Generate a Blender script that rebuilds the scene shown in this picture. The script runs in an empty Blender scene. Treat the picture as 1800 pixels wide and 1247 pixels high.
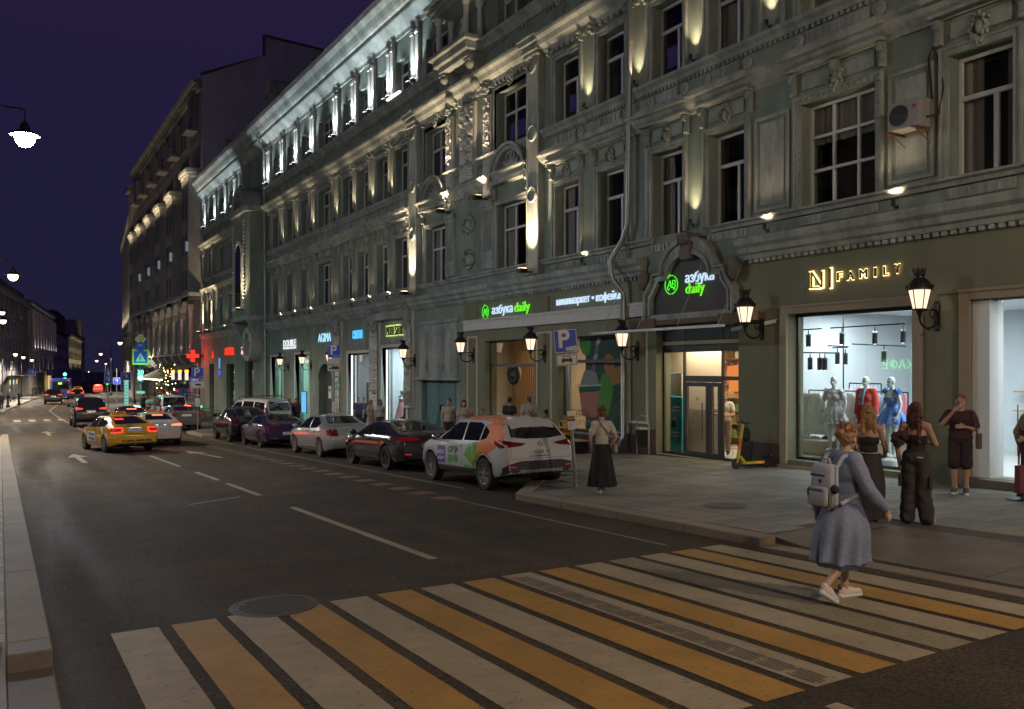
import bpy,bmesh,math,random
from mathutils import Vector,Matrix,noise
from mathutils.bvhtree import BVHTree
S = bpy.context.scene
C = S.collection
R = math.radians
PI = math.pi
random.seed(7)

# ------------------------------------------------------------ camera, sky, exposure
EYE = 2.35                      # height of the lens above the crossing (z = 0)
cam = bpy.data.objects.new('camera',bpy.data.cameras.new('camera'))
C.objects.link(cam)
cam.location = (0,0,EYE)
cam.rotation_euler = (R(90),0,R(-31.1))
cam.data.sensor_width = 36
cam.data.lens = 36 * 1492 / 1800
cam.data.shift_y = 27.5 / 1800
cam.data.clip_start = 0.05
cam.data.clip_end = 3000
S.camera = cam

W = bpy.data.worlds.new('World')
S.world = W
W.use_nodes = True
wn = W.node_tree
bg = wn.nodes['Background']
tc = wn.nodes.new('ShaderNodeTexCoord')
sx = wn.nodes.new('ShaderNodeSeparateXYZ')
cr = wn.nodes.new('ShaderNodeValToRGB')
wn.links.new(tc.outputs['Generated'],sx.inputs[0])
wn.links.new(sx.outputs['Z'],cr.inputs[0])
wn.links.new(cr.outputs[0],bg.inputs[0])
cr.color_ramp.elements[0].position = 0.0
cr.color_ramp.elements[0].color = (0.0135,0.0115,0.034,1)
cr.color_ramp.elements[1].position = 0.55
cr.color_ramp.elements[1].color = (0.0190,0.0100,0.041,1)
e = cr.color_ramp.elements.new(0.22);e.color = (0.0125,0.0105,0.038,1)
bg.inputs[1].default_value = 1.0

S.view_settings.view_transform = 'Standard'
S.view_settings.look = 'None'
S.view_settings.gamma = 1
S.view_settings.exposure = 0.10
S.view_settings.use_curve_mapping = False
S.cycles.use_denoising = True
S.cycles.max_bounces = 6
S.cycles.diffuse_bounces = 3
S.cycles.glossy_bounces = 3
S.cycles.transparent_max_bounces = 12
S.cycles.transmission_bounces = 4
S.cycles.sample_clamp_indirect = 4.0
S.cycles.caustics_reflective = False
S.cycles.caustics_refractive = False

# ------------------------------------------------------------ helpers: objects
def link(o,parent=None):
    C.objects.link(o)
    if parent is not None: o.parent = parent
    return o
def tag(o,label=None,cat=None,group=None,kind=None):
    if label: o['label'] = label
    if cat: o['category'] = cat
    if group: o['group'] = group
    if kind: o['kind'] = kind
    return o
def empty(name,loc=(0,0,0),rz=0,label=None,cat=None,group=None,kind=None,parent=None):
    o = bpy.data.objects.new(name,None)
    o.empty_display_size = 0.2
    o.location = loc;o.rotation_euler = (0,0,rz)
    link(o,parent)
    return tag(o,label,cat,group,kind)
def kids(o): return list(o.children)
def copy_tree(o,loc=None,rz=None,parent=None,label=None,group=None):
    c = o.copy();C.objects.link(c)
    c.parent = parent
    if loc is not None: c.location = loc
    if rz is not None: c.rotation_euler = (0,0,rz)
    if label: c['label'] = label
    if group: c['group'] = group
    for k in kids(o):
        copy_tree(k,parent=c)
    return c
def inst(name,me,parent,loc=(0,0,0),rot=(0,0,0),sc=None,kind=None):
    o = bpy.data.objects.new(name,me)
    o.location = loc;o.rotation_euler = rot
    if sc is not None: o.scale = sc if hasattr(sc,'__len__') else (sc,sc,sc)
    link(o,parent)
    if kind: o['kind'] = kind
    return o

class MB:
    """collects boxes, profiles, tubes and lathes into one mesh"""
    def __init__(s): s.v = [];s.f = [];s.m = [];s.cur = 0
    def add(s,vs,fs):
        b = len(s.v);s.v += [tuple(p) for p in vs]
        s.f += [tuple(i + b for i in f) for f in fs];s.m += [s.cur] * len(fs)
        return s
    def box(s,x0,x1,y0,y1,z0,z1):
        if x0 > x1: x0,x1 = x1,x0
        if y0 > y1: y0,y1 = y1,y0
        if z0 > z1: z0,z1 = z1,z0
        return s.add([(x0,y0,z0),(x1,y0,z0),(x1,y1,z0),(x0,y1,z0),(x0,y0,z1),(x1,y0,z1),(x1,y1,z1),(x0,y1,z1)],
              [(0,3,2,1),(4,5,6,7),(0,1,5,4),(1,2,6,5),(2,3,7,6),(3,0,4,7)])
    def cbox(s,c,d,rz=0,ch=0):
        """box by centre and size, turned about z, with chamfer ch on the vertical edges"""
        hx,hy,hz = d[0]/2,d[1]/2,d[2]/2
        if ch:
            pl = [(-hx+ch,-hy),(hx-ch,-hy),(hx,-hy+ch),(hx,hy-ch),(hx-ch,hy),(-hx+ch,hy),(-hx,hy-ch),(-hx,-hy+ch)]
        else: pl = [(-hx,-hy),(hx,-hy),(hx,hy),(-hx,hy)]
        cz,sz = math.cos(rz),math.sin(rz)
        pl = [(c[0]+x*cz-y*sz,c[1]+x*sz+y*cz) for x,y in pl]
        return s.prism(pl,c[2]-hz,c[2]+hz)
    def prism(s,pl,z0,z1):
        """polygon in xy, extruded in z"""
        n = len(pl)
        return s.add([(x,y,z0) for x,y in pl] + [(x,y,z1) for x,y in pl],
              [tuple(range(n-1,-1,-1)),tuple(range(n,2*n))] + [(i,(i+1)%n,n+(i+1)%n,n+i) for i in range(n)])
    def prof(s,pl,y0,y1):
        """polygon in (x,z), extruded along y"""
        n = len(pl)
        return s.add([(x,y0,z) for x,z in pl] + [(x,y1,z) for x,z in pl],
              [tuple(range(n)),tuple(range(2*n-1,n-1,-1))] + [((i+1)%n,i,n+i,n+(i+1)%n) for i in range(n)])
    def face(s,pl,x0,x1):
        """polygon in (y,z), extruded along x"""
        n = len(pl)
        return s.add([(x0,y,z) for y,z in pl] + [(x1,y,z) for y,z in pl],
              [tuple(range(n)),tuple(range(2*n-1,n-1,-1))] + [((i+1)%n,i,n+i,n+(i+1)%n) for i in range(n)])
    def tube(s,pts,r,n=8,cap=True):
        pts = [Vector(p) for p in pts]
        if not hasattr(r,'__len__'): r = [r]*len(pts)
        b = len(s.v);prev = None
        for i,p in enumerate(pts):
            d = (pts[min(i+1,len(pts)-1)] - pts[max(i-1,0)])
            if d.length < 1e-9: d = Vector((0,0,1))
            d.normalize()
            if prev is None:
                u = d.orthogonal().normalized()
            else:
                u = prev - d*prev.dot(d)
                u = u.normalized() if u.length > 1e-6 else d.orthogonal().normalized()
            prev = u;w = d.cross(u)
            for k in range(n):
                a = 2*PI*k/n
                s.v.append(tuple(p + (u*math.cos(a)+w*math.sin(a))*r[i]))
        for i in range(len(pts)-1):
            for k in range(n):
                s.f.append((b+i*n+k,b+i*n+(k+1)%n,b+(i+1)*n+(k+1)%n,b+(i+1)*n+k));s.m.append(s.cur)
        if cap:
            s.f.append(tuple(b+k for k in range(n-1,-1,-1)));s.m.append(s.cur)
            e = b+(len(pts)-1)*n
            s.f.append(tuple(e+k for k in range(n)));s.m.append(s.cur)
        return s
    def lathe(s,pf,c=(0,0,0),n=16,sy=1.0):
        """profile [(r,z)...] turned about a vertical axis at c"""
        b = len(s.v)
        for r,z in pf:
            for k in range(n):
                a = 2*PI*k/n
                s.v.append((c[0]+r*math.cos(a),c[1]+r*math.sin(a)*sy,c[2]+z))
        for i in range(len(pf)-1):
            for k in range(n):
                s.f.append((b+i*n+k,b+i*n+(k+1)%n,b+(i+1)*n+(k+1)%n,b+(i+1)*n+k));s.m.append(s.cur)
        s.f.append(tuple(b+k for k in range(n-1,-1,-1)));s.m.append(s.cur)
        e = b+(len(pf)-1)*n
        s.f.append(tuple(e+k for k in range(n)));s.m.append(s.cur)
        return s
    def ball(s,c,r,nu=10,nv=7):
        if not hasattr(r,'__len__'): r = (r,r,r)
        b = len(s.v)
        s.v.append((c[0],c[1],c[2]-r[2]))
        for j in range(1,nv):
            t = -PI/2+PI*j/nv
            for k in range(nu):
                a = 2*PI*k/nu
                s.v.append((c[0]+r[0]*math.cos(t)*math.cos(a),c[1]+r[1]*math.cos(t)*math.sin(a),c[2]+r[2]*math.sin(t)))
        s.v.append((c[0],c[1],c[2]+r[2]));t = len(s.v)-1
        fs = []
        for k in range(nu):
            fs.append((b,b+1+(k+1)%nu,b+1+k))
            for j in range(nv-2):
                p = b+1+j*nu
                fs.append((p+k,p+(k+1)%nu,p+nu+(k+1)%nu,p+nu+k))
            p = b+1+(nv-2)*nu
            fs.append((p+k,p+(k+1)%nu,t))
        s.f += fs;s.m += [s.cur]*len(fs)
        return s
    def xf(s,M,start=0):
        for i in range(start,len(s.v)): s.v[i] = tuple(M @ Vector(s.v[i]))
        return s
    def mesh(s,name,mats,smooth=False,bevel=0):
        me = bpy.data.meshes.new(name)
        me.from_pydata(s.v,[],s.f)
        if not isinstance(mats,(list,tuple)): mats = [mats]
        for m in mats: me.materials.append(m)
        if len(mats) > 1: me.polygons.foreach_set('material_index',s.m)
        if bevel:
            bm = bmesh.new();bm.from_mesh(me)
            bmesh.ops.remove_doubles(bm,verts=bm.verts,dist=1e-5)
            es = [e for e in bm.edges if len(e.link_faces)==2 and e.calc_face_angle(0) > 0.5]
            bmesh.ops.bevel(bm,geom=es,offset=bevel,segments=1,affect='EDGES')
            bm.to_mesh(me);bm.free()
        if smooth:
            fix_smooth(me,smooth)
        me.update()
        return me
    def build(s,name,mats,parent=None,loc=(0,0,0),rot=(0,0,0),smooth=False,bevel=0,kind=None,label=None):
        o = bpy.data.objects.new(name,s.mesh(name,mats,smooth,bevel))
        o.location = loc;o.rotation_euler = rot
        link(o,parent)
        if kind: o['kind'] = kind
        if label: o['label'] = label
        return o
def fix_smooth(me,ang=35):
    if ang is True: ang = 35
    bm = bmesh.new();bm.from_mesh(me)
    bmesh.ops.recalc_face_normals(bm,faces=bm.faces)
    for f in bm.faces: f.smooth = True
    for e in bm.edges:
        if len(e.link_faces) == 2:
            e.smooth = e.calc_face_angle(0) < R(ang)
    bm.to_mesh(me);bm.free()

def text_mesh(body,size,depth=0.0,align='CENTER',bold=0.0,space=1.0,shear=0.0):
    cu = bpy.data.curves.new('lettering','FONT')
    cu.body = body;cu.size = size;cu.align_x = align;cu.align_y = 'CENTER'
    cu.extrude = depth;cu.offset = bold;cu.space_character = space;cu.shear = shear
    cu.resolution_u = 3
    o = bpy.data.objects.new('lettering',cu);C.objects.link(o)
    dg = bpy.context.evaluated_depsgraph_get()
    me = bpy.data.meshes.new_from_object(o.evaluated_get(dg))
    bpy.data.objects.remove(o);bpy.data.curves.remove(cu)
    return me
# text facing -x (towards the street from the facade): letter x -> -y world, letter y -> z
def text(name,body,size,m,parent,loc,face='-x',depth=0.01,bold=0.0,space=1.0,align='CENTER',width=None,shear=0.0):
    me = text_mesh(body,size,depth,align,bold,space,shear)
    me.materials.clear();me.materials.append(m)
    o = bpy.data.objects.new(name,me)
    o.location = loc
    rz = {'-x': -90,'-y': 0,'+x': 90,'+y': 180}[face] if isinstance(face,str) else face
    o.rotation_euler = (R(90),0,R(rz))
    if width:
        xs = [v.co.x for v in me.vertices];w = max(xs)-min(xs)
        o.scale = (width/w,1,1)
    link(o,parent)
    return o

# ------------------------------------------------------------ helpers: materials
def lnk(nt,a,b): nt.links.new(a,b)
def mat(name,col,rough=0.6,metal=0.0,var=0.15,scale=3.0,bump=0.0,bscale=40.0,spec=0.5,col2=None,stain=0.0,sscale=0.6,coat=0.0):
    m = bpy.data.materials.new(name);m.use_nodes = True
    nt = m.node_tree;p = nt.nodes['Principled BSDF']
    p.inputs['Roughness'].default_value = rough
    p.inputs['Metallic'].default_value = metal
    p.inputs['Specular IOR Level'].default_value = spec
    if coat: p.inputs['Coat Weight'].default_value = coat;p.inputs['Coat Roughness'].default_value = 0.04
    c2 = col2 or tuple(x*(1-var) for x in col)
    if var or col2:
        t = nt.nodes.new('ShaderNodeTexCoord')
        n = nt.nodes.new('ShaderNodeTexNoise');n.inputs['Scale'].default_value = scale
        n.inputs['Detail'].default_value = 6;n.inputs['Roughness'].default_value = 0.65
        lnk(nt,t.outputs['Object'],n.inputs['Vector'])
        r = nt.nodes.new('ShaderNodeValToRGB')
        r.color_ramp.elements[0].position = 0.3;r.color_ramp.elements[1].position = 0.72
        r.color_ramp.elements[0].color = (*c2,1);r.color_ramp.elements[1].color = (*col,1)
        lnk(nt,n.outputs['Fac'],r.inputs[0])
        out = r.outputs[0]
        if stain:
            n2 = nt.nodes.new('ShaderNodeTexNoise');n2.inputs['Scale'].default_value = sscale
            n2.inputs['Detail'].default_value = 8;n2.inputs['Roughness'].default_value = 0.7
            mp = nt.nodes.new('ShaderNodeMapping');mp.inputs['Scale'].default_value = (1,1,0.35)
            lnk(nt,t.outputs['Object'],mp.inputs[0]);lnk(nt,mp.outputs[0],n2.inputs['Vector'])
            r2 = nt.nodes.new('ShaderNodeValToRGB')
            r2.color_ramp.elements[0].position = 0.42;r2.color_ramp.elements[1].position = 0.62
            r2.color_ramp.elements[0].color = (1-stain,)*3 + (1,);r2.color_ramp.elements[1].color = (1,1,1,1)
            lnk(nt,n2.outputs['Fac'],r2.inputs[0])
            mx = nt.nodes.new('ShaderNodeMix');mx.data_type = 'RGBA';mx.blend_type = 'MULTIPLY'
            mx.inputs[0].default_value = 1
            lnk(nt,out,mx.inputs[6]);lnk(nt,r2.outputs[0],mx.inputs[7]);out = mx.outputs[2]
        lnk(nt,out,p.inputs['Base Color'])
    else:
        p.inputs['Base Color'].default_value = (*col,1)
    if bump:
        t = nt.nodes.new('ShaderNodeTexCoord')
        n = nt.nodes.new('ShaderNodeTexNoise');n.inputs['Scale'].default_value = bscale
        n.inputs['Detail'].default_value = 5
        lnk(nt,t.outputs['Object'],n.inputs['Vector'])
        b = nt.nodes.new('ShaderNodeBump');b.inputs['Strength'].default_value = bump;b.inputs['Distance'].default_value = 0.02
        lnk(nt,n.outputs['Fac'],b.inputs['Height']);lnk(nt,b.outputs[0],p.inputs['Normal'])
    return m
def emis(name,col,s):
    m = bpy.data.materials.new(name);m.use_nodes = True
    nt = m.node_tree;nt.nodes.remove(nt.nodes['Principled BSDF'])
    e = nt.nodes.new('ShaderNodeEmission');e.inputs[0].default_value = (*col,1);e.inputs[1].default_value = s
    lnk(nt,e.outputs[0],nt.nodes['Material Output'].inputs[0])
    return m
def clear_glass(name,tint=(0.93,0.96,0.95),refl=0.9,f0=1.45,rough=0.01):
    """see-through pane with a mirror reflection that grows at grazing angles"""
    m = bpy.data.materials.new(name);m.use_nodes = True
    nt = m.node_tree;nt.nodes.remove(nt.nodes['Principled BSDF'])
    t = nt.nodes.new('ShaderNodeBsdfTransparent');t.inputs[0].default_value = (*tint,1)
    g = nt.nodes.new('ShaderNodeBsdfGlossy');g.inputs['Roughness'].default_value = rough
    g.inputs[0].default_value = (refl,refl,refl,1)
    f = nt.nodes.new('ShaderNodeFresnel');f.inputs[0].default_value = f0
    ge = nt.nodes.new('ShaderNodeNewGeometry');mr = nt.nodes.new('ShaderNodeMapRange')
    mr.inputs[3].default_value = f0;mr.inputs[4].default_value = 1/f0      # the node inverts the index on back faces
    lnk(nt,ge.outputs['Backfacing'],mr.inputs[0]);lnk(nt,mr.outputs[0],f.inputs[0])
    x = nt.nodes.new('ShaderNodeMixShader')
    lnk(nt,f.outputs[0],x.inputs[0]);lnk(nt,t.outputs[0],x.inputs[1]);lnk(nt,g.outputs[0],x.inputs[2])
    lnk(nt,x.outputs[0],nt.nodes['Material Output'].inputs[0])
    return m
def lamp_spot(parent,loc,target,w,col,ang=60,blend=0.6,r=0.03):
    d = bpy.data.lights.new('spot','SPOT');d.energy = w;d.color = col
    d.spot_size = R(ang);d.spot_blend = blend;d.shadow_soft_size = r
    o = bpy.data.objects.new('spot_light',d);o.location = loc
    o.rotation_euler = (Vector(target)-Vector(loc)).to_track_quat('-Z','Y').to_euler()
    return link(o,parent)
def lamp_point(parent,loc,w,col,r=0.1):
    d = bpy.data.lights.new('point','POINT');d.energy = w;d.color = col;d.shadow_soft_size = r
    o = bpy.data.objects.new('point_light',d);o.location = loc
    return link(o,parent)
def lamp_area(parent,loc,rot,sx_,sy_,w,col):
    d = bpy.data.lights.new('area','AREA');d.energy = w;d.color = col
    d.shape = 'RECTANGLE';d.size = sx_;d.size_y = sy_
    o = bpy.data.objects.new('area_light',d);o.location = loc;o.rotation_euler = rot
    return link(o,parent)

def foot(px,py,zf):
    """where the sight line through a pixel meets the ground zf(x, y): x, y, depth"""
    a,b = ray(px);t = 8.0
    for _ in range(60): t = .5*t+.5*F_*(EYE-zf(a*t,b*t))/(py-HY_)
    return a*t,b*t,t
# ------------------------------------------------------------ the fall of the street
_Y = [-80,-15,0,8.3,38.7,77.6,110,200,400,700]
_D = [0.9,1.85,2.12,2.37,3.30,3.95,4.15,4.6,5.2,6]
def road_z(y):
    """road level: falls away from the crossing, then flattens"""
    s = 0
    for dy in (-3,-1.5,0,1.5,3):
        t = min(max(y+dy,_Y[0]),_Y[-1]-1e-6)
        i = max(k for k in range(len(_Y)-1) if _Y[k] <= t)
        a = (t-_Y[i])/(_Y[i+1]-_Y[i])
        s += EYE - (_D[i]+a*(_D[i+1]-_D[i]))
    return s/5
def bend(y): return 0.085*(y-96) if y > 96 else 0
def kerb_x(y):
    """right-hand kerb line with its parking bays"""
    pts = [(-80,8.7),(14.3,8.7),(17.2,11.15),(43,11.15),(45,8.75),(49,8.75),(51.5,11.15),(74,11.15),(76,8.75),(96,8.75),(700,8.75)]
    for (a,xa),(b,xb) in zip(pts,pts[1:]):
        if a <= y <= b: return xa+(xb-xa)*(y-a)/(b-a) + bend(y)
def pav_z(x,y):
    """right-hand pavement level, with the dropped kerb at the crossing"""
    k = min(max((y-8)/10,0),1)
    z = road_z(y) + 0.13 + 0.013*max(0,x-8.7)*k
    drop = 1-min(max((y-7.55)/0.75,0),1)
    if y < 0: drop *= 1-min(max((-0.5-y)/0.7,0),1)
    ramp = 1-min(max((x-8.7)/2.1,0),1)
    return z - 0.115*drop*ramp
F_,CX_,HY_ = 1492.0,900.0,651.0
_A = R(31.1)
def ray(px):
    u = (px-CX_)/F_
    return math.sin(_A)+u*math.cos(_A),math.cos(_A)-u*math.sin(_A)
DF = 16.3                      # the facade plane
def fy(px,d=DF):              # where a sight line meets the facade
    a,b = ray(px);return d*b/a
def fz(px,py,d=DF):
    a,b = ray(px);return EYE+(HY_-py)/F_*d/a
# ------------------------------------------------------------ materials
M = {}
def asphalt_mat():
    """aggregate speckle, darker polished wheel tracks, oil spots, tar seams"""
    m = mat('asphalt',(0.088,0.063,0.040),0.72,var=0.30,scale=1.1,bump=0.9,bscale=95,stain=0.3,sscale=0.5)
    nt = m.node_tree;p = nt.nodes['Principled BSDF'];src = p.inputs['Base Color'].links[0].from_socket
    t = nt.nodes.new('ShaderNodeTexCoord')
    def mul(src,vec,tex,lo,hi,c0,c1):
        r = nt.nodes.new('ShaderNodeValToRGB');r.color_ramp.elements[0].position = lo;r.color_ramp.elements[1].position = hi
        r.color_ramp.elements[0].color = (c0,c0,c0,1);r.color_ramp.elements[1].color = (c1,c1,c1,1);lnk(nt,tex,r.inputs[0])
        x = nt.nodes.new('ShaderNodeMix');x.data_type = 'RGBA';x.blend_type = 'MULTIPLY';x.inputs[0].default_value = 1
        lnk(nt,src,x.inputs[6]);lnk(nt,r.outputs[0],x.inputs[7]);return x.outputs[2]
    n = nt.nodes.new('ShaderNodeTexNoise');n.inputs['Scale'].default_value = 38;n.inputs['Detail'].default_value = 3;lnk(nt,t.outputs['Object'],n.inputs['Vector'])
    src = mul(src,None,n.outputs['Fac'],.36,.66,.50,1.55)
    v = nt.nodes.new('ShaderNodeTexVoronoi');v.inputs['Scale'].default_value = 70;lnk(nt,t.outputs['Object'],v.inputs['Vector'])
    src = mul(src,None,v.outputs['Distance'],.05,.16,1.6,1.0)
    mp = nt.nodes.new('ShaderNodeMapping');mp.inputs['Scale'].default_value = (1.1,.045,1);lnk(nt,t.outputs['Object'],mp.inputs[0])
    n2 = nt.nodes.new('ShaderNodeTexNoise');n2.inputs['Scale'].default_value = 1.3;n2.inputs['Detail'].default_value = 3;lnk(nt,mp.outputs[0],n2.inputs['Vector'])
    src = mul(src,None,n2.outputs['Fac'],.40,.62,.70,1.12)
    v2 = nt.nodes.new('ShaderNodeTexVoronoi');v2.inputs['Scale'].default_value = .42;v2.feature = 'DISTANCE_TO_EDGE'
    n3 = nt.nodes.new('ShaderNodeTexNoise');n3.inputs['Scale'].default_value = .9;n3.inputs['Detail'].default_value = 6;lnk(nt,t.outputs['Object'],n3.inputs['Vector'])
    ad = nt.nodes.new('ShaderNodeVectorMath');ad.operation = 'MULTIPLY_ADD';lnk(nt,n3.outputs['Color'],ad.inputs[0]);ad.inputs[1].default_value = (1.6,1.6,0);lnk(nt,t.outputs['Object'],ad.inputs[2]);lnk(nt,ad.outputs[0],v2.inputs['Vector'])
    src = mul(src,None,v2.outputs['Distance'],.0025,.009,.72,1.0)
    lnk(nt,src,p.inputs['Base Color'])
    rr = nt.nodes.new('ShaderNodeMapRange');rr.inputs[1].default_value = .35;rr.inputs[2].default_value = .65;rr.inputs[3].default_value = .66;rr.inputs[4].default_value = .92;p.inputs['Specular IOR Level'].default_value = .25
    lnk(nt,n2.outputs['Fac'],rr.inputs[0]);lnk(nt,rr.outputs[0],p.inputs['Roughness'])
    return m
M['asphalt'] = asphalt_mat()
M['ground'] = mat('ground',(0.07,0.065,0.06),0.9,var=0.2)
def paint_mat(name,col,wear=0.395):
    m = mat(name,col,0.7,var=0.2,scale=5,bump=0.25,bscale=90,stain=0.2,sscale=1.2)
    nt = m.node_tree;p = nt.nodes['Principled BSDF']
    src = p.inputs['Base Color'].links[0].from_socket
    t = nt.nodes.new('ShaderNodeTexCoord')
    n = nt.nodes.new('ShaderNodeTexNoise');n.inputs['Scale'].default_value = 16;n.inputs['Detail'].default_value = 9
    n.inputs['Roughness'].default_value = 0.8
    lnk(nt,t.outputs['Object'],n.inputs['Vector'])
    r = nt.nodes.new('ShaderNodeValToRGB');r.color_ramp.elements[0].position = wear-0.03;r.color_ramp.elements[1].position = wear+0.03
    lnk(nt,n.outputs['Fac'],r.inputs[0])
    mx = nt.nodes.new('ShaderNodeMix');mx.data_type = 'RGBA'
    lnk(nt,r.outputs[0],mx.inputs[0]);mx.inputs[6].default_value = (0.08,0.07,0.06,1)
    lnk(nt,src,mx.inputs[7]);lnk(nt,mx.outputs[2],p.inputs['Base Color'])
    return m
M['paint_white'] = paint_mat('white_road_paint',(0.350,0.278,0.175))
M['paint_yellow'] = paint_mat('yellow_road_paint',(0.385,0.205,0.036))
M['paint_worn'] = paint_mat('worn_yellow_road_paint',(0.26,0.21,0.125),0.42)
M['paint_faint'] = paint_mat('faint_road_paint',(0.20,0.17,0.13),0.46)
M['paint_red'] = paint_mat('red_road_paint',(0.20,0.105,0.065),0.40)
M['granite'] = mat('granite',(0.265,0.21,0.145),0.75,var=0.3,scale=30,bump=0.2,bscale=150,stain=0.2)
M['granite_dark'] = mat('dark_granite',(0.15,0.125,0.10),0.7,var=0.25,scale=20,bump=0.2,bscale=150)
M['paver'] = [mat('paver_%s' % n,c,0.66,var=0.22,scale=14,bump=0.25,bscale=110,stain=0.25,sscale=1.5) for n,c in
              (('grey',(0.215,0.200,0.172)),('warm',(0.255,0.222,0.175)),('dark',(0.172,0.160,0.142)))]
M['joint'] = mat('paving_joint',(0.07,0.065,0.06),0.9,var=0.2)
M['wall'] = mat('sage_green_plaster',(0.245,0.295,0.25),0.88,var=0.12,scale=1.5,bump=0.15,bscale=60,stain=0.34,sscale=0.8)
M['wall_low'] = mat('olive_plaster',(0.195,0.20,0.132),0.85,var=0.12,scale=1.5,bump=0.12,bscale=60,stain=0.15,sscale=0.8)
M['trim'] = mat('pale_stucco',(0.375,0.405,0.375),0.85,var=0.14,scale=4,bump=0.3,bscale=45,stain=0.42,sscale=1.3)
M['trim_white'] = mat('white_stucco',(0.55,0.54,0.50),0.85,var=0.12,scale=4,bump=0.1,bscale=50)
M['plinth'] = mat('dark_red_granite',(0.075,0.05,0.045),0.35,var=0.4,scale=25,bump=0.05)
M['sash'] = mat('white_window_frame',(0.55,0.55,0.53),0.5,var=0.08)
M['pane'] = mat('dark_window_pane',(0.018,0.017,0.022),0.04,var=0.3,scale=0.8,spec=0.8)
M['pane_clear'] = clear_glass('upper_window_glass',(.88,.88,.88),.75,1.5,.02)
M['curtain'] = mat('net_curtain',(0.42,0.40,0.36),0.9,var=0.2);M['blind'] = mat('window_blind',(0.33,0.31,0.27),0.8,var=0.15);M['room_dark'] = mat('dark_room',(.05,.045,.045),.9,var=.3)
M['iron'] = mat('black_cast_iron',(0.022,0.02,0.02),0.45,metal=0.3,var=0.2,bump=0.1)
M['metal_grey'] = mat('grey_metal',(0.16,0.165,0.17),0.45,metal=0.5,var=0.15)
M['galv'] = mat('galvanised_steel',(0.33,0.34,0.34),0.42,metal=0.7,var=0.2,scale=6)
M['roof'] = mat('roof_sheet',(0.12,0.11,0.11),0.5,metal=0.3,var=0.2)
M['alu_dark'] = mat('dark_aluminium',(0.075,0.07,0.062),0.4,metal=0.4,var=0.1)
M['beige'] = mat('beige_stone',(0.30,0.25,0.175),0.7,var=0.15,scale=6,bump=0.1)
M['teal'] = mat('teal_door_paint',(0.055,0.155,0.165),0.55,var=0.2,scale=4)
M['brown_board'] = mat('dark_brown_board',(0.045,0.032,0.027),0.6,var=0.2)
M['glass'] = clear_glass('shop_glass')
M['rubber'] = mat('tyre_rubber',(0.018,0.017,0.016),0.75,var=0.25,scale=20)
M['black'] = mat('black_plastic',(0.017,0.016,0.017),0.5,var=0.15)
M['chrome'] = mat('chrome',(0.6,0.6,0.6),0.12,metal=1.0,var=0)
M['white_plain'] = mat('white_enamel',(0.62,0.62,0.60),0.45,var=0.06)
M['blue_sign'] = mat('blue_sign_face',(0.018,0.065,0.46),0.5,var=0.06)
M['yellow_sign'] = mat('yellow_green_sign',(0.50,0.58,0.05),0.45,var=0.06)
M['bulb_warm'] = emis('warm_bulb',(1.0,0.72,0.40),14)
M['bulb_cool'] = emis('cool_bulb',(0.80,0.92,1.0),16)
M['lantern_glow'] = emis('lantern_glow',(1.0,0.72,0.48),1.5)
M['red_glow'] = emis('red_tail_glow',(1.0,0.05,0.03),1.8)
M['red_glow_hot'] = emis('red_brake_glow',(1.0,0.15,0.06),3.0)

# ------------------------------------------------------------ ground, road, pavements
def steps(a,b,n): return [a+(b-a)*i/n for i in range(n+1)]
YS = sorted(set([round(v,3) for v in steps(-60,-4,14)+steps(-4,20,48)+steps(20,110,90)+steps(110,420,62)+[7.55,8.3,14.3,17.2,43,45,49,51.5,74,76,96]]))
def strip(name,xa,xb,zf,m,kind='structure',nx=1,ys=YS,parent=None):
    b = MB()
    for y in ys:
        a,c = xa(y),xb(y)
        for i in range(nx+1):
            x = a+(c-a)*i/nx
            b.v.append((x,y,zf(x,y)))
    n = nx+1
    for j in range(len(ys)-1):
        for i in range(nx):
            b.f.append((j*n+i,j*n+i+1,(j+1)*n+i+1,(j+1)*n+i));b.m.append(0)
    return b.build(name,m,parent,kind=kind,smooth=60)
strip('ground',lambda y: -160,lambda y: 220,lambda x,y: road_z(y)-0.35,M['ground'])
def left_x(y): return 0.36 + bend(y)
road = strip('road',lambda y: left_x(y)-0.1,lambda y: kerb_x(y)+0.25,lambda x,y: road_z(y),M['asphalt'],nx=2)
# cross street going off to the left between the two blocks
MB().add([(-60,52,road_z(52)-0.012),(0.6,52,road_z(52)-0.012),(0.6,92,road_z(92)-0.012),(-60,92,road_z(92)-0.012)],[(0,1,2,3)]).build('side_street',M['asphalt'],kind='structure')
strip('pavement',lambda y: kerb_x(y)+0.30,lambda y: DF+0.5+bend(y),lambda x,y: pav_z(x,y)-0.012,M['joint'],nx=8)
def lpav(y): return road_z(y) + (0.15 if y > 7.95 else 0.02)
strip('left_pavement',lambda y: -14,lambda y: left_x(y)-0.32,lambda x,y: lpav(y)-0.008,M['paver'][1],
      ys=[v for v in YS if -40 <= v <= 7.96]+[7.96,8.0]+[v for v in YS if 8 < v <= 50])
strip('far_left_pavement',lambda y: -14,lambda y: left_x(y)-0.05,lambda x,y: road_z(y)+0.13,M['paver'][0],ys=[v for v in YS if v >= 92])

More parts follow.
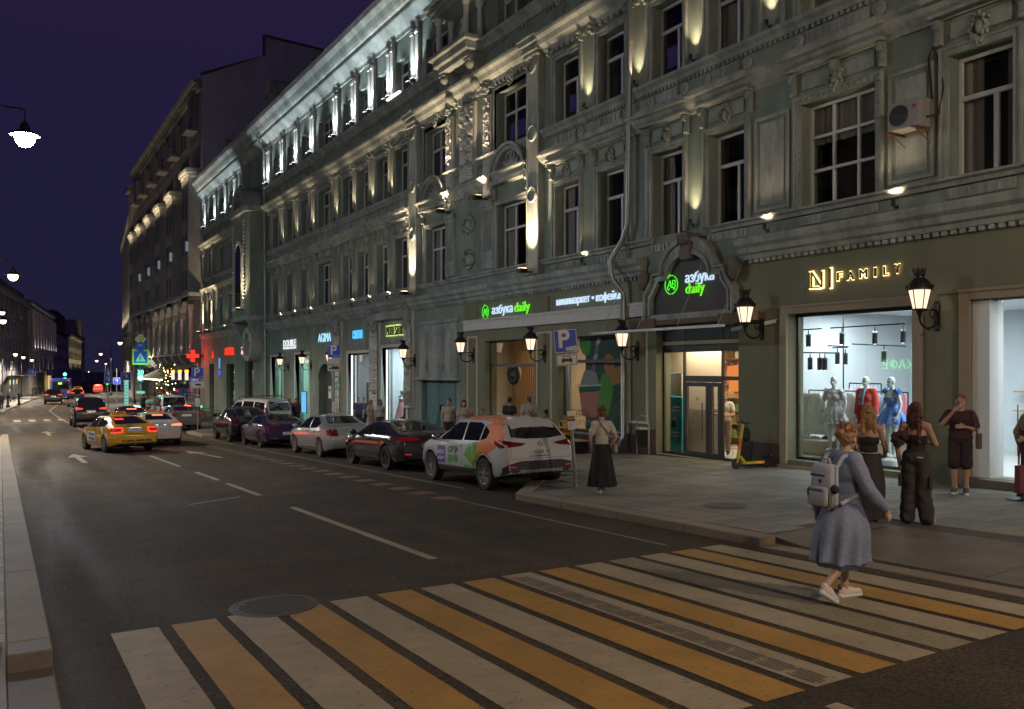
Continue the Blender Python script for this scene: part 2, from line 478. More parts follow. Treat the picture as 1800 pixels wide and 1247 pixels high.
# kerb stones, each its own piece
def kerb_piece(name,pa,pb,wdt,side,top,h,m,parent):
    """a stone from pa to pb (x,y); side +1 lies to the right of the line"""
    (xa,ya),(xb,yb) = pa,pb
    dx,dy = xb-xa,yb-ya;L = math.hypot(dx,dy)
    nx,ny = dy/L*side,-dx/L*side
    g = 0.006
    ux,uy = dx/L*g,dy/L*g
    q = [(xa+ux,ya+uy),(xb-ux,yb-uy),(xb-ux+nx*wdt,yb-uy+ny*wdt),(xa+ux+nx*wdt,ya+uy+ny*wdt)]
    zs = [top(*p) for p in q]
    b = MB().add([(x,y,z-h) for (x,y),z in zip(q,zs)]+[(x,y,z) for (x,y),z in zip(q,zs)],
           [(0,3,2,1),(4,5,6,7),(0,1,5,4),(1,2,6,5),(2,3,7,6),(3,0,4,7)])
    return b.build(name,m,parent,bevel=0.012)
rk = empty('kerb',(0,0,0),kind='structure')
y = -6.0
brk = [-6,8.0,9.5,11.1,12.7,14.3,15.75,17.2]
ys_ = [-6+2*i for i in range(7)]+brk[1:]+[17.2+2.15*i for i in range(1,13)]+[45,47,49,51.5]+[53.5+2.1*i for i in range(0,10)]+[74.5,76]+[76+4*i for i in range(1,20)]
ys_ = sorted(set(round(v,2) for v in ys_))
for a,b_ in zip(ys_,ys_[1:]):
    low = b_ <= 8.01
    kerb_piece('kerb_stone',(kerb_x(a),a),(kerb_x(b_),b_),0.31,1,
               (lambda x,y: road_z(y)+0.012) if low else (lambda x,y: pav_z(max(x,8.7),max(y,8.35))),0.35,M['granite'],rk)
lk = empty('kerb',(0,0,0),kind='structure')
ly = [8.0,11.3,15.6,19.7,24,28,32,36,40,44,48,52]
for a,b_ in zip(ly,ly[1:]):
    kerb_piece('kerb_stone',(0.36,a),(0.36,b_),0.32,-1,lambda x,y: road_z(y)+0.15,0.34,M['granite'],lk)
kerb_piece('kerb_stone',(0.36,7.6),(0.36,8.0),0.32,-1,lambda x,y: road_z(y)+0.15,0.34,M['granite_dark'],lk)
for a in (-8,-4,0,3.8):
    kerb_piece('kerb_stone',(0.36,a),(0.36,a+3.8),0.32,-1,lambda x,y: road_z(y)+0.015,0.34,M['granite_dark'],lk)
kerb_piece('kerb_stone',(0.02,7.9),(-3.6,7.9),0.3,1,lambda x,y: road_z(y)+0.15,0.34,M['granite_dark'],lk)
for a in range(92,200,6):
    kerb_piece('kerb_stone',(left_x(a),a),(left_x(a+6),a+6),0.3,-1,lambda x,y: road_z(y)+0.14,0.34,M['granite'],lk)

# paving stones of the right-hand pavement: near rows singly, the rest joined
pv = empty('pavement_slabs',(0,0,0),kind='structure')
slab_me = []
for k in range(3):
    b = MB().box(-0.395,0.395,-0.195,0.195,-0.04,0.0)
    slab_me.append(b.mesh('slab',M['paver'][k],bevel=0.006))
rest = MB();cand = []
for i in range(0,10):
    x0 = 8.7+0.34+0.8*i+0.4
    for j in range(-16,110):
        yy = j*0.4 + (0.2 if i % 2 else 0)
        if x0+0.4 > DF-0.02 or x0-0.4 < kerb_x(yy)+0.3 or x0-0.4 < kerb_x(yy-0.2)+0.3 or x0-0.4 < kerb_x(yy+.2)+0.3: continue
        if yy < 8.3 and x0 < 10.95+0.4: continue
        cand.append((math.hypot(x0,yy),x0,yy))
cand.sort()
vis = [c for c in cand if 0.2 < math.atan2(c[1],c[2]) < 1.12 and c[2] > 3]
single = set((c[1],c[2]) for c in vis[:290])
for d,x0,yy in cand:
    z = pav_z(x0,yy)+random.uniform(-0.003,0.003)
    sl = (pav_z(x0,yy+0.2)-pav_z(x0,yy-0.2))/0.4
    sc_ = (pav_z(x0+.4,yy)-pav_z(x0-.4,yy))/0.8
    if (x0,yy) in single:
        inst('slab',random.choice(slab_me),pv,(x0,yy,z),(math.atan(sl),-math.atan(sc_),random.uniform(-.004,.004)))
    else:
        rest.cur = random.randrange(3)
        n0 = len(rest.v)
        rest.box(x0-.395,x0+.395,yy-.195,yy+.195,z-.03,z)
        for q in range(n0,len(rest.v)):
            vx,vy,vz = rest.v[q];rest.v[q] = (vx,vy,vz+(vy-yy)*sl+(vx-x0)*sc_)
rest.build('slab',M['paver'],pv,kind='stuff')
# smooth concrete apron of the dropped kerb
M['ramp'] = mat('ramp_slab',(0.19,0.158,0.122),0.75,var=0.35,scale=3,bump=0.2,stain=0.3)
fl = MB()
for i in range(6):
    for j in range(3):
        n = len(fl.v);fl.v += [(x,y,pav_z(x,y)+.005) for x,y in [(9.02+.318*i,7.59+.175*j),(9.02+.318*(i+1),7.59+.175*j),(9.02+.318*(i+1),7.59+.175*(j+1)),(9.02+.318*i,7.59+.175*(j+1))]]
        fl.f.append((n,n+1,n+2,n+3));fl.m.append(0)
for j in range(3):
    q = [(9.02,7.59+.175*j),(9.02,7.59+.175*(j+1))];fl.add([(x,y,pav_z(x,y)+.005) for x,y in q]+[(x,y,pav_z(x,y)-.2) for x,y in q],[(0,2,3,1)])
fl.build('ramp_flare',M['granite_dark'],pv)
for (xa,xb,ya,yb) in [(9.02,10.93,5.2,7.58),(9.02,10.93,2.75,5.19),(9.02,10.93,0.3,2.74),(9.02,10.93,-2,0.29)]:
    q = [(xa,ya),(xb,ya),(xb,yb),(xa,yb)]
    MB().add([(x+0.006*(1 if x == xa else -1),y+0.006*(1 if y == ya else -1),pav_z(x,y)+0.004) for x,y in q]+[(x,y,pav_z(x,y)-0.1) for x,y in q],
           [(0,1,2,3),(0,4,5,1),(1,5,6,2),(2,6,7,3),(3,7,4,0)]).build('ramp_slab',M['ramp'],pv)
# pavers of the near left pavement
lp = empty('left_pavement_slabs',(0,0,0),kind='structure')
ls = MB().box(-0.195,0.195,-0.145,0.145,-0.03,0).mesh('slab',M['paver'][1],bevel=0.006)
ls2 = MB().box(-0.195,0.195,-0.145,0.145,-0.03,0).mesh('slab',M['beige'],bevel=0.006)
for i in range(3):
    for j in range(60):
        yy = 8.2+0.3*j+(0.15 if i % 2 else 0)
        inst('slab',ls if (i+j) % 3 else ls2,lp,(-0.16-0.4*i,yy,lpav(yy)+random.uniform(0,.003)),(math.atan(-0.03),0,0))

# ------------------------------------------------------------ road markings
def flat(b,q,dz=0.005):
    """a painted patch: quad given as (x,y) corners, laid on the road"""
    n = len(b.v)
    b.v += [(x,y,road_z(y)+dz) for x,y in q];b.f.append(tuple(range(n,n+len(q))));b.m.append(b.cur)
def quad_strip(b,x0,x1,y0,y1,n=6,dz=0.005,sk=0.0):
    for i in range(n):
        a = y0+(y1-y0)*i/n;c = y0+(y1-y0)*(i+1)/n
        flat(b,[(x0+sk*(a-y0),a),(x1+sk*(a-y0),a),(x1+sk*(c-y0),c),(x0+sk*(c-y0),c)],dz)
def jag(b,a):
    """uneven painted edge"""
    for i,(x,y,z) in enumerate(b.v):
        q = noise.noise(Vector((x*3,y*7,1.3)));b.v[i] = (x+a*q*1.6+random.uniform(-a,a)*.25,y+a*q,z)
zb = empty('pedestrian_crossing',(0,0,0),kind='structure')
nst = 15
for k in range(nst):
    x0 = 0.85+0.51*k
    m = M['paint_worn'] if k == 11 else (M['paint_yellow'] if k % 2 else M['paint_white'])
    b = MB()
    quad_strip(b,x0,x0+0.40,4.02,8.40+random.uniform(-.02,.02),40)
    jag(b,.003);b.build('stripe',m,zb)
# black tyre-groove lines worn into the ninth stripe
b = MB()
x0 = 0.85+0.51*8
for i in range(5):
    for s_ in range(14):
        ya = 4.05+0.3*s_+random.uniform(0,.06);xx = x0+0.05+0.042*i
        flat(b,[(xx,ya),(xx+.018,ya),(xx+.018,ya+.26),(xx,ya+.26)],0.009)
b.build('wear_groove',mat('dark_groove',(0.09,0.085,0.075),0.8,var=0.3),zb)
lm = empty('lane_markings',(0,0,0),kind='structure')
for (x0,ya,yb) in [(4.68,9.8,15.95),(4.68,18.3,21.3),(4.68,22.3,25.2),(4.65,27.5,33.5),(4.65,42,47)]:
    b = MB();quad_strip(b,x0,x0+0.13,ya,yb,5);b.build('lane_dash',M['paint_white'],lm)
b = MB();quad_strip(b,4.68,4.81,-6,4.0-.25,8);b.build('lane_dash',M['paint_white'],lm)
b = MB();quad_strip(b,7.72,7.80,8.8,15.2,6);b.build('edge_line',M['paint_faint'],lm)
b = MB();quad_strip(b,8.75,8.86,16.6,44,20);b.build('edge_line',M['paint_faint'],lm)
for k in range(22):
    ya = 15.1+1.1*k
    b = MB();quad_strip(b,7.45,7.93,ya,ya+0.55,1);b.build('bay_mark',M['paint_red'],lm)
b = MB();quad_strip(b,4.15,4.27,55,96,20,sk=0.0)
for i in range(16):
    a,c = 96+7*i,96+7*(i+1)
    flat(b,[(4.15+bend(a),a),(4.27+bend(a),a),(4.27+bend(c),c),(4.15+bend(c),c)])
b.build('centre_line',M['paint_white'],lm)
b = MB();flat(b,[(0.5,70.5),(8.2,70.5),(8.2,70.8),(0.5,70.8)]);b.build('stop_line',M['paint_white'],lm)
for k in range(8):
    b = MB();flat(b,[(0.9+k*1.0,73.5),(1.35+k*1.0,73.5),(1.35+k*1.0,77.3),(0.9+k*1.0,77.3)]);b.build('far_stripe',M['paint_white'],lm)
def arrow(x,y,L,turn=0.0):
    b = MB()
    flat(b,[(x-.09,y),(x+.09,y),(x+.09+turn*.5,y+L*.62),(x-.09+turn*.5,y+L*.62)])
    tx = x+turn*.5
    flat(b,[(tx-.34,y+L*.60),(tx+.34,y+L*.60),(tx+turn*.4,y+L)])
    b.build('lane_arrow',M['paint_white'],lm)
arrow(2.42,31.4,5.4);arrow(2.3,52,5);arrow(6.6,30.5,5.0,-0.35)
# patched repair seam across the lane
b = MB();flat(b,[(3.2,17.55),(4.35,18.25),(4.35,18.4),(3.2,17.7)],0.004);b.build('repair_seam',M['paint_faint'],lm)

# manholes
M['manhole_iron'] = mat('worn_cast_iron',(.085,.072,.058),.6,metal=.2,var=.35,scale=15,bump=.2)
def manhole(x,y,r,zf,label):
    o = empty('manhole_cover',(x,y,zf),label=label,cat='manhole')
    b = MB().lathe([(r*1.18,0),(r*1.18,0.006),(r*1.04,0.008),(r*1.03,0.003)],n=36);b.build('ring',M['manhole_iron'],o,smooth=40)
    b = MB().lathe([(r,0),(r,0.008),(r*.93,0.010),(r*.92,.006),(0.001,.006)],n=36)
    for i in range(-7,8):
        hw = math.sqrt(max(0,(r*.88)**2-(i*r*.12)**2))
        b.box(-hw,hw,i*r*.12-r*.03,i*r*.12+r*.03,.006,.011)
    b.build('lid',M['manhole_iron'],o)
    o.rotation_euler = (math.atan(-0.03),0,0.5)
manhole(2.36,8.55,0.37,road_z(8.55)+0.007,'round iron manhole cover in the road at the edge of the crossing')
manhole(10.5,10.45,0.30,pav_z(10.5,10.45)+0.006,'round iron manhole cover set in the pavement slabs')
# ------------------------------------------------------------ the long ornate building on the right
# heights are measured from the lens and lifted by EYE
def zz(r): return EYE + r
B1 = empty('ornate_building',(DF,30,0),label='long sage green building with ornate stucco cornices and floodlit upper storeys above the shops',cat='building')
B1.location = (0,0,0)
Y0,Y1 = -8.0,60.7            # main front; the wing with the bay goes on to 83
YW = 83.0
# bays: centre, width of opening
BAYS = [(2.6,1.25),(6.0,1.25),(9.4,1.25),(12.7,2.0),(16.12,1.28),(18.42,1.28),(21.0,1.3),(23.4,1.36),(27.0,2.15),(33.35,2.1),
        (37.1,1.4),(39.45,1.4),(42.05,1.45),(44.35,1.5),(48.2,2.3),(52.0,1.4),(55.1,1.4),(58.4,1.5)]
WBAYS = [(68.6,1.3),(71.6,1.3),(75.2,1.3),(79.6,1.6)]
FL = [(3.85,6.27),(8.40,10.56),(12.95,14.75)]     # sill and head per storey
SHOPS = []                                              # ground-floor openings y0,y1,z0,z1 (absolute z)
def so(pxa,pxb,zt,zb): SHOPS.append((fy(pxb),fy(pxa),zb,zt));return SHOPS[-1]
O_nf = so(1385,1607,fz(1385,553),fz(1385,808))                 # boutique window
O_nd = (4.6,fy(1708),pav_z(16,8)+0.15,fz(1722,527));SHOPS.append(O_nd)  # boutique entrance
O_md = so(1153,1298,fz(1153,575),pav_z(16,17.7)+0.02)         # minimarket door
O_mp = so(981,1097,fz(981,594),fz(981,755))                    # window with poster
O_mw = so(852,940,fz(852,600),fz(852,762))                     # window with wooden slats
O_tg = so(741,803,fz(741,668),pav_z(16,33)-0.1)               # teal gate
O_ms = so(672,716,fz(672,612),pav_z(16,37)+0.1)
O_sv = so(612,652,fz(612,622),pav_z(16,43)+0.1)
O_ar = so(560,583,fz(560,640),pav_z(16,48)-0.1)
O_d2 = so(519,544,fz(519,624),pav_z(16,53)+0.1)
O_d1 = so(477,498,fz(477,628),pav_z(16,57)+0.3)
WALLTOP = 15.95
def wall_blocks(b,y0,y1,z0,z1,ops,x0=DF,x1=DF+0.55):
    """solid wall from y0..y1, z0..z1 with rectangular openings left out"""
    zs = sorted(set([z0,z1]+[v for o in ops for v in (o[2],o[3]) if z0 < v < z1]))
    for a,c in zip(zs,zs[1:]):
        mid = (a+c)/2
        cut = sorted([(max(o[0],y0),min(o[1],y1)) for o in ops if o[2] < mid < o[3] and o[1] > y0 and o[0] < y1])
        p = y0
        for q0,q1 in cut:
            if q0 > p+1e-4: b.box(x0,x1,p,q0,a,c)
            p = max(p,q1)
        if p < y1-1e-4: b.box(x0,x1,p,y1,a,c)
def ops_for(bays): return [(c-w/2,c+w/2,zz(z0),zz(z1)) for c,w in bays for z0,z1 in FL]
# upper walls
b = MB();wall_blocks(b,Y0,Y1,zz(3.0),zz(WALLTOP),ops_for(BAYS));b.build('wall',M['wall'],B1)
b = MB();wall_blocks(b,Y1,YW,zz(3.0),zz(WALLTOP),ops_for(WBAYS));b.build('wall',M['wall'],B1)
# ground-floor walls by colour of the tenant: olive up to the gate, grey stucco beyond
yA,yB = fy(728+2),fy(815)
b = MB();wall_blocks(b,Y0,yB,-1.2,zz(3.0),SHOPS);b.build('ground_floor_wall',M['wall_low'],B1)
b = MB();wall_blocks(b,yB,Y1,-2.4,zz(3.0),SHOPS);b.build('ground_floor_wall',M['wall'],B1)
WO = [(fy(376),fy(368),-2,fz(372,640)),(fy(412),fy(398),-2,fz(405,640)),(fy(445),fy(430),-2,fz(437,628))]
b = MB();wall_blocks(b,Y1,YW,-2.6,zz(3.0),WO);b.build('ground_floor_wall',M['wall'],B1)
for o in WO:
    MB().box(DF+.3,DF+.34,o[0],o[1],o[2],o[3]).build('dim_shop_window',M['pane'],B1)
# back and sides so that it stands as a solid block
b = MB();b.box(DF+14,DF+14.4,Y0,YW,-3,zz(WALLTOP));b.box(DF+.55,DF+14,YW-.4,YW,-3,zz(WALLTOP));b.box(DF+.55,DF+14,Y0,Y0+.4,-3,zz(WALLTOP))
b.build('rear_wall',M['wall'],B1)
# floors inside the upper storeys (stop light passing through)
b = MB();b.box(DF+.55,DF+14,Y0+.4,YW-.4,zz(2.62),zz(2.95));b.build('floor_slab',M['trim'],B1)

# --- cornices along the front, extruded
def corn(name,pl,y0,y1,m='trim'):
    """profile in (projection from the wall, height from the lens)"""
    return MB().prof([(DF-p,zz(z)) for p,z in pl],y0,y1).build(name,M[m],B1)
def corn_runs(name,pl,runs,m='trim'):
    for y0,y1 in runs: corn(name,pl,y0,y1,m)
yp0,yp1 = 15.55,19.35        # the arched door hood breaks the lower cornice
low = [(-.05,2.80),(.10,2.80),(.14,2.90),(.22,2.94),(.26,3.06),(.36,3.14),(.40,3.26),(.40,3.30),(-.05,3.36)]
corn_runs('lower_cornice',low,[(Y0,yp0),(yp1,fy(718)),(fy(718)+.02,Y1)])
corn('lower_cornice',low,Y1+1.2,YW)
sillc = [(-.05,3.66),(.10,3.66),(.13,3.74),(.20,3.78),(.20,3.83),(-.05,3.86)]
corn_runs('sill_course',sillc,[(Y0,16.6),(19.0,Y1)]);corn('sill_course',sillc,66.4,YW)
mid = [(-.05,7.02),(.08,7.02),(.10,7.14),(.22,7.24),(.27,7.36),(.38,7.42),(.38,7.48),(-.05,7.54)]
corn_runs('middle_cornice',mid,[(Y0,24.8),(25.65,34.9),(35.8,Y1)]);corn('middle_cornice',mid,66.4,YW)
sill3 = [(-.05,8.10),(.08,8.10),(.11,8.20),(.20,8.27),(.22,8.35),(-.05,8.38)]
corn_runs('sill_course',sill3,[(Y0,24.8),(25.65,34.9),(35.8,Y1)]);corn('sill_course',sill3,66.4,YW)
up = [(-.05,11.02),(.08,11.02),(.12,11.16),(.30,11.26),(.36,11.42),(.50,11.50),(.52,11.60),(-.05,11.70)]
corn_runs('upper_cornice',up,[(Y0,24.8),(25.65,34.9),(35.8,Y1)]);corn('upper_cornice',up,66.4,YW)
sill4 = [(-.05,12.55),(.12,12.55),(.16,12.68),(.34,12.80),(.36,12.90),(-.05,12.94)]
corn('sill_course',sill4,Y0,26.6);corn('sill_course',sill4,26.6,33.6);corn('sill_course',sill4,33.6,Y1);corn('sill_course',sill4,66.4,YW)
# frieze under the roof and the deep cove
cove = [(-.05,15.75),(.05,15.75),(.07,15.95),(.20,16.10),(.48,16.36),(.52,16.42),(.54,16.62),(.62,16.66),(.70,16.78),(.82,17.05),(1.02,17.28),(1.06,17.45),(1.06,17.50),(-.6,17.62),(-.6,15.95),(-.05,15.95)]
for a,c in [(Y0,28.2),(28.2,41),(41,60.7),(60.7,YW)]:
    corn('eaves_cove',cove,a,c,'trim')
b = MB().prof([(DF-1.10,zz(17.50)),(DF-1.08,zz(17.56)),(DF+7,zz(19.6)),(DF+14.5,zz(17.4)),(DF+14.5,zz(17.3))],Y0-.1,YW+.1);b.build('roof',M['roof'],B1)
# dentils: small blocks under the cornices, joined
for nm,z0,z1,pr,ya,yb,st in (('dentil',2.70,2.79,.10,Y0,yp0,.19),('dentil',2.70,2.79,.10,yp1,Y1,.19),('dentil',10.88,11.00,.13,Y0,Y1,.30),('dentil',12.42,12.53,.10,Y0,Y1,.22),('dentil',8.0,8.09,.08,Y0,Y1,.16)):
    b = MB();y = ya
    while y < yb-st:
        if not (z0 > 5 and (24.7 < y < 25.7 or 34.8 < y < 35.9)): b.box(DF-pr,DF+.02,y,y+st*.55,zz(z0),zz(z1))
        y += st
    b.build(nm,M['trim'],B1,kind='stuff')
# --- leafy relief ornament: petals and beads, several seeds
def ornament(seed,w,h,n=16,d=0.07):
    rnd = random.Random(seed);b = MB()
    b.ball((0,0,0),(d*1.3,w*.20,h*.24),8,6)
    for i in range(n):
        a = PI*(i+.5)/n*1.0
        for s_ in (1,-1):
            rr = rnd.uniform(.55,1.0)
            y,z = s_*math.sin(a)*w*.5*rr,-math.cos(a)*h*.5*rr
            b.ball((-rnd.uniform(0,d*.5),y,z),(d*rnd.uniform(.5,1.0),w*rnd.uniform(.05,.11),h*rnd.uniform(.05,.10)),6,4)
    return b.mesh('ornament',M['trim'],smooth=60)
CART = [ornament(i,.42,.62) for i in range(3)]
CAPI = [ornament(i+9,.50,.55,12) for i in range(2)]
# scrolled bracket (console)
b = MB();b.prof([(0,0),(-.10,.02),(-.12,.10),(-.07,.20),(-.08,.30),(-.17,.36),(-.20,.44),(-.20,.50),(0,.50)],-.075,.075)
b.ball((-.10,0,.06),(.06,.085,.06),8,5);b.ball((-.15,0,.40),(.075,.085,.075),8,5)
BRK = b.mesh('bracket',M['trim'],smooth=45)
b = MB().lathe([(.17,0),(.17,.03),(.13,.05),(.10,.03),(.06,.03),(.05,.06),(.001,.07)],n=18);b.xf(Matrix.Rotation(R(-90),4,'Y'))
ROS = b.mesh('rosette',M['trim'],smooth=35)

# --- windows: timber frame > panes
def window_mesh(w,h,kind):
    """bars of one window, origin bottom centre of the opening, set back in the reveal"""
    t = .075;b = MB();x0,x1 = .30,.37;panes = []
    b.box(x0,x1,-w/2,w/2,0,t);b.box(x0,x1,-w/2,w/2,h-t,h)
    b.box(x0,x1,-w/2,-w/2+t,t,h-t);b.box(x0,x1,w/2-t,w/2,t,h-t)
    if kind == 'T':                       # transom with a mullion below
        zt = h*.66;ym = -w*.10
        b.box(x0-.01,x1,-w/2+t,w/2-t,zt-.05,zt+.05);b.box(x0-.005,x1,ym-.05,ym+.05,t,zt-.05)
        panes = [(-w/2+t,w/2-t,zt+.05,h-t),(-w/2+t,ym-.05,t,zt-.05),(ym+.05,w/2-t,t,zt-.05)]
    elif kind == 'G':                     # three by three lights
        ys = [-w/2+t,-w/6-.035,-w/6+.035,w/6-.035,w/6+.035,w/2-t];zs = [t,h*.36-.035,h*.36+.035,h*.69-.035,h*.69+.035,h-t]
        b.box(x0-.006,x1,ys[1],ys[2],t,h-t);b.box(x0-.006,x1,ys[3],ys[4],t,h-t)
        for q in (1,3): b.box(x0-.012,x1,-w/2+t,w/2-t,zs[q],zs[q+1])
        panes = [(ys[2*i],ys[2*i+1],zs[2*j],zs[2*j+1]) for i in range(3) for j in range(3)]
    elif kind == 'X':                     # cross
        zt = h*.62
        b.box(x0-.01,x1,-w/2+t,w/2-t,zt-.045,zt+.045);b.box(x0-.005,x1,w*.1-.045,w*.1+.045,t,zt-.045);b.box(x0-.005,x1,w*.1-.045,w*.1+.045,zt+.045,h-t)
        panes = [(-w/2+t,w*.1-.045,t,zt-.045),(w*.1+.045,w/2-t,t,zt-.045),(-w/2+t,w*.1-.045,zt+.045,h-t),(w*.1+.045,w/2-t,zt+.045,h-t)]
    return b.mesh('window',M['sash'],bevel=.006),panes
CURT = {}
WRND = random.Random(11)
def dress_window(wo,w,h):
    """something behind the glass: dark room, curtains or a blind, differing from window to window"""
    k = WRND.choice('nnccbcdn');key = (round(w,2),round(h,2),k)
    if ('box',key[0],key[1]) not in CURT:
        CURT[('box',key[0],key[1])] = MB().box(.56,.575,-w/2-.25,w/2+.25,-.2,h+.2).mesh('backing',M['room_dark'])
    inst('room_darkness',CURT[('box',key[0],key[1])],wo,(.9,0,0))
    if k == 'n': return
    if key not in CURT:
        b = MB()
        def drape(y0,y1,z0,z1,x=.46):
            n = max(4,int((y1-y0)/.06))
            for i in range(n+1):
                yy = y0+(y1-y0)*i/n;xx = x+.025*math.sin(i*2.1)+.01*math.sin(i*5)
                b.v += [(xx,yy,z0),(xx,yy,z1)]
            o = len(b.v)-2*(n+1)
            for i in range(n): b.f.append((o+2*i,o+2*i+2,o+2*i+3,o+2*i+1));b.m.append(0)
        if k == 'c': drape(-w/2,-w/2+w*.28,.02,h);drape(w/2-w*.34,w/2,.02,h)
        elif k == 'd': drape(-w/2,w/2,.02,h*.64)
        else: drape(-w/2,w/2,h*.62,h,.42)
        CURT[key] = b.mesh('curtain',M['blind'] if k == 'b' else M['curtain'],smooth=60)
    inst('curtain',CURT[key],wo)
WCACHE = {}
PCACHE = {}
def pane_mesh(w,h):
    k = (round(w,3),round(h,3))
    if k not in PCACHE:
        PCACHE[k] = MB().box(-.006,.006,-w/2,w/2,0,h).mesh('pane',M['pane_clear'])
    return PCACHE[k]
def put_window(y,z0,w,h,kind,parent,x=DF,curtain=None):
    k = (round(w,2),round(h,2),kind)
    if k not in WCACHE: WCACHE[k] = window_mesh(w,h,kind)
    me,panes = WCACHE[k]
    wo = inst('window',me,parent,(x,y,z0))
    for (a,c,p,q) in panes:
        inst('pane',pane_mesh(c-a,q-p),wo,(.345,(a+c)/2,p))
    dress_window(wo,w,h)
    return wo
def surround(w,h,head=.34):
    """moulded architrave round an opening"""
    t = .19;b = MB()
    for s_ in (-1,1):
        ya,yb = sorted((s_*(w/2+.01),s_*(w/2+t)))
        b.box(-.06,.02,ya,yb,0,h+t);ya,yb = sorted((s_*(w/2+t-.06),s_*(w/2+t)))
        b.box(-.10,-.06,ya,yb,0,h+t)
    b.box(-.06,.02,-w/2-.008,w/2+.008,h+.01,h+t);b.box(-.10,-.06,-w/2-t+.06,w/2+t-.06,h+t-.06,h+t)
    return b.mesh('surround',M['trim'])
SURC = {}
def put_surround(y,z0,w,h,parent,x=DF):
    k = (round(w,2),round(h,2))
    if k not in SURC: SURC[k] = surround(w,h)
    return inst('window_surround',SURC[k],parent,(x,y,z0))
kinds2 = ['T','T','T','G'] + ['T']*4 + ['X','X'] + ['T']*4 + ['X','T','T','T']
HW = {}
for i,(c,w) in enumerate(BAYS):
    big = w > 1.9
    for f,(z0,z1) in enumerate(FL):
        k = kinds2[i] if f == 0 else ('X' if big else 'T')
        put_window(c,zz(z0),w,z1-z0,k,B1)
        if f < 2: put_surround(c,zz(z0),w,z1-z0,B1)
    # head panel, brackets and cartouche of the first floor; little hood with beads
    if i not in (8,9):
        for s_ in (-1,1): inst('bracket',BRK,B1,(DF-.02,c+s_*(w/2+.20),zz(6.52)))
        inst('cartouche',CART[i % 3],B1,(DF-.06,c,zz(6.66)))
        if big: inst('bracket',BRK,B1,(DF-.02,c+.001,zz(6.52)))
        inst('lintel_panel',(HW.get(w) or HW.setdefault(w,MB().box(-.035,.02,-w/2+.02,w/2-.02,0,.34).mesh('panel',M['trim'],bevel=.01))),B1,(DF,c,zz(6.60)))
        b = MB();b.box(DF-.30,DF-.0,c-w/2-.32,c+w/2+.32,zz(7.05),zz(7.13));b.box(DF-.44,DF,c-w/2-.40,c+w/2+.40,zz(7.34),zz(7.515))
        b.build('window_hood',M['trim'],B1,bevel=.02)
        for s_ in (-1,1): inst('bracket',BRK,B1,(DF-.03,c+s_*(w/2+.22),zz(10.72)),sc=(1.2,.8,.62))
        # apron with two rosettes and flutes under the second-floor sill
        for s_ in (-1,1): inst('rosette',ROS,B1,(DF-.01,c+s_*(w/2+.08),zz(7.82)))
        b = MB();b.box(DF-.045,DF+.02,c-w/2+.16,c+w/2-.16,zz(7.68),zz(7.97))
        nf = int((w-.4)/.17)
        for q in range(nf):
            yy = c-w/2+.22+q*(w-.44)/max(1,nf-1);b.box(DF-.07,DF-.045,yy-.03,yy+.03,zz(7.72),zz(7.93))
        b.build('apron_panel',M['trim'],B1)
        # fluted apron under the first-floor sill
        b = MB();b.box(DF-.05,DF+.02,c-w/2-.05,c+w/2+.05,zz(3.42),zz(3.63))
        nf = max(4,int((w)/.16))
        for q in range(nf):
            yy = c-w/2+.06+q*(w-.12)/(nf-1);b.box(DF-.085,DF-.05,yy-.025,yy+.025,zz(3.45),zz(3.60))
        b.build('apron_panel',M['trim'],B1)
    # ornament row of the frieze above the upper cornice
    inst('cartouche',CART[(i+1) % 3],B1,(DF-.03,c,zz(12.08)),sc=(1,.8,.7))
for c,w in WBAYS:
    for f,(z0,z1) in enumerate(FL):
        put_window(c,zz(z0),w,z1-z0,'T',B1)
        if f < 2: put_surround(c,zz(z0),w,z1-z0,B1)
    inst('cartouche',CART[0],B1,(DF-.06,c,zz(6.62)))
    for s_ in (-1,1): inst('bracket',BRK,B1,(DF-.02,c+s_*(w/2+.20),zz(6.52)))
# greek-key frame of the broad window and the blind panels either side of it
def blind_panel(y0,y1,z0,z1):
    b = MB();t = .07
    b.box(DF-.05,DF+.02,y0,y0+t,z0,z1);b.box(DF-.05,DF+.02,y1-t,y1,z0,z1);b.box(DF-.05,DF+.02,y0+t,y1-t,z0,z0+t);b.box(DF-.05,DF+.02,y0+t,y1-t,z1-t,z1)
    b.box(DF-.02,DF+.02,y0+t+.1,y1-t-.1,z0+t+.1,z1-t-.1)
    b.build('blind_panel',M['trim'],B1,bevel=.008)
blind_panel(14.05,15.15,zz(3.95),zz(6.3));blind_panel(10.35,11.4,zz(3.95),zz(6.3));blind_panel(7.0,8.4,zz(3.95),zz(6.3))
b = MB()
for k in range(15):
    for s_ in (-1,1): b.box(DF-.085,DF-.05,12.7+s_*1.09-.05,12.7+s_*1.09+.05,zz(3.95)+k*.165,zz(3.95)+k*.165+.10)
for k in range(13): b.box(DF-.085,DF-.05,11.72+k*.163,11.82+k*.163,zz(6.32),zz(6.42))
b.build('key_pattern_frame',M['trim'],B1,kind='stuff')
# --- plain strips between the windows of the second floor (the lit ones) and narrow mouldings beside them
STRIPS = [11.05,14.6,17.27,19.68,22.2,38.25,40.75,43.2,46.1,50.3,53.55,56.75]
for y in STRIPS:
    for z0,z1 in ((8.40,11.0),(3.88,6.9)):
        if y in (11.05,14.6) and z0 < 5: continue
        b = MB()
        for s_ in (-1,1): b.box(DF-.07,DF+.02,y+s_*.36-.045,y+s_*.36+.045,zz(z0),zz(z1))
        b.build('strip_moulding',M['trim'],B1)
        if z0 > 5: inst('capital',CAPI[0],B1,(DF-.05,y,zz(10.98)),sc=(.8,.9,.3))
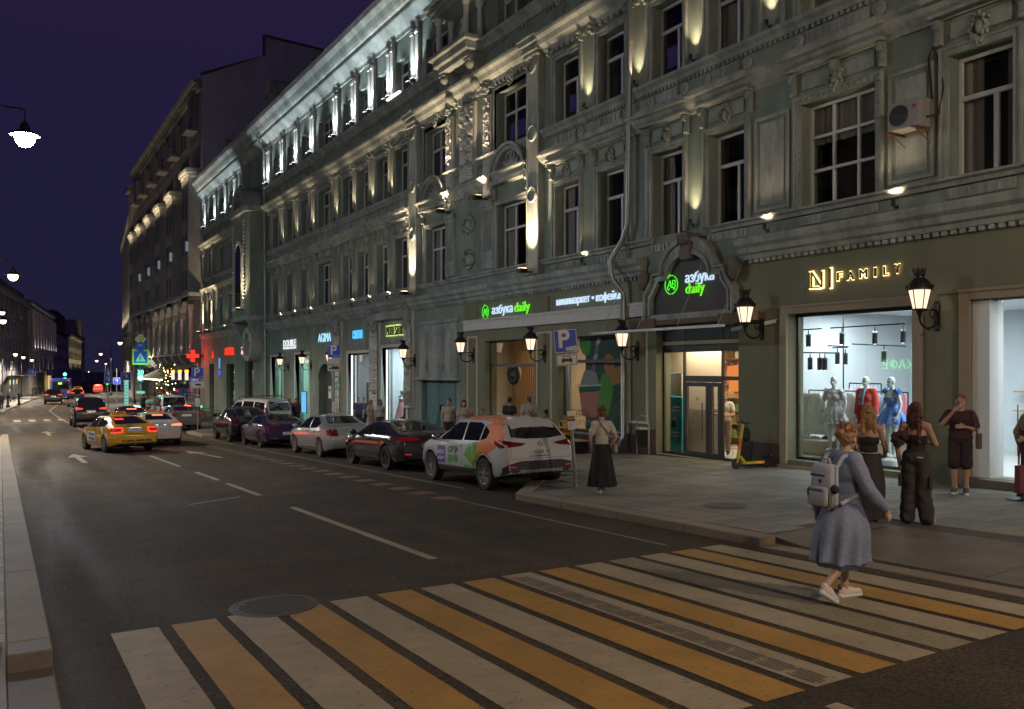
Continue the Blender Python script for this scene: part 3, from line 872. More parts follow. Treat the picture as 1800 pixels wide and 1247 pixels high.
# fourth storey: paired lesenes between the windows
LES = []
cs = [c for c,w in BAYS]
for a,c in zip(BAYS,BAYS[1:]):
    y = (a[0]+a[1]/2+c[0]-c[1]/2)/2
    if not 28.5 < y < 32: LES.append(y)
for y in LES + [60.1,70.1,73.4,77.4,81.6]:
    b = MB()
    for s_ in (-1,1):
        b.box(DF-.14,DF+.02,y+s_*.25-.14,y+s_*.25+.14,zz(12.95),zz(15.3));b.box(DF-.20,DF+.02,y+s_*.25-.17,y+s_*.25+.17,zz(15.3),zz(15.45))
        b.box(DF-.10,DF+.02,y+s_*.25-.07,y+s_*.25+.07,zz(15.45),zz(15.74))
    b.build('lesene_pair',M['trim_white'],B1)
# --- central motif: two big pilasters with ringed discs, arched window heads, carved strips
def roundel(y,z,r=.30):
    b = MB().lathe([(r,0),(r,.03),(r*.92,.07),(r*.80,.07),(r*.78,.015),(.001,.015)],n=28);b.xf(Matrix.Rotation(R(-90),4,'Y'))
    return b.build('roundel',M['trim'],B1,(DF-.24,y,z),smooth=35)
for y in (25.22,35.35):
    b = MB();b.box(DF-.24,DF+.02,y-.40,y+.40,zz(3.40),zz(11.0));b.box(DF-.30,DF+.02,y-.43,y+.43,zz(3.36),zz(3.62))
    b.box(DF-.27,DF-.24,y-.40,y-.33,zz(3.62),zz(11.0));b.box(DF-.27,DF-.24,y+.33,y+.40,zz(3.62),zz(11.0))
    b.build('giant_pilaster',M['trim'],B1,bevel=.015)
    b = MB();b.box(DF-.36,DF+.02,y-.46,y+.46,zz(11.0),zz(11.10));b.box(DF-.42,DF+.02,y-.50,y+.50,zz(11.16),zz(11.26));b.box(DF-.52,DF+.02,y-.56,y+.56,zz(11.40),zz(11.60));b.box(DF-.34,DF+.02,y-.42,y+.42,zz(11.10),zz(11.40));b.box(DF-.58,DF+.02,y-.60,y+.60,zz(11.60),zz(11.70))
    b.build('pilaster_capital',M['trim'],B1,bevel=.015)
    for z in (6.2,8.35,10.75): roundel(y,zz(z))
for y in (27.0,33.35):
    # half-round pediment with a shell between the floors
    b = MB();n = 14;ro,ri = 1.25,1.02
    for k in range(n):
        a0,a1 = PI*k/n,PI*(k+1)/n
        for (r0,r1,p) in ((ri,ro,.22),(ro-.06,ro+.06,.32)):
            q = [(y+r0*math.cos(a0),zz(7.20)+r0*math.sin(a0)*.95),(y+r1*math.cos(a0),zz(7.20)+r1*math.sin(a0)*.95),(y+r1*math.cos(a1),zz(7.20)+r1*math.sin(a1)*.95),(y+r0*math.cos(a1),zz(7.20)+r0*math.sin(a1)*.95)]
            b.face(q,DF-p,DF+.02)
    b.box(DF-.30,DF+.02,y-1.38,y+1.38,zz(7.0),zz(7.18))
    b.build('arched_pediment',M['trim'],B1)
    for k in range(9):
        a = PI*(k+.5)/9;b = MB()
        b.ball((0,0,0),(.06,.10,.34),7,5);o = b.build('shell_rib',M['trim'],B1,(DF-.06,y+math.cos(a)*.55,zz(7.22)+math.sin(a)*.55),(-(a-PI/2) * -1 * -1,0,0),smooth=60)
        o.rotation_euler = (a-PI/2,0,0)
    for s_ in (-1,1): inst('bracket',BRK,B1,(DF-.03,y+s_*1.2,zz(6.5)),sc=1.1)
    put_surround(y,zz(8.40),2.15,2.16,B1)
    inst('cartouche',CART[1],B1,(DF-.06,y,zz(10.95)),sc=1.2)
def carved_strip(y,z0,z1,w,amp=.055,seed=0,name='carved_strip'):
    ny,nz = 9,int((z1-z0)/.035);b = MB()
    for j in range(nz+1):
        for i in range(ny+1):
            u = i/ny*2-1;z = z0+(z1-z0)*j/nz
            d = noise.noise(Vector((abs(u)*3.2+seed*7,z*5.5,seed)))+.6*noise.noise(Vector((abs(u)*8,z*14,seed+5)))
            d = max(0,d+.15)*amp*2 if abs(u) < .86 else amp*.6
            b.v.append((DF-.12-d,y+u*w/2,z))
    for j in range(nz):
        for i in range(ny):
            p = j*(ny+1)+i;b.f.append((p,p+1,p+ny+2,p+ny+1));b.m.append(0)
    b.box(DF-.12,DF+.02,y-w/2-.05,y+w/2+.05,z0-.02,z1+.02)
    return b.build(name,M['trim_white'],B1)
ym0,ym1 = 28.72,31.95
carved_strip(31.95,zz(6.75),zz(10.6),.52,seed=1);carved_strip(28.72,zz(6.75),zz(10.6),.52,seed=2)
for y in (28.72,31.95):
    inst('capital',CAPI[0],B1,(DF-.14,y,zz(10.95)),sc=(1.6,1.2,1.1));b = MB();b.box(DF-.26,DF+.02,y-.36,y+.36,zz(11.2),zz(11.42));b.build('capital_block',M['trim'],B1,bevel=.02)
    b = MB();b.box(DF-.10,DF+.02,y-.42,y+.42,zz(3.95),zz(6.35));b.box(DF-.15,DF-.10,y-.42,y+.42,zz(6.35),zz(6.55));b.box(DF-.13,DF-.10,y-.42,y+.42,zz(4.3),zz(4.42))
    for q in range(5): b.box(DF-.13,DF-.10,y-.28+q*.14-.03,y-.28+q*.14+.03,zz(4.6),zz(6.2))
    b.build('fluted_pilaster',M['trim'],B1)
carved_strip(30.33,zz(7.7),zz(10.7),1.15,.10,3,'carved_panel')
for (z,k) in ((7.35,0),(5.9,1),(4.5,2)):
    inst('relief',CART[k],B1,(DF-.04,30.33,zz(z)),sc=(1.6,2.4,1.3))
# small columned oriel niche on big corbels at the fourth floor
on = MB();on.box(DF-.95,DF,28.9,31.8,zz(12.45),zz(12.75));on.box(DF-1.1,DF,28.7,32.0,zz(12.75),zz(12.95));on.box(DF-.8,DF,29.1,31.6,zz(12.2),zz(12.45));on.build('niche_balcony',M['trim'],B1,bevel=.03)
for y in (29.25,31.45):
    b = MB();b.prof([(0,0),(-.22,.05),(-.30,.3),(-.26,.6),(-.45,.9),(-.75,1.1),(-.75,1.25),(0,1.25)],-.22,.22);b.ball((-.32,0,.28),(.22,.26,.22),10,7);b.ball((-.55,0,1.0),(.2,.26,.2),10,7)
    b.build('niche_corbel',M['trim'],B1,(DF,y,zz(11.0)),smooth=50)
for (dx,y) in ((-.8,29.15),(-.8,31.55),(-.2,29.15),(-.2,31.55)):
    b = MB().lathe([(.16,0),(.16,.08),(.11,.12),(.105,.9),(.095,1.25),(.14,1.3),(.17,1.42),(.17,1.5)],n=14);b.build('niche_column',M['trim_white'],B1,(DF+dx,y,zz(12.95)),smooth=40)
b = MB();b.box(DF-1.0,DF,28.85,31.85,zz(14.45),zz(14.65));b.box(DF-1.12,DF,28.7,32.0,zz(14.65),zz(14.82));b.box(DF-1.25,DF,28.55,32.15,zz(14.9),zz(15.0))
for q in range(16): b.box(DF-1.18,DF-1.0,28.7+q*.2,28.8+q*.2,zz(14.82),zz(14.9))
b.prof([(DF-1.2,zz(15.0)),(DF-.4,zz(15.7)),(DF,zz(15.74)),(DF,zz(15.0))],28.7,32.0);b.build('niche_canopy',M['trim'],B1,bevel=.02)
b = MB();b.ball((0,0,.5),(.16,.24,.52),10,8);b.ball((0,0,1.1),(.13,.13,.16),10,8);b.build('niche_statue',M['trim_white'],B1,(DF-.3,30.33,zz(12.95)),smooth=60)

# --- the projecting bay of the wing
b = MB();b.prism([(DF,61.0),(15.2,61.3),(15.0,61.9),(15.0,65.4),(15.2,66.0),(DF,66.3)],zz(3.9),zz(11.3));b.build('bay_body',M['wall'],B1)
b = MB();b.prism([(DF,60.85),(15.0,61.15),(14.75,61.8),(14.75,65.5),(15.0,66.15),(DF,66.45)],zz(11.3),zz(11.75));b.prism([(DF,60.85),(15.05,61.2),(14.85,61.85),(14.85,65.45),(15.05,66.1),(DF,66.45)],zz(3.55),zz(3.9));b.build('bay_cornice',M['trim'],B1,bevel=.03)
b = MB();n = 12
for k in range(n):
    a0,a1 = PI*k/n,PI*(k+1)/n
    b.face([(63.6+1.7*math.cos(a0),zz(11.75)+1.6*math.sin(a0)),(63.6+1.7*math.cos(a1),zz(11.75)+1.6*math.sin(a1)),(63.6+1.3*math.cos(a1),zz(11.75)+1.2*math.sin(a1)),(63.6+1.3*math.cos(a0),zz(11.75)+1.2*math.sin(a0))],14.85,16.2)
b.build('bay_arch_hood',M['trim'],B1)
b = MB()
b.face([(62.6,zz(4.6)),(64.6,zz(4.6)),(64.6,zz(8.2))]+[(63.6+math.cos(PI*k/10),zz(8.2)+math.sin(PI*k/10)) for k in range(1,10)]+[(62.6,zz(8.2))],14.93,15.05);b.build('bay_window',M['pane'],B1)
b = MB();n = 12
for k in range(n):
    a0,a1 = PI*k/n,PI*(k+1)/n
    b.face([(63.6+1.25*math.cos(a0),zz(8.2)+1.25*math.sin(a0)),(63.6+1.25*math.cos(a1),zz(8.2)+1.25*math.sin(a1)),(63.6+1.0*math.cos(a1),zz(8.2)+1.0*math.sin(a1)),(63.6+1.0*math.cos(a0),zz(8.2)+1.0*math.sin(a0))],14.88,15.02)
b.box(14.88,15.02,62.35,62.6,zz(4.6),zz(8.2));b.box(14.88,15.02,64.6,64.85,zz(4.6),zz(8.2));b.box(14.8,15.05,62.2,65.0,zz(4.35),zz(4.6))
b.build('bay_window_frame',M['trim_white'],B1)
b = MB()
for k in range(6): b.tube([(15.0,61.9+k*.05,zz(4.4+.0*k)),(15.0,61.9+k*.05,zz(4.5))],.03,6)
for q in range(24): b.ball((14.95,61.95,zz(4.7+q*.26)),(.09,.14,.10),6,4);b.ball((14.95,65.3,zz(4.7+q*.26)),(.09,.14,.10),6,4)
b.build('bay_garland',M['trim_white'],B1,smooth=60)
b = MB()
for y in (61.4,65.8): b.prof([(0,0),(-.3,.1),(-.45,.6),(-.9,1.2),(-1.2,1.7),(-1.2,1.9),(0,1.9)],y-.25,y+.25)
o = b.build('bay_corbel',M['trim'],B1,(DF,0,zz(1.65)),smooth=45)
b = MB();n = 20
for k in range(n):
    a0,a1 = 2*PI*k/n,2*PI*(k+1)/n
    b.face([(63.6+1.25*math.cos(a0),zz(1.9)+1.25*math.sin(a0)),(63.6+1.25*math.cos(a1),zz(1.9)+1.25*math.sin(a1)),(63.6+.9*math.cos(a1),zz(1.9)+.9*math.sin(a1)),(63.6+.9*math.cos(a0),zz(1.9)+.9*math.sin(a0))],15.55,16.35)
    if k % 2: b.ball((15.5,63.6+1.07*math.cos(a0),zz(1.9)+1.07*math.sin(a0)),(.1,.13,.13),6,4)
b.build('round_window_frame',M['trim_white'],B1)
MB().lathe([(.9,0),(.9,.05),(.001,.05)],n=24).xf(Matrix.Translation((16.2,63.6,zz(1.9))) @ Matrix.Rotation(R(-90),4,'Y')).build('round_window',M['pane'],B1)
for y in (78.2,81.9):
    b = MB();b.box(DF-.24,DF+.02,y-.35,y+.35,zz(3.4),zz(11.0));b.build('giant_pilaster',M['trim'],B1)
    for z in (6.2,8.35,10.7): roundel(y,zz(z),.26)

# --- ground floor details
# plinths
def plinth(y0,y1,z1,m='plinth',d=.06):
    b = MB();b.box(DF-d,DF+.02,y0,y1,-2.6,z1);b.build('plinth',M[m],B1,bevel=.01)
plinth(O_md[1]+.02,O_mp[0]-.6,fz(1120,752));plinth(O_mp[0]-.58,O_mp[1]+.5,fz(1050,757));plinth(fy(1385)+.02,O_md[0]-.02,fz(1340,778))
plinth(O_mp[1]+.52,O_mw[1]+.6,fz(900,765))
# pilaster panels of the minimarket front
def panel_frame(y0,y1,z0,z1,m='trim_white'):
    b = MB();t = .07
    for s in ((y0,y0+t,z0,z1),(y1-t,y1,z0,z1),(y0+t,y1-t,z1-t,z1),(y0+t,y1-t,z0,z0+t)): b.box(DF-.045,DF+.02,*s)
    b.build('panel_frame',M[m],B1,bevel=.01)
zt_ = fz(1130,577)
panel_frame(fy(1140),fy(1106),fz(1125,745),zt_);panel_frame(fy(971),fy(944),fz(960,760),fz(960,583));panel_frame(fy(840),fy(822),fz(830,770),fz(830,592))
# sign bands
b = MB();b.box(DF-.10,DF+.02,O_md[1]+.3,fy(818),fz(900,576),fz(900,560));b.box(DF-.14,DF+.02,O_md[1]+.3,fy(818),fz(900,560),fz(900,556));b.build('sign_band_moulding',M['trim_white'],B1)
for px in (830,952):
    b = MB();y,z = fy(px),fz(px,541);b.box(DF-.04,DF+.02,y-.5,y+.5,z-.38,z+.38);b.box(DF-.06,DF-.04,y-.45,y+.45,z-.33,z+.33)
    b.ball((DF-.06,y,z),(.05,.17,.2),10,6);b.build('medallion_panel',M['wall_low'],B1)
# arched hood over the minimarket door
cy,zb0 = 17.45,fz(1225,549)
def hood_outline(g):
    """stepped arch in (y,z), grown outwards by g"""
    hw,hs = 1.52+g,1.14+g*.6
    zlo,zs1,zs2,ra = -g*.6,.74+g*.4,.94+g,.84+g
    pts = [(-hw,zlo),(-hw,zs1-.25),(-hw+.24,zs1+.06),(-hs-.12,zs2),(-ra,zs2)]
    for k in range(1,12):
        a = PI-PI*k/12;pts.append((ra*math.cos(a),zs2+(.66+g)*math.sin(a)))
    pts += [(ra,zs2),(hs+.12,zs2),(hw-.24,zs1+.06),(hw,zs1-.25),(hw,zlo)]
    return pts
pi_,po = hood_outline(0),hood_outline(.24)
pm = hood_outline(.17)
def ring(b,A,Bp,x0,x1,cy,z0):
    n = len(A)
    for k in range(n-1):
        b.face([(cy+A[k][0],z0+A[k][1]),(cy+A[k+1][0],z0+A[k+1][1]),(cy+Bp[k+1][0],z0+Bp[k+1][1]),(cy+Bp[k][0],z0+Bp[k][1])],x0,x1)
b = MB();ring(b,pi_,po,DF-.18,DF+.03,cy,zb0);ring(b,pm,po,DF-.26,DF-.18,cy,zb0);ring(b,pi_,hood_outline(.06),DF-.22,DF-.18,cy,zb0)
b.box(DF-.18,DF+.02,cy-1.76,cy+1.76,zb0-.16,zb0-.004);b.build('door_hood',M['trim'],B1)
b = MB();b.face([(cy+p[0]*.995,zb0+p[1]) for p in pi_],DF-.05,DF+.0);b.build('hood_board',M['brown_board'],B1)
b = MB();b.prof([(DF+.0,0),(DF-.25,.0),(DF-.30,.2),(DF-.24,.35),(DF-.38,.62),(DF-.38,.72),(DF,.72)],-.2,.2);b.ball((DF-.28,0,.55),(.15,.25,.16),10,6);b.build('keystone',M['granite_dark'],B1,(0,cy,zb0+1.45),smooth=45)
for s_ in (-1,1):
    b = MB().ball((0,0,0),(.16,.20,.30),9,7);b.build('scroll',M['granite_dark'],B1,(DF-.2,cy+s_*1.78,zb0+1.02),smooth=60)
# bare weathered patch above the hood
b = MB();b.box(DF-.02,DF+.01,16.7,18.95,zz(3.42),zz(3.64));b.build('weathered_board',M['brown_board'],B1)
# dark teal portal decoration above the gate
yg0,yg1 = O_tg[0],O_tg[1]
zg = O_tg[3]
b = MB();b.box(DF-.07,DF+.02,yg0-.1,yg1+.1,zg+.12,zg+2.45);b.box(DF-.16,DF+.02,yg0-.3,yg1+.3,zg+2.45,zg+2.6);b.box(DF-.22,DF+.02,yg0-.3,yg1+.3,zg,zg+.12)
for (a,c,p,q) in ((.25,.75,.35,2.2),(3.25-.75,3.25-.25,.35,2.2),(1.0,2.3,.9,2.2),(1.0,2.3,.3,.75)):
    k = (yg1-yg0)/3.25
    b.box(DF-.11,DF-.07,yg0+a*k,yg0+c*k,zg+p,zg+q);b.box(DF-.14,DF-.11,yg0+a*k+.1,yg0+c*k-.1,zg+p+.1,zg+q-.1)
b.build('portal_panel',M['trim'],B1,bevel=.012)
gt = MB()
for s0,s1 in ((yg0+.03,(yg0+yg1)/2-.012),((yg0+yg1)/2+.012,yg1-.03)):
    o = MB().box(DF+.2,DF+.27,s0,s1,O_tg[2],zg-.01)
    w_ = s1-s0
    for (p,q) in ((.35,1.3),(1.5,2.55)):
        o.box(DF+.17,DF+.2,s0+.15*w_,s1-.15*w_,O_tg[2]+p,O_tg[2]+q);o.box(DF+.155,DF+.17,s0+.25*w_,s1-.25*w_,O_tg[2]+p+.1,O_tg[2]+q-.1)
    gd = o.build('gate_leaf',M['teal'],B1,bevel=.01)
    MB().box(DF+.12,DF+.2,(yg0+yg1)/2+(-.2 if s0 < (yg0+yg1)/2-.3 else .06),(yg0+yg1)/2+(-.06 if s0 < (yg0+yg1)/2-.3 else .2),O_tg[2]+1.15,O_tg[2]+1.5).build('lock',M['iron'],gd)
# carved caryatid-like piers between the two boutiques
def pier(px0,px1,z0,z1,seed):
    y = (fy(px0)+fy(px1))/2;w = fy(px0)-fy(px1)
    carved_strip(y,z0,z1,w,.12,seed,'carved_pier')
    inst('capital',CAPI[1],B1,(DF-.2,y,z1-.25),sc=(2.4,w/.5,2.0))
pier(655,669,-.4,zz(2.7),11);pier(716,728,.6,zz(2.7),12);pier(592,602,-.6,zz(2.7),13)
b = MB();b.box(DF-.35,DF+.02,fy(602),fy(592),zz(2.45),zz(2.78));b.box(DF-.35,DF+.02,fy(728),fy(655),zz(2.45),zz(2.78));b.build('entablature',M['trim'],B1,bevel=.02)
# drain pipes
def drainpipe(name,pts,r,label):
    o = empty(name,pts[-1],label=label,cat='drainpipe');p0 = Vector(pts[-1])
    MB().tube([Vector(p)-p0 for p in pts],r,10).build('pipe',M['galv'],o,smooth=50)
    b = MB()
    z = pts[0][2]
    for a,c in zip(pts,pts[1:]):
        L = (Vector(c)-Vector(a)).length
        if L > 1.5:
            for k in range(int(L/1.9)):
                q = Vector(a).lerp(Vector(c),(k+.5)/int(L/1.9))-p0;b.lathe([(r*1.18,-.03),(r*1.18,.03)],q,10)
    b.build('collar',M['galv'],o,smooth=50)
    return o
yp = 19.86
drainpipe('drainpipe',[(DF-.22,yp,zz(16.0)),(DF-.16,yp,zz(15.2)),(DF-.30,yp,zz(4.4)),(DF-.30,yp+.25,zz(3.9)),(DF-.55,yp+.55,zz(3.3)),(DF-.55,yp+.45,zz(2.75)),(DF-.22,yp+.3,zz(2.3)),(DF-.22,yp+.3,pav_z(16,20)+.5),(DF-.45,yp+.3,pav_z(16,20)+.22)],.085,
          'grey metal drainpipe running down the facade between the minimarket window and its door')
drainpipe('drainpipe',[(DF-.9,60.4,zz(16.6)),(DF-.3,60.5,zz(15.4)),(DF-.2,60.5,zz(2.0)),(DF-.2,60.5,-1.8)],.085,'dark drainpipe in the corner beside the projecting bay')
drainpipe('drainpipe',[(DF-1.0,65.9,zz(16.75)),(DF-.45,66.3,zz(15.6)),(DF-.2,66.5,zz(13)),(DF-.2,66.6,zz(11.8))],.085,'short drainpipe dropping from the eaves behind the arched hood of the bay')
# wires and dormers on the roof
d = empty('dormer',(DF+1.2,62.5,zz(17.6)),label='stone dormer with a round pediment on the roof above the bay',cat='dormer')
b = MB();b.box(-.6,.9,-.9,.9,0,2.6);b.box(-.75,1,-1.05,1.05,2.6,2.85)
for k in range(8):
    a0,a1 = PI*k/8,PI*(k+1)/8
    b.face([(0,2.85),(math.cos(a0),2.85+.9*math.sin(a0)),(math.cos(a1),2.85+.9*math.sin(a1))],-.7,.9)
b.box(-.9,.9,-1.3,-1.0,0,1.1);b.box(-.9,.9,1.0,1.3,0,1.1);b.build('body',M['trim'],d)
d = empty('roof_dome',(DF+4.6,60.0,zz(18.2)),label='dark domed roof turret behind the eaves',cat='roof dome')
b = MB().lathe([(2.6,0),(2.55,1.2),(2.2,2.6),(1.6,3.5),(1.4,3.9),(1.55,4.0),(1.55,4.3),(.001,4.35)],n=8);b.build('shell',M['roof'],d)
d = empty('dormer',(DF+1.0,76.5,zz(17.6)),label='small stone dormer with a curved top at the far end of the eaves',cat='dormer')
b = MB();b.box(-.5,1.2,-.9,.9,0,1.7)
for k in range(8):
    a0,a1 = PI*k/8,PI*(k+1)/8
    b.face([(0,1.7),(.95*math.cos(a0),1.7+.9*math.sin(a0)),(.95*math.cos(a1),1.7+.9*math.sin(a1))],-.6,1.2)
b.build('body',M['trim'],d)
# ------------------------------------------------------------ lamps
ORD = ['first','second','third','fourth','fifth','sixth','seventh','eighth','ninth','tenth','eleventh','twelfth','thirteenth','fourteenth','fifteenth','sixteenth','seventeenth','eighteenth','nineteenth','twentieth','twenty-first','twenty-second','twenty-third','twenty-fourth','twenty-fifth']
WARM = (1.0,0.74,0.46);COOL = (0.80,0.93,1.0)
# small can uplight: origin on the ledge, wall to +x
b = MB();b.box(-.02,.0,-.05,.05,0,.10);b.tube([(-.01,0,.05),(-.10,0,.05),(-.12,0,.09)],.012,6);UL_ARM = b.mesh('arm',M['iron'])
b = MB().lathe([(.04,0),(.045,.02),(.045,.12),(.038,.13),(.036,.115),(.001,.115)],(-.12,0,.08),12);UL_CAN = b.mesh('housing',M['iron'],smooth=40)
UL_LENS = MB().lathe([(.034,0),(.034,.004),(.001,.004)],(-.12,0,.197),12).mesh('lens',M['bulb_warm'])
def uplight(x,y,z,label,w=9,ang=50,lean=.30,col=WARM,group='small facade uplights'):
    o = empty('uplight',(x,y,z),label=label,cat='uplight',group=group)
    inst('arm',UL_ARM,o);inst('housing',UL_CAN,o);inst('lens',UL_LENS,o)
    if w: lamp_spot(o,(-.12,0,.21),(-.12+lean*.35,0,1.3),w*20,col,ang+20,1.0,.03)
    return o
s3 = [(y,8.39) for y in STRIPS]
for k,(y,z) in enumerate(sorted(s3)):
    right = y < 25
    n = sorted([q for q in STRIPS if (q < 25) == right],reverse=right)
    lab = 'small second-floor uplight at the %s strip %s ringed pilaster' % (ORD[n.index(y)],'right of the near' if right else 'left of the far')
    uplight(DF-.08,y,zz(z),lab,11 if y > 13 else 10,44)
uplight(DF-.08,17.3,zz(3.9),'small uplight between the two windows above the arched door hood',9,44)
s2 = [11.1,14.6,22.2,38.3,40.8,43.2,46.2,50.3,53.6,56.8]
for y in s2:
    right = y < 25;n = sorted([q for q in s2 if (q < 25) == right],reverse=right)
    uplight(DF-.16,y,zz(3.37),'tiny uplight on the shop cornice, %s one %s ringed pilaster' % (ORD[n.index(y)],'right of the near' if right else 'left of the far'),3.2,95,.15,group='tiny uplights on the shop cornice')
for k,y in enumerate([69.8,73.4]):
    uplight(DF-.16,y,zz(3.37),'tiny uplight above the pharmacy sign, %s of two' % ('nearer' if k == 0 else 'farther'),4,95,.15,group='tiny uplights above the pharmacy')
# bigger floodlights under the giant pilasters and carved strips
def flood(x,y,z,label,w,ang,tgt,col=WARM,group=None):
    o = empty('floodlight',(x,y,z),label=label,cat='floodlight',group=group)
    b = MB();b.box(-.58,-.28,-.13,.13,-.02,.14);b.box(-.30,.02,-.03,.03,.0,.05);b.build('housing',M['iron'],o,bevel=.015)
    MB().box(-.55,-.31,-.10,.10,.141,.147).build('lens',M['bulb_warm'],o)
    lamp_spot(o,(-.43,0,.17),tgt,w*26,col,ang+24,1.0,.05)
flood(DF-.24,25.22,zz(3.42),'floodlight at the foot of the nearer ringed pilaster',95,38,(.0,0,7.5))
flood(DF-.24,35.35,zz(3.42),'floodlight at the foot of the farther ringed pilaster',95,38,(.0,0,7.5))
flood(DF-.10,28.72,zz(6.60),'floodlight at the foot of the nearer carved strip',44,36,(-.0,0,5))
flood(DF-.10,31.95,zz(6.60),'floodlight at the foot of the farther carved strip',66,36,(-.0,0,5))
flood(14.95,61.9,zz(4.3),'floodlight on the ledge of the bay below its garland',50,40,(-.2,0,5),group=None)
for k,y in enumerate((78.2,81.9)):
    flood(DF-.24,y,zz(3.42),'floodlight at the foot of the %s ringed pilaster of the wing' % ('nearer' if k == 0 else 'farther'),95,38,(.0,0,7.5))
# cool floods in pairs on the sill of the top storey
n = 0
allp = sorted(LES) + [60.1,70.1,73.4,77.4,81.6]
for y in allp:
    n += 1
    if y < 13: continue
    o = empty('floodlight_pair',(DF-.30,y,zz(12.93)),label='pair of white floodlights on the top ledge, %s pair counted from the right' % ORD[n-5],cat='floodlight',group='white floodlights of the top storey')
    for s_ in (-1,1):
        b = MB();b.box(-.13,.07,s_*.25-.12,s_*.25+.12,.08,.24);b.tube([(0,s_*.25,0),(0,s_*.25,.09)],.02,6);b.build('housing',M['metal_grey'],o,bevel=.01)
        MB().box(-.12,.06,s_*.25-.10,s_*.25+.10,.241,.247).build('lens',M['bulb_cool'],o)
    lamp_spot(o,(-.10,0,.30),(.12,0,2.4),600 if y < 60 else 520,COOL,84,.6,.08)
# one long tube lamp that stands out in the row
o = empty('tube_lamp',(DF-.35,37.3,zz(12.95)),label='single glowing tube lamp on the top ledge left of the columned niche',cat='lamp')
MB().box(-.05,.05,-.75,.75,0,.06).build('tube',emis('tube_glow',(1,.96,.88),6),o)

# ------------------------------------------------------------ cast-iron wall lanterns
def lantern_parts():
    n = 6;P = {}
    b = MB().lathe([(.12,.14),(.205,.52)],n=n);P['glass'] = b.mesh('glass',M['lantern_glow'])
    b = MB()
    for k in range(n):
        a = 2*PI*k/n
        b.tube([(.125*math.cos(a),.125*math.sin(a),.13),(.212*math.cos(a),.212*math.sin(a),.53)],.011,5)
    b.lathe([(.13,.115),(.135,.14),(.125,.15)],n=n);b.lathe([(.05,.04),(.075,.115),(.03,.0)],n=10)
    b.lathe([(.215,.515),(.25,.53),(.25,.56),(.23,.57),(.22,.62),(.16,.71),(.09,.76),(.085,.80),(.11,.82),(.10,.86),(.075,.87),(.07,.92),(.001,.93)],n=18)
    for k in range(9):
        a = 2*PI*k/9;b.tube([(.09*math.cos(a),.09*math.sin(a),.86),(.135*math.cos(a),.135*math.sin(a),.96)],[.03,.006],5)
        a += .3;b.ball((.245*math.cos(a),.245*math.sin(a),.585),(.025,.025,.035),5,4)
    P['cage'] = b.mesh('cage',M['iron'],smooth=40)
    b = MB();b.box(.56,.62,-.06,.06,-.22,.26);pts = []
    for t in range(15):
        a = PI*t/14;pts.append((.28-.28*math.cos(a)*1.0,0,-.02-.22*math.sin(a)))
    b.tube(pts,.022,7);pts = []
    for t in range(16):
        a = 2.1*PI*t/15;r_ = .13*(1-t/22);pts.append((.42+r_*math.cos(a),0,.05+r_*math.sin(a)))
    b.tube(pts,.016,6);b.tube([(.0,0,.02),(.0,0,-.04)],.03,8);b.tube([(.02,0,.10),(.30,0,.13),(.58,0,.13)],.012,6)
    b.ball((.58,0,.28),(.03,.07,.05),8,5);b.ball((.58,0,-.24),(.03,.07,.05),8,5);b.ball((.3,0,-.24),.035,8,6);b.ball((.52,0,.0),(.05,.02,.10),8,5)
    P['bracket'] = b.mesh('bracket',M['iron'],smooth=40)
    return P
LP = lantern_parts()
def lantern(px,py,label,drop=0):
    y,z = fy(px),fz(px,py)
    o = empty('wall_lantern',(DF-.60,y,z-.02),label=label,cat='lantern',group='cast iron wall lanterns')
    inst('glass',LP['glass'],o);inst('cage',LP['cage'],o);inst('bracket',LP['bracket'],o)
for px,py,l in [(1648,556,'lit cast iron wall lantern right of the boutique window'),(1340,577,'lit cast iron wall lantern between the minimarket door and the boutique window'),(1121,617,'lit cast iron wall lantern left of the minimarket door, by the drainpipe'),
                (958,622,'lit cast iron wall lantern between the slatted window and the poster window'),(833,625,'lit cast iron wall lantern right of the teal gate'),(730,634,'lit cast iron wall lantern left of the teal gate'),(597,640,'lit cast iron wall lantern half hidden behind the blue parking sign'),
                (548,643,'lit cast iron wall lantern at the right edge of the green lit window'),(508,645,'lit cast iron wall lantern between the two green lit windows')]:
    lantern(px,py,l)

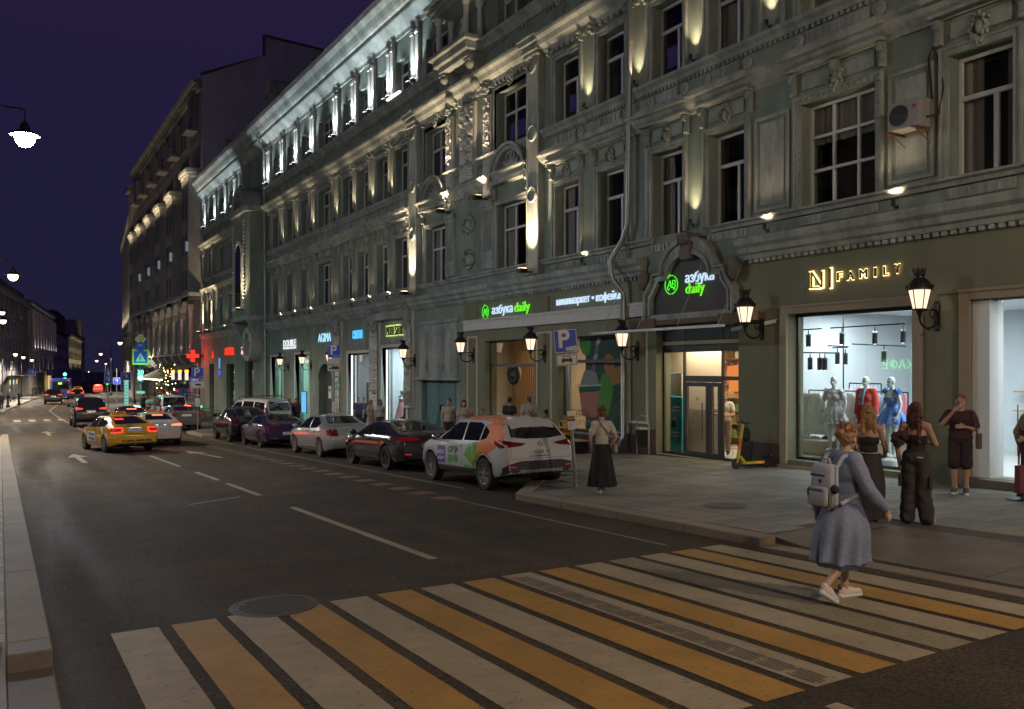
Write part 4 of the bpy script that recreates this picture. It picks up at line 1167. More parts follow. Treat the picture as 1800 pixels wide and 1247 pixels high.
# ------------------------------------------------------------ street lamps
GL_HOT = emis('street_lamp_glow',(1.0,0.80,0.59),1150)
GL_COOL = emis('bright_street_lamp_glow',(0.86,0.92,1.0),1050)
GL_WARM = emis('far_street_lamp_glow',(1.0,0.80,0.50),5)
def street_lamp(x,y,h,arm,label,glow,w=0,col=(1,.86,.68),group='street lamps on iron poles',s=1.0):
    """iron pole with a side arm and a hanging domed lantern; arm is the reach in x (sign gives the side)"""
    zb = (pav_z(x,y) if x > 6 else road_z(y)+.13)
    o = empty('street_lamp',(x,y,zb),label=label,cat='street lamp',group=group)
    b = MB().lathe([(.26,0),(.26,.12),(.20,.16),(.18,.55),(.13,.62),(.10,.95),(.085,1.0),(.06,h*.6),(.045,h+.2),(.06,h+.25),(.03,h+.4),(.001,h+.5)],n=12);b.build('pole',M['iron'],o,smooth=40)
    b = MB().tube([(0,0,h),(arm*.5,0,h+.12),(arm,0,h+.10),(arm,0,h-.25)],.028,7);b.tube([(0,0,h-.7),(arm*.35,0,h-.25),(arm*.6,0,h+.1)],.018,6);b.build('arm',M['iron'],o,smooth=50)
    b = MB().lathe([(.05,-.22),(.10,-.28),(.14,-.42),(.36,-.55),(.36,-.58),(.22,-.57),(.001,-.56)],(arm,0,h),16);b.build('shade',M['iron'],o,smooth=40)
    b = MB().lathe([(.001,-.88),(.12,-.85),(.20,-.76),(.235,-.64),(.22,-.575),(.001,-.57)],(arm,0,h),16);b.build('globe',glow,o,smooth=60)
    if w: lamp_spot(o,(arm,0,h-.93),(arm,0,0),w*9,col,168,.3,.2)
    return o
street_lamp(-1.3,25.3,9.4,1.85,'dazzling white street lamp hanging over the left kerb, the nearest one',GL_COOL)
street_lamp(-1.2,48.5,8.6,1.75,'street lamp high at the left edge beneath the dazzling one',GL_WARM,620)
street_lamp(-1.2,77.5,8.3,1.4,'street lamp at the left edge, third along the row',GL_WARM,500)
GL_FILL = emis('fill_lamp_glow',(.94,.96,1.0),600)  # unseen lamps added to brighten the far facades
for k,(x,y) in enumerate(((-4.5,41),(-4.5,60),(-5,88),(-5,116))):
    street_lamp(x,y,9.4,1.2,'added fill lamp on the left pavement out of frame, %s of four' % ORD[k],GL_FILL)
# lamps standing beside and behind the photographer that light the crossing
street_lamp(11.4,-3.6,9.2,-1.4,'street lamp on the right pavement before the crossing',GL_HOT)
street_lamp(-1.3,-6.0,9.2,1.7,'street lamp on the left pavement behind the crossing',GL_HOT)
street_lamp(-1.3,-34,9.2,1.7,'street lamp on the left pavement farther behind the crossing',GL_HOT)
for (px,py,Y,arm,lab) in [(211,604,108,-1.5,'street lamp on the right side over the traffic light'),(177,623,150,-1.5,'street lamp far on the right, second beyond the traffic light'),(4,551,98,0.9,'small street lamp at the left edge before the dark building'),
                             (27,624,122,1.4,'street lamp before the left dark building, at its corner'),(41,629,140,1.4,'street lamp before the left dark building, farther one'),(56,634,152,1.4,'street lamp where the dark building meets the pale one'),
                             (82,636,215,1.4,'far street lamp before the pale columned building'),(93,636,240,1.4,'far street lamp on the left, just right of the pale building'),(107,639,280,1.4,'far street lamp before the lit yellow facade'),
                             (124,643,330,1.4,'tiny street lamp before the lit yellow facade'),(170,635,175,-1.5,'street lamp far on the right, third in the row'),(186,640,230,-1.5,'tiny street lamp far on the right'),(156,654,420,-1.4,'tiny street lamp at the end of the street')]:
    dx,dy = ray(px);x = Y*dx/dy;z = EYE+(HY_-py)/F_*Y/dy
    zb = road_z(Y)+.13
    o = street_lamp(x-arm,Y,z-zb+.7,arm,lab,GL_WARM,520 if Y < 230 else 0,group='distant street lamps')
    o.location.z = zb
# ------------------------------------------------------------ shop interiors: rooms, lights, fittings
def room(name,y0,y1,z0,z1,depth,mw,mf,mc,parent=B1,x0=DF+.552):
    """open-fronted room behind a shop window"""
    b = MB();t = .1
    b.box(x0+depth,x0+depth+t,y0-t,y1+t,z0-t,z1+t);b.box(x0,x0+depth,y0-t,y0,z0-t,z1+t);b.box(x0,x0+depth,y1,y1+t,z0-t,z1+t)
    w = b.build(name,mw,parent)
    MB().box(x0-.3,x0+depth,y0,y1,z0-t,z0).build(name+'_floor',mf,parent);MB().box(x0-.3,x0+depth,y0,y1,z1,z1+t).build(name+'_ceiling',mc,parent)
    return w
M['int_white'] = mat('white_interior',(0.62,0.66,0.68),0.8,var=0.04)
M['int_cream'] = mat('cream_interior',(0.60,0.50,0.38),0.8,var=0.06)
M['int_floor'] = mat('pale_floor',(0.42,0.43,0.42),0.35,var=0.1)
M['int_mint'] = mat('mint_interior',(0.46,0.62,0.56),0.8,var=0.05)
M['wood'] = mat('oak_slats',(0.42,0.25,0.11),0.55,var=0.3,scale=8)
def frame_glass(o,name,x,bars,m='alu_dark',t=.06,parent=B1,glass=True):
    """metal frame round opening o with panes between the bars; bars = list of y positions"""
    y0,y1,z0,z1 = o;b = MB()
    b.box(x-.04,x+.04,y0,y1,z1-t,z1);b.box(x-.04,x+.04,y0,y1,z0,z0+t);b.box(x-.04,x+.04,y0,y0+t,z0+t,z1-t);b.box(x-.04,x+.04,y1-t,y1,z0+t,z1-t)
    for k in bars: b.box(x-.04,x+.04,k-t/2,k+t/2,z0+t,z1-t)
    f = b.build(name,M[m],parent,bevel=.006)
    ed = [y0]+list(bars)+[y1]
    if glass:
        for a,c in zip(ed,ed[1:]): MB().box(x-.006,x+.006,a+t/2,c-t/2,z0+t,z1-t).build('pane',M['glass'],f)
    return f
def downlight(parent,x,y,z,w,col,sx_=.6,sy_=2.0,tilt=0):
    return lamp_area(parent,(x,y,z),(0,tilt,0),sx_,sy_,w,col)

def px_at(px,py,X):                                   # point on the sight line at depth X
    dx,dy = ray(px);t = X/dx
    return Vector((X,t*dy,EYE+(HY_-py)/F_*t))
# --- boutique with the mannequins
y0,y1,z0,z1 = O_nf
fl_nf = z0-.02
room('boutique_room',6.9,15.42,fl_nf,z1+.25,6.2,mat('boutique_wall',(.46,.50,.53),.8,var=.05),M['int_floor'],M['int_white'])
b = MB();b.box(20.2,23.0,px_at(1490,700,20.2).y+.02,px_at(1490,700,20.2).y+.16,fl_nf,z1+.24);b.build('boutique_partition',M['int_white'],B1)
b = MB();b.box(22.6,22.95,7.4,12.2,fl_nf+1.1,fl_nf+1.14);b.box(22.6,22.95,7.4,12.2,fl_nf+1.6,fl_nf+1.64);b.build('wall_shelf',M['wood'],B1)
frame_glass(O_nf,'boutique_window',DF+.34,[])
b = MB();t = .20
b.box(DF-.08,DF+.3,y0-t,y0,z0-.12,z1+t);b.box(DF-.08,DF+.3,y1,y1+t,z0-.12,z1+t);b.box(DF-.08,DF+.3,y0,y1,z1,z1+t);b.box(DF-.10,DF-.08,y0-t,y1+t,z1+t-.06,z1+t)
b.box(DF-.12,DF+.3,y0-t-.05,y1+t+.05,z0-.24,z0-.12);b.build('window_surround',M['beige'],B1,bevel=.01)
b = MB();b.box(DF-.10,DF+.0,O_nd[1]+.15,y1+t+.08,-2,z0-.24);b.build('stone_base',M['beige'],B1,bevel=.01)
BQ = empty('boutique_lighting',(DF+2,12,z1),label='black ceiling track with spotlights inside the boutique window',cat='track lights')
base = Vector(BQ.location)
def rail(pa,pb):
    MB().tube([pa-base,pb-base],.022,4).build('rail',M['iron'],BQ)
def track_spot(p,down=.28,dx=.1,dy=.08):
    q = p-base
    o = MB().tube([q,q+Vector((0,0,-.12))],.015,6).build('stem',M['iron'],BQ)
    a = q+Vector((0,0,-.12));e_ = a+Vector((dx,dy,-down))
    h = MB().tube([a,e_],.062,12).build('spot_head',M['iron'],BQ,smooth=50)
    d = (e_-a).normalized()
    MB().tube([e_,e_+d*.006],.052,12).build('spot_lens',M['bulb_cool'],h)
for X,(xa,ya),(xb,yb) in [(17.7,(1412,580),(1444,578)),(18.6,(1460,577),(1592,569)),(19.4,(1437,607),(1491,610)),(19.6,(1456,612),(1490,611)),(17.9,(1412,620),(1470,621)),(19.4,(1498,605),(1592,609))]:
    rail(px_at(xa,ya,X),px_at(xb,yb,X))
for X,px,py in [(17.7,1421,581),(18.6,1480,577),(18.6,1538,575),(18.6,1588,572),(19.4,1472,613),(19.4,1486,614),(17.9,1424,622),(17.9,1441,622),(17.9,1450,622),(19.4,1554,608)]:
    track_spot(px_at(px,py,X))
for px,py0,py1,X in [(1463,580,672,19.9),(1482.5,556,690,19.0)]:
    a,c = px_at(px,py0,X),px_at(px,py1,X);MB().tube([a-base,c-base],.02,6).build('post',M['iron'],BQ)
for k in range(3): downlight(BQ,1.0-(k == 0)*.6,-3.4+k*2.6,.18,195,(.88,.95,1.0),1.6,1.6)
# racks with clothes on hangers
def rack(x,y0,y1,z,label,garments,seed):
    o = empty('clothes_rack',(x,(y0+y1)/2,fl_nf),label=label,cat='clothes rack')
    h = z-fl_nf;L = (y1-y0)/2
    b = MB();b.tube([(0,-L,h),(0,L,h)],.018,6);b.tube([(0,-L,h),(0,-L,.02)],.018,6);b.tube([(0,L,h),(0,L,.02)],.018,6);b.tube([(-.2,-L,.02),(.2,-L,.02)],.018,6);b.tube([(-.2,L,.02),(.2,L,.02)],.018,6)
    b.build('rail',M['iron'],o)
    rnd = random.Random(seed)
    for k in range(garments):
        yy = y0+.12+(y1-y0-.24)*k/(garments-1)
        col = rnd.choice([(.55,.52,.45),(.60,.60,.60),(.62,.5,.44),(.35,.45,.6),(.5,.15,.2),(.62,.58,.5),(.3,.3,.32),(.55,.42,.5)])
        garment(x,yy,z-.02,rnd.uniform(.7,1.15),.20,col,rnd,'rack','%s %s rack' % (ORD[garments-1-k],'long' if garments > 10 else 'short rear'))
GM = {}
gcount = [0]
def garment(x,y,z,L,hw,col,rnd,kind,near,broad=False,lab=None):
    k = tuple(round(c,2) for c in col)
    if k not in GM: GM[k] = mat('garment_cloth',col,0.85,var=0.18,scale=9,bump=0.2,bscale=30)
    gcount[0] += 1
    names = ['cream','white','blush','blue','wine red','ivory','charcoal','mauve']
    cl = {(.55,.52,.45): 'cream',(.60,.60,.60): 'white',(.62,.5,.44): 'blush',(.35,.45,.6): 'pale blue',(.5,.15,.2): 'wine red',(.62,.58,.5): 'ivory',(.3,.3,.32): 'charcoal',(.55,.42,.5): 'mauve'}.get(col,'pale')
    o = empty('hanging_garment',(x,y,z),label=lab or ('%s garment hanging %s from the left on the %s clothes rack' % (cl,near.split()[0],near.split(' ',1)[1].replace(' rack',''))),cat='garment',group='garments on the boutique racks')
    b = MB();n = 9;rows = 7
    for j in range(rows+1):
        t = j/rows;zz_ = -.06-L*t;w = hw*(.55+.5*min(1,t*5)) + .03*t;th = .035+.03*t
        for i in range(n*2):
            a = 2*PI*i/(n*2)
            fold = 1+.22*math.sin(a*5+j*.4+rnd.random()*.3)*t
            if broad: b.v.append((math.sin(a)*th*fold*1.6,math.cos(a)*w,zz_))
            else: b.v.append((math.cos(a)*w,math.sin(a)*th*fold,zz_))
    m = n*2
    for j in range(rows):
        for i in range(m): b.f.append((j*m+i,j*m+(i+1) % m,(j+1)*m+(i+1) % m,(j+1)*m+i));b.m.append(0)
    b.f.append(tuple(range(m)));b.m.append(0)
    b.build('cloth',GM[k],o,smooth=60)
    h = MB().tube([(0,0,.02),(0,0,-.05)],.006,5);h.tube([(-hw*.8*(not broad),-hw*.8*broad,-.10),(0,0,-.05),(hw*.8*(not broad),hw*.8*broad,-.10)],.007,5);h.build('hanger',M['chrome'],o)
    return o
p = px_at(1422,686,18.5);q = px_at(1596,688,18.5)
rack(18.5,q.y,p.y,p.z,'long black clothes rack behind the mannequins, full of garments',15,5)
p = px_at(1493,674,19.7);q = px_at(1549,673,19.7)
rack(19.7,q.y,p.y,p.z,'short rear clothes rack, raised behind the middle mannequin',8,8)
rnd = random.Random(2)
for px,L,col,lab in [(1433,1.05,(.62,.60,.52),'double breasted cream jacket hanging left of the mannequins'),(1490,1.0,(.60,.60,.54),'double breasted ivory jacket hanging between two mannequins'),(1414,.95,(.55,.52,.45),'pale coat at the left edge of the boutique window')]:
    p = px_at(px,688,18.1);g = garment(18.1,p.y,p.z,L,.34,col,rnd,'f','front',True,lab)
    b = MB()
    for s_ in (-1,1):
        b.face([(s_*.03,-.12),(s_*.20,-.14),(s_*.06,-.55)],-.075,-.06)
        for k in range(3): b.ball((-.10,s_*.07,-.55-.13*k),.014,6,4)
    b.build('lapel',mat('lapel_cloth',tuple(c*.8 for c in col),.8,var=.1),g)
p = px_at(1433,760,18.1);garment(18.1,p.y,p.z-.05,.85,.22,(.62,.60,.52),rnd,'f','x',True,'long cream trousers hanging below the left jacket')
p = px_at(1451,760,18.2);garment(18.2,p.y,p.z-.05,.75,.16,(.10,.10,.11),rnd,'f','x',True,'black skirt hanging beside the cream trousers')
# low bench display
b = MB();b.prof([(0,0),(.5,0),(.6,.4),(-.1,.4)],-.9,.9);o = b.build('display_bench',M['int_cream'],None,(17.9,px_at(1440,790,17.9).y,fl_nf),bevel=.03)
tag(o,'low cream display bench on the floor at the left of the boutique window','bench')
o = MB().prof([(0,0),(.5,0),(.6,.4),(-.1,.4)],-.9,.9).build('display_bench',M['int_cream'],None,(19.0,px_at(1570,790,19.0).y,fl_nf),bevel=.03)
tag(o,'low cream display bench behind the blue dress mannequin','bench')

# --- boutique entrance at the right edge
y0,y1,z0,z1 = O_nd
room('entrance_room',2.0,6.75,z0,z1+.2,5.0,M['int_white'],M['int_floor'],M['int_white'])
downlight(B1,19,5,z1+.15,140,(.84,.93,1.0),1.5,2);downlight(B1,17.4,6.6,z1-.05,40,(.84,.93,1.0),.5,1.2)
b = MB();t = .22
b.box(DF-.09,DF+.3,y1,y1+t,-1.5,z1+t);b.box(DF-.09,DF+.3,y0,y1,z1,z1+t);b.box(DF-.12,DF-.09,y0,y1+t,z1+t-.07,z1+t);b.build('door_surround',M['beige'],B1,bevel=.01)
b = MB();b.box(DF+.02,DF+.5,y1-.34,y1-.004,z0,z1-.01);b.build('white_reveal',M['int_white'],B1)
yh = y1-.36
sh = MB();zsh = fz(1760,634)
for k in range(int((z1-.35-zsh)/.085)):
    sh.prof([(DF+.40,zsh+k*.085),(DF+.37,zsh+k*.085+.02),(DF+.37,zsh+k*.085+.065),(DF+.40,zsh+k*.085+.083),(DF+.42,zsh+k*.085+.083),(DF+.42,zsh+k*.085)],y0,yh-.55)
sh.build('roller_shutter',M['white_plain'],B1)
MB().box(DF+.25,DF+.5,y0,yh-.5,z1-.36,z1-.02).build('shutter_box',M['white_plain'],B1,bevel=.02)
b = MB();b.box(DF+.36,DF+.375,yh-.62,yh-.04,z0+.02,z1-.02);gd = b.build('glass_door',M['glass'],B1)
b = MB()
for k in (0,1):
    yy = yh-.36-.14*k
    b.tube([(DF+.30,yy,fz(1735,800)),(DF+.30,yy,fz(1735,711))],.016,8)
b.build('handle',M['chrome'],gd)
b = MB();b.box(DF+.335,DF+.355,yh-1.42,yh-.66,z0+.02,zsh);wp = b.build('white_glass_panel',M['white_plain'],B1)
MB().lathe([(.085,0),(.085,.004),(.001,.004)],n=20).xf(Matrix.Translation((DF+.33,yh-1.05,fz(1770,686))) @ Matrix.Rotation(R(-90),4,'Y')).build('yellow_dot',mat('yellow_sticker',(.6,.5,.02),.5,var=0),wp)
text('door_logo','N',.20,M['black'],wp,(DF+.333,yh-1.08,fz(1770,712)),depth=.002);text('door_logo','ꟷ ꟷ',.10,M['black'],wp,(DF+.333,yh-1.08,fz(1770,722)),depth=.002)
b = MB();b.box(DF-.25,DF+.55,y0,y1+.05,-1.5,z0-.005);b.build('door_step',M['granite_dark'],B1,bevel=.01)

# --- minimarket door and its lobby
y0,y1,z0,z1 = O_md
room('minimarket_room',15.64,20.14,z0,fz(1225,606)+.02,6.5,M['int_cream'],M['int_floor'],M['int_cream'])
ysp = [fy(1256.5),fy(1189.5)]
f = frame_glass(O_md,'minimarket_front',DF+.30,ysp,glass=False)
ztop = fz(1225,612)
b = MB();b.box(DF+.28,DF+.34,y0+.06,y1-.06,ztop,z1-.06);b.build('dark_fascia',mat('dark_fascia_panel',(.05,.045,.05),.5,var=.2),f)
ed = [y0]+ysp+[y1]
for a,c in zip(ed,ed[1:]):
    MB().box(DF+.26,DF+.285,a+.03,c-.03,ztop-.10,ztop+.06).build('transom',M['alu_dark'],f)
MB().box(DF+.265,DF+.335,ysp[0]+.03,ysp[1]-.03,fz(1225,672),fz(1225,661)).build('transom',M['alu_dark'],f)
MB().box(DF+.265,DF+.335,y0+.06,ysp[0]-.03,fz(1275,669),fz(1275,662)).build('transom',M['alu_dark'],f)
for a,c in ((y0+.06,ysp[0]-.03),(ysp[1]+.03,y1-.06)): MB().box(DF+.295,DF+.305,a,c,z0+.06,ztop-.1).build('pane',M['glass'],f)
MB().box(DF+.295,DF+.305,ysp[0]+.03,ysp[1]-.03,fz(1225,661),ztop-.1).build('pane',M['glass'],f)
def door_leaf(a,c,nm):
    zt = fz(1225,673);b = MB();t = .11
    b.box(DF+.25,DF+.33,a,a+t,z0+.03,zt);b.box(DF+.25,DF+.33,c-t,c,z0+.03,zt);b.box(DF+.25,DF+.33,a+t,c-t,zt-t,zt);b.box(DF+.25,DF+.33,a+t,c-t,z0+.03,z0+.16)
    d = b.build(nm,M['alu_dark'],f,bevel=.008);MB().box(DF+.285,DF+.295,a+t,c-t,z0+.16,zt-t).build('pane',M['glass'],d);return d
ymid = fy(1234)
d1 = door_leaf(ymid+.005,ysp[1]-.035,'door');d2 = door_leaf(ysp[0]+.035,ymid-.005,'door')
MB().tube([(DF+.16,ymid+.16,fz(1226,772)),(DF+.16,ymid+.16,fz(1226,709))],.018,8).build('handle',M['metal_grey'],d1)
MB().lathe([(.05,0),(.05,.003),(.001,.003)],n=18).xf(Matrix.Translation((DF+.28,fy(1213),fz(1213,702))) @ Matrix.Rotation(R(-90),4,'Y')).build('yellow_dot',mat('yellow_sticker',(.6,.42,.02),.5,var=0),d1)
for k in range(3): downlight(B1,17.6+2*k,17.6,fz(1225,606)-.02,120,(1,.80,.58),.8,3.4)
ML = empty('minimarket_lobby',(17.6,18.9,z0),label='pale lobby partition inside the minimarket door',cat='partition')
MB().box(.2,.3,-1.1,2.0,0,4.0).build('panel',M['int_cream'],ML);MB().box(.17,.2,-1.1,2.0,0,1.25).build('dado',mat('greige_dado',(.36,.31,.25),.7,var=.08),ML)
ko = empty('advert_kiosk',(17.25,px_at(1183,803,17.25).y,z0),label='tall blue advertising column with white lettering inside the left pane of the minimarket door',cat='advertising stand')
bl = mat('kiosk_blue',(.03,.34,.46),.5,var=.08)
b = MB();b.box(-.12,.12,-.52,.30,0,1.62);b.build('body',bl,ko,bevel=.01);b = MB();b.box(-.125,.1,.0,.28,1.62,2.35);b.build('upper_box',mat('kiosk_deep_blue',(.02,.22,.36),.5,var=.1),ko)
MB().box(-.13,-.1,-.52,-.04,1.66,2.32).build('notice',M['white_plain'],ko);MB().box(-.11,-.09,.02,.30,2.38,2.58).build('top_card',M['blue_sign'],ko)
MB().box(-.135,-.12,-.25,-.11,.72,1.02).build('dark_slot',M['black'],ko)
for zz_,L in ((1.3,.3),(1.2,.36),(.55,.4),(.45,.3)): MB().box(-.126,-.12,-.45,-.45+L,zz_,zz_+.045).build('print_line',M['white_plain'],ko)
st = empty('orange_stand',(17.5,px_at(1202,800,17.5).y,z0),label='narrow orange and black poster stand behind the minimarket door',cat='poster stand')
MB().box(-.03,.03,-.13,.13,.8,1.35).build('orange_panel',mat('stand_orange',(.6,.22,.03),.5,var=.05),st);MB().box(-.03,.03,-.13,.13,0,.8).build('black_panel',M['black'],st)
# shelves seen through the right pane
shf = empty('shop_shelves',(20.4,px_at(1277,700,20.4).y,z0),label='stocked shelves deep inside the minimarket, seen through the right pane',cat='shelves')
b = MB()
for k in range(7): b.box(-.2,.2,-1.6,1.6,.25+.42*k,.28+.42*k)
b.box(.2,.24,-1.6,1.6,0,3.1);b.box(-.2,.2,-1.64,-1.6,0,3.1);b.box(-.2,.2,1.6,1.64,0,3.1);b.build('frame',M['wood'],shf)
rnd = random.Random(4);gm = [mat('goods_%s' % n,c,.5,var=.1) for n,c in (('white',(.6,.58,.52)),('orange',(.6,.2,.04)),('brown',(.2,.09,.05)),('green',(.1,.25,.08)),('cream',(.55,.4,.25)))]
b = MB()
for k in range(7):
    y = -1.55
    while y < 1.5:
        w = rnd.uniform(.06,.16);b.cur = rnd.randrange(5);h = rnd.uniform(.12,.3)
        b.box(-.15,.1,y,y+w,.281+.42*k,.281+.42*k+h);y += w+.015
b.build('goods',gm,shf,kind='stuff')
for k,(px,py) in enumerate(((1288,655),(1292,676))):
    p = px_at(px,py,19.3);o = MB().lathe([(.16,0),(.20,-.42),(.19,-.42),(.15,0)],n=14).build('orange_lampshade',emis('orange_shade_glow',(1,.28,.06),.9),None,p+Vector((0,0,.2)));tag(o,'orange lampshade hanging inside the minimarket, %s' % ('upper' if k == 0 else 'lower'),'lampshade')
fr = empty('floor_trolley',(17.4,px_at(1272,805,17.4).y,z0),label='low wheeled trolley frame on the floor behind the right pane',cat='trolley')
b = MB();b.tube([(0,-.35,.2),(0,.35,.2)],.012,6);b.tube([(0,-.35,.2),(0,-.35,.04)],.012,6);b.tube([(0,.35,.2),(0,.35,.04)],.012,6);b.tube([(.3,-.35,.2),(.3,.35,.2)],.012,6);b.build('frame',M['chrome'],fr)
# glass canopy with tie rods
cn = empty('glass_canopy',(DF,cy,zb0-.22),label='shallow glass canopy on tie rods over the minimarket door',cat='canopy')
b = MB();b.prof([(0,-.10),(-1.25,-.28),(-1.25,-.265),(0,-.085)],-2.5,2.9);b.build('pane',clear_glass('canopy_glass',(.80,.92,.86),.8,1.6,.06),cn)
b = MB();b.box(-1.28,-1.25,-2.5,2.9,-.31,-.24);b.build('edge_bar',M['galv'],cn)
b = MB();b.box(-.16,.0,-2.6,2.4,-.08,.08);b.box(-.22,-.16,-2.6,-1.2,-.12,.12);b.box(-.22,-.16,1.3,2.4,-.12,.12);b.build('wall_bar',mat('weathered_oak',(.16,.09,.05),.7,var=.4,scale=12),cn)
for y in (-2.2,-.7,.9,2.5):
    MB().tube([(-1.2,y,-.26),(-.06,y-.15,2.15)],.012,6).build('tie_rod',M['galv'],cn)

# --- window with the big poster
y0,y1,z0,z1 = O_mp
frame_glass(O_mp,'poster_window',DF+.28,[])
MB().box(DF+.24,DF+.33,y0+.06,y1-.06,fz(1040,638),fz(1040,632)).build('transom',M['alu_dark'],B1)
yr = fy(1010)                       # the warm interior shows left of this
room('cafe_room',y0-.03,O_mw[1]+.5,z0-.5,z1+.3,3.6,M['int_cream'],M['int_floor'],M['int_cream'])
downlight(B1,18.6,25.0,z1+.25,190,(1,.74,.48),1.2,6)
downlight(B1,17.2,yr-1.2,z1+.2,60,(1,.92,.80),.3,1.8)
pm_ = empty('window_poster',(DF+.45,0,0),label='large window poster with a pink coffee cup among green and orange leaves',cat='poster')
def pmat(n,c,e_=.0):
    m = mat(n,c,.7,var=.12,scale=1.5);return m
def shape(name,pts,m,x):
    MB().face(pts,x,x+.004).build(name,m,pm_)
def P(px,py): return (fy(px,DF+.45),fz(px,py,DF+.45))
shape('backing',[(y0-.0,z0+.06),(yr,z0+.06),(yr,z1-.02),(y0-.0,z1-.02)],pmat('poster_green',(.045,.10,.06)),0)
def leaf(name,cx,cy_,rx,ry,rot,m,x):
    pts = []
    for k in range(22):
        a = 2*PI*k/22;u,v = rx*math.cos(a)*(1-.12*math.sin(a)),ry*math.sin(a)
        pts.append(P(cx+u*math.cos(rot)-v*math.sin(rot),cy_+u*math.sin(rot)+v*math.cos(rot)))
    shape(name,pts[::-1],m,x)
leaf('leaf',1064,695,13,42,.08,pmat('poster_bright_green',(.10,.34,.06)),-.006)
leaf('leaf',1029,606,10,20,-.1,pmat('poster_bright_green',(.10,.36,.05)),-.006)
leaf('leaf',1071,643,9,21,-.08,pmat('poster_orange',(.50,.22,.04)),-.010)
leaf('leaf',1085,661,12,17,.4,pmat('poster_orange',(.52,.22,.04)),-.008)
shape('cup',[P(1019,691),P(1024,732),P(1049,734),P(1054,688)],pmat('poster_pink',(.62,.23,.17)),-.014)
shape('cup_band',[P(1018,680),P(1019,691),P(1054,688),P(1055,678)],pmat('poster_dark_green',(.05,.14,.09)),-.014)
shape('cup_lid',[P(1016,677.5),P(1016,680.5),P(1057,678.5),P(1057,675.5)],M['white_plain'],-.018)
shape('milk_dome',[P(1020,677),P(1053,675),P(1048,655),P(1040,650),P(1027,652)],pmat('poster_milk',(.34,.33,.31)),-.012)
for k in range(4): shape('straw',[P(1039+3*k,655-16*k+0),P(1046+3*k,653-16*k),P(1049+3*k,638-16*k),P(1042+3*k,640-16*k)][::-1],pmat('straw_%d' % (k % 2),(.5,.48,.48) if k % 2 else (.26,.16,.32)),-.020)
for t_,px,py in (('КАЙФ',1020,727),('ТУРБО',1004,727),('ЭНЕРГИЯ',1030,742)):
    if t_ == 'ЭНЕРГИЯ':
        text('poster_lettering','ЭНЕРГИЯ',.26,pmat('poster_pale',(.3,.36,.3)),pm_,(-.02,fy(1020,DF+.45),fz(1020,744,DF+.45)),depth=.001)
text('poster_lettering','турбо',.34,pmat('poster_dark',(.16,.05,.06)),pm_,(-.02,fy(1022,DF+.45),fz(1022,725,DF+.45)),depth=.001)
b = MB();b.box(0,.03,yr+.1,y1-.05,z0,z1-.3);o = b.build('wood_panel',M['wood'],None,(DF+1.2,0,0));tag(o,'lit pale wood panel inside the poster window at its left edge','panel')
MB().box(DF-.10,DF+.25,y0-.05,y1+.05,z0-.06,z0).build('window_ledge',M['trim'],B1,bevel=.01)
bo = empty('juice_bottle',(DF+.02,fy(1076),z0),label='small bottle of orange juice standing on the ledge of the poster window',cat='bottle')
MB().lathe([(.045,0),(.05,.02),(.05,.16),(.025,.22),(.02,.26),(.001,.26)],n=12).build('body',mat('orange_juice',(.7,.25,.02),.2,var=.1),bo,smooth=50);MB().lathe([(.024,.255),(.024,.29),(.001,.29)],n=10).build('cap',mat('orange_cap',(.6,.12,.02),.5,var=0),bo)

# --- window with curved oak slats
y0,y1,z0,z1 = O_mw
frame_glass(O_mw,'slatted_window',DF+.28,[])
MB().box(DF+.24,DF+.33,y0+.06,y1-.06,fz(895,645),fz(895,640)).build('transom',M['alu_dark'],B1)
sl = empty('oak_slats',(DF+1.6,0,0),label='curved oak slat screen inside the left cafe window',cat='slat screen')
for k in range(19):
    yb_ = y1+1.25-k*.145;pts = []
    for j in range(9):
        t = j/8;pts.append((-.0,yb_+(.42*math.sin(PI*t)*(1-k/22)-.0),z0-.4+(z1-z0+.5)*t))
    b = MB()
    for p_,q_ in zip(pts,pts[1:]):
        b.add([(-.04,p_[1]-.028,p_[2]),(.04,p_[1]-.028,p_[2]),(.04,p_[1]+.028,p_[2]),(-.04,p_[1]+.028,p_[2]),(-.04,q_[1]-.028,q_[2]),(.04,q_[1]-.028,q_[2]),(.04,q_[1]+.028,q_[2]),(-.04,q_[1]+.028,q_[2])],[(0,1,5,4),(1,2,6,5),(2,3,7,6),(3,0,4,7)])
    b.build('slat',M['wood'],sl)
hs = empty('round_sign',tuple(px_at(903,658,DF+.9)),label='round black hanging sign with a white emblem inside the slatted window',cat='sign')
MB().lathe([(.40,-.05),(.42,-.03),(.42,.03),(.40,.05)],n=28).xf(Matrix.Rotation(R(-90),4,'Y')).build('disc',M['black'],hs,smooth=40)
MB().lathe([(.43,.02),(.43,.07),(.40,.07),(.40,.05)],n=28).xf(Matrix.Rotation(R(-90),4,'Y') @ Matrix.Translation((0,0,-.1))).build('wood_rim',M['wood'],hs,smooth=40)
text('emblem','АВ',.26,M['white_plain'],hs,(-.055,0,0),depth=.003,bold=-.002)
b = MB()
for k in range(24): a0 = 2*PI*k/24;b.tube([(-.056,.26*math.cos(a0),.26*math.sin(a0)),(-.056,.26*math.cos(a0+.27),.26*math.sin(a0+.27))],.008,4)
b.build('emblem_ring',M['white_plain'],hs)
MB().tube([(0,-.1,.4),(0,-.1,2.2)],.008,5).build('cord',M['black'],hs)
pl = empty('ceiling_greenery',(DF+1.2,(y0+y1)/2,z1-.1),label='trailing green plant hung along the top of the slatted window',cat='plant')
rnd = random.Random(3);b = MB()
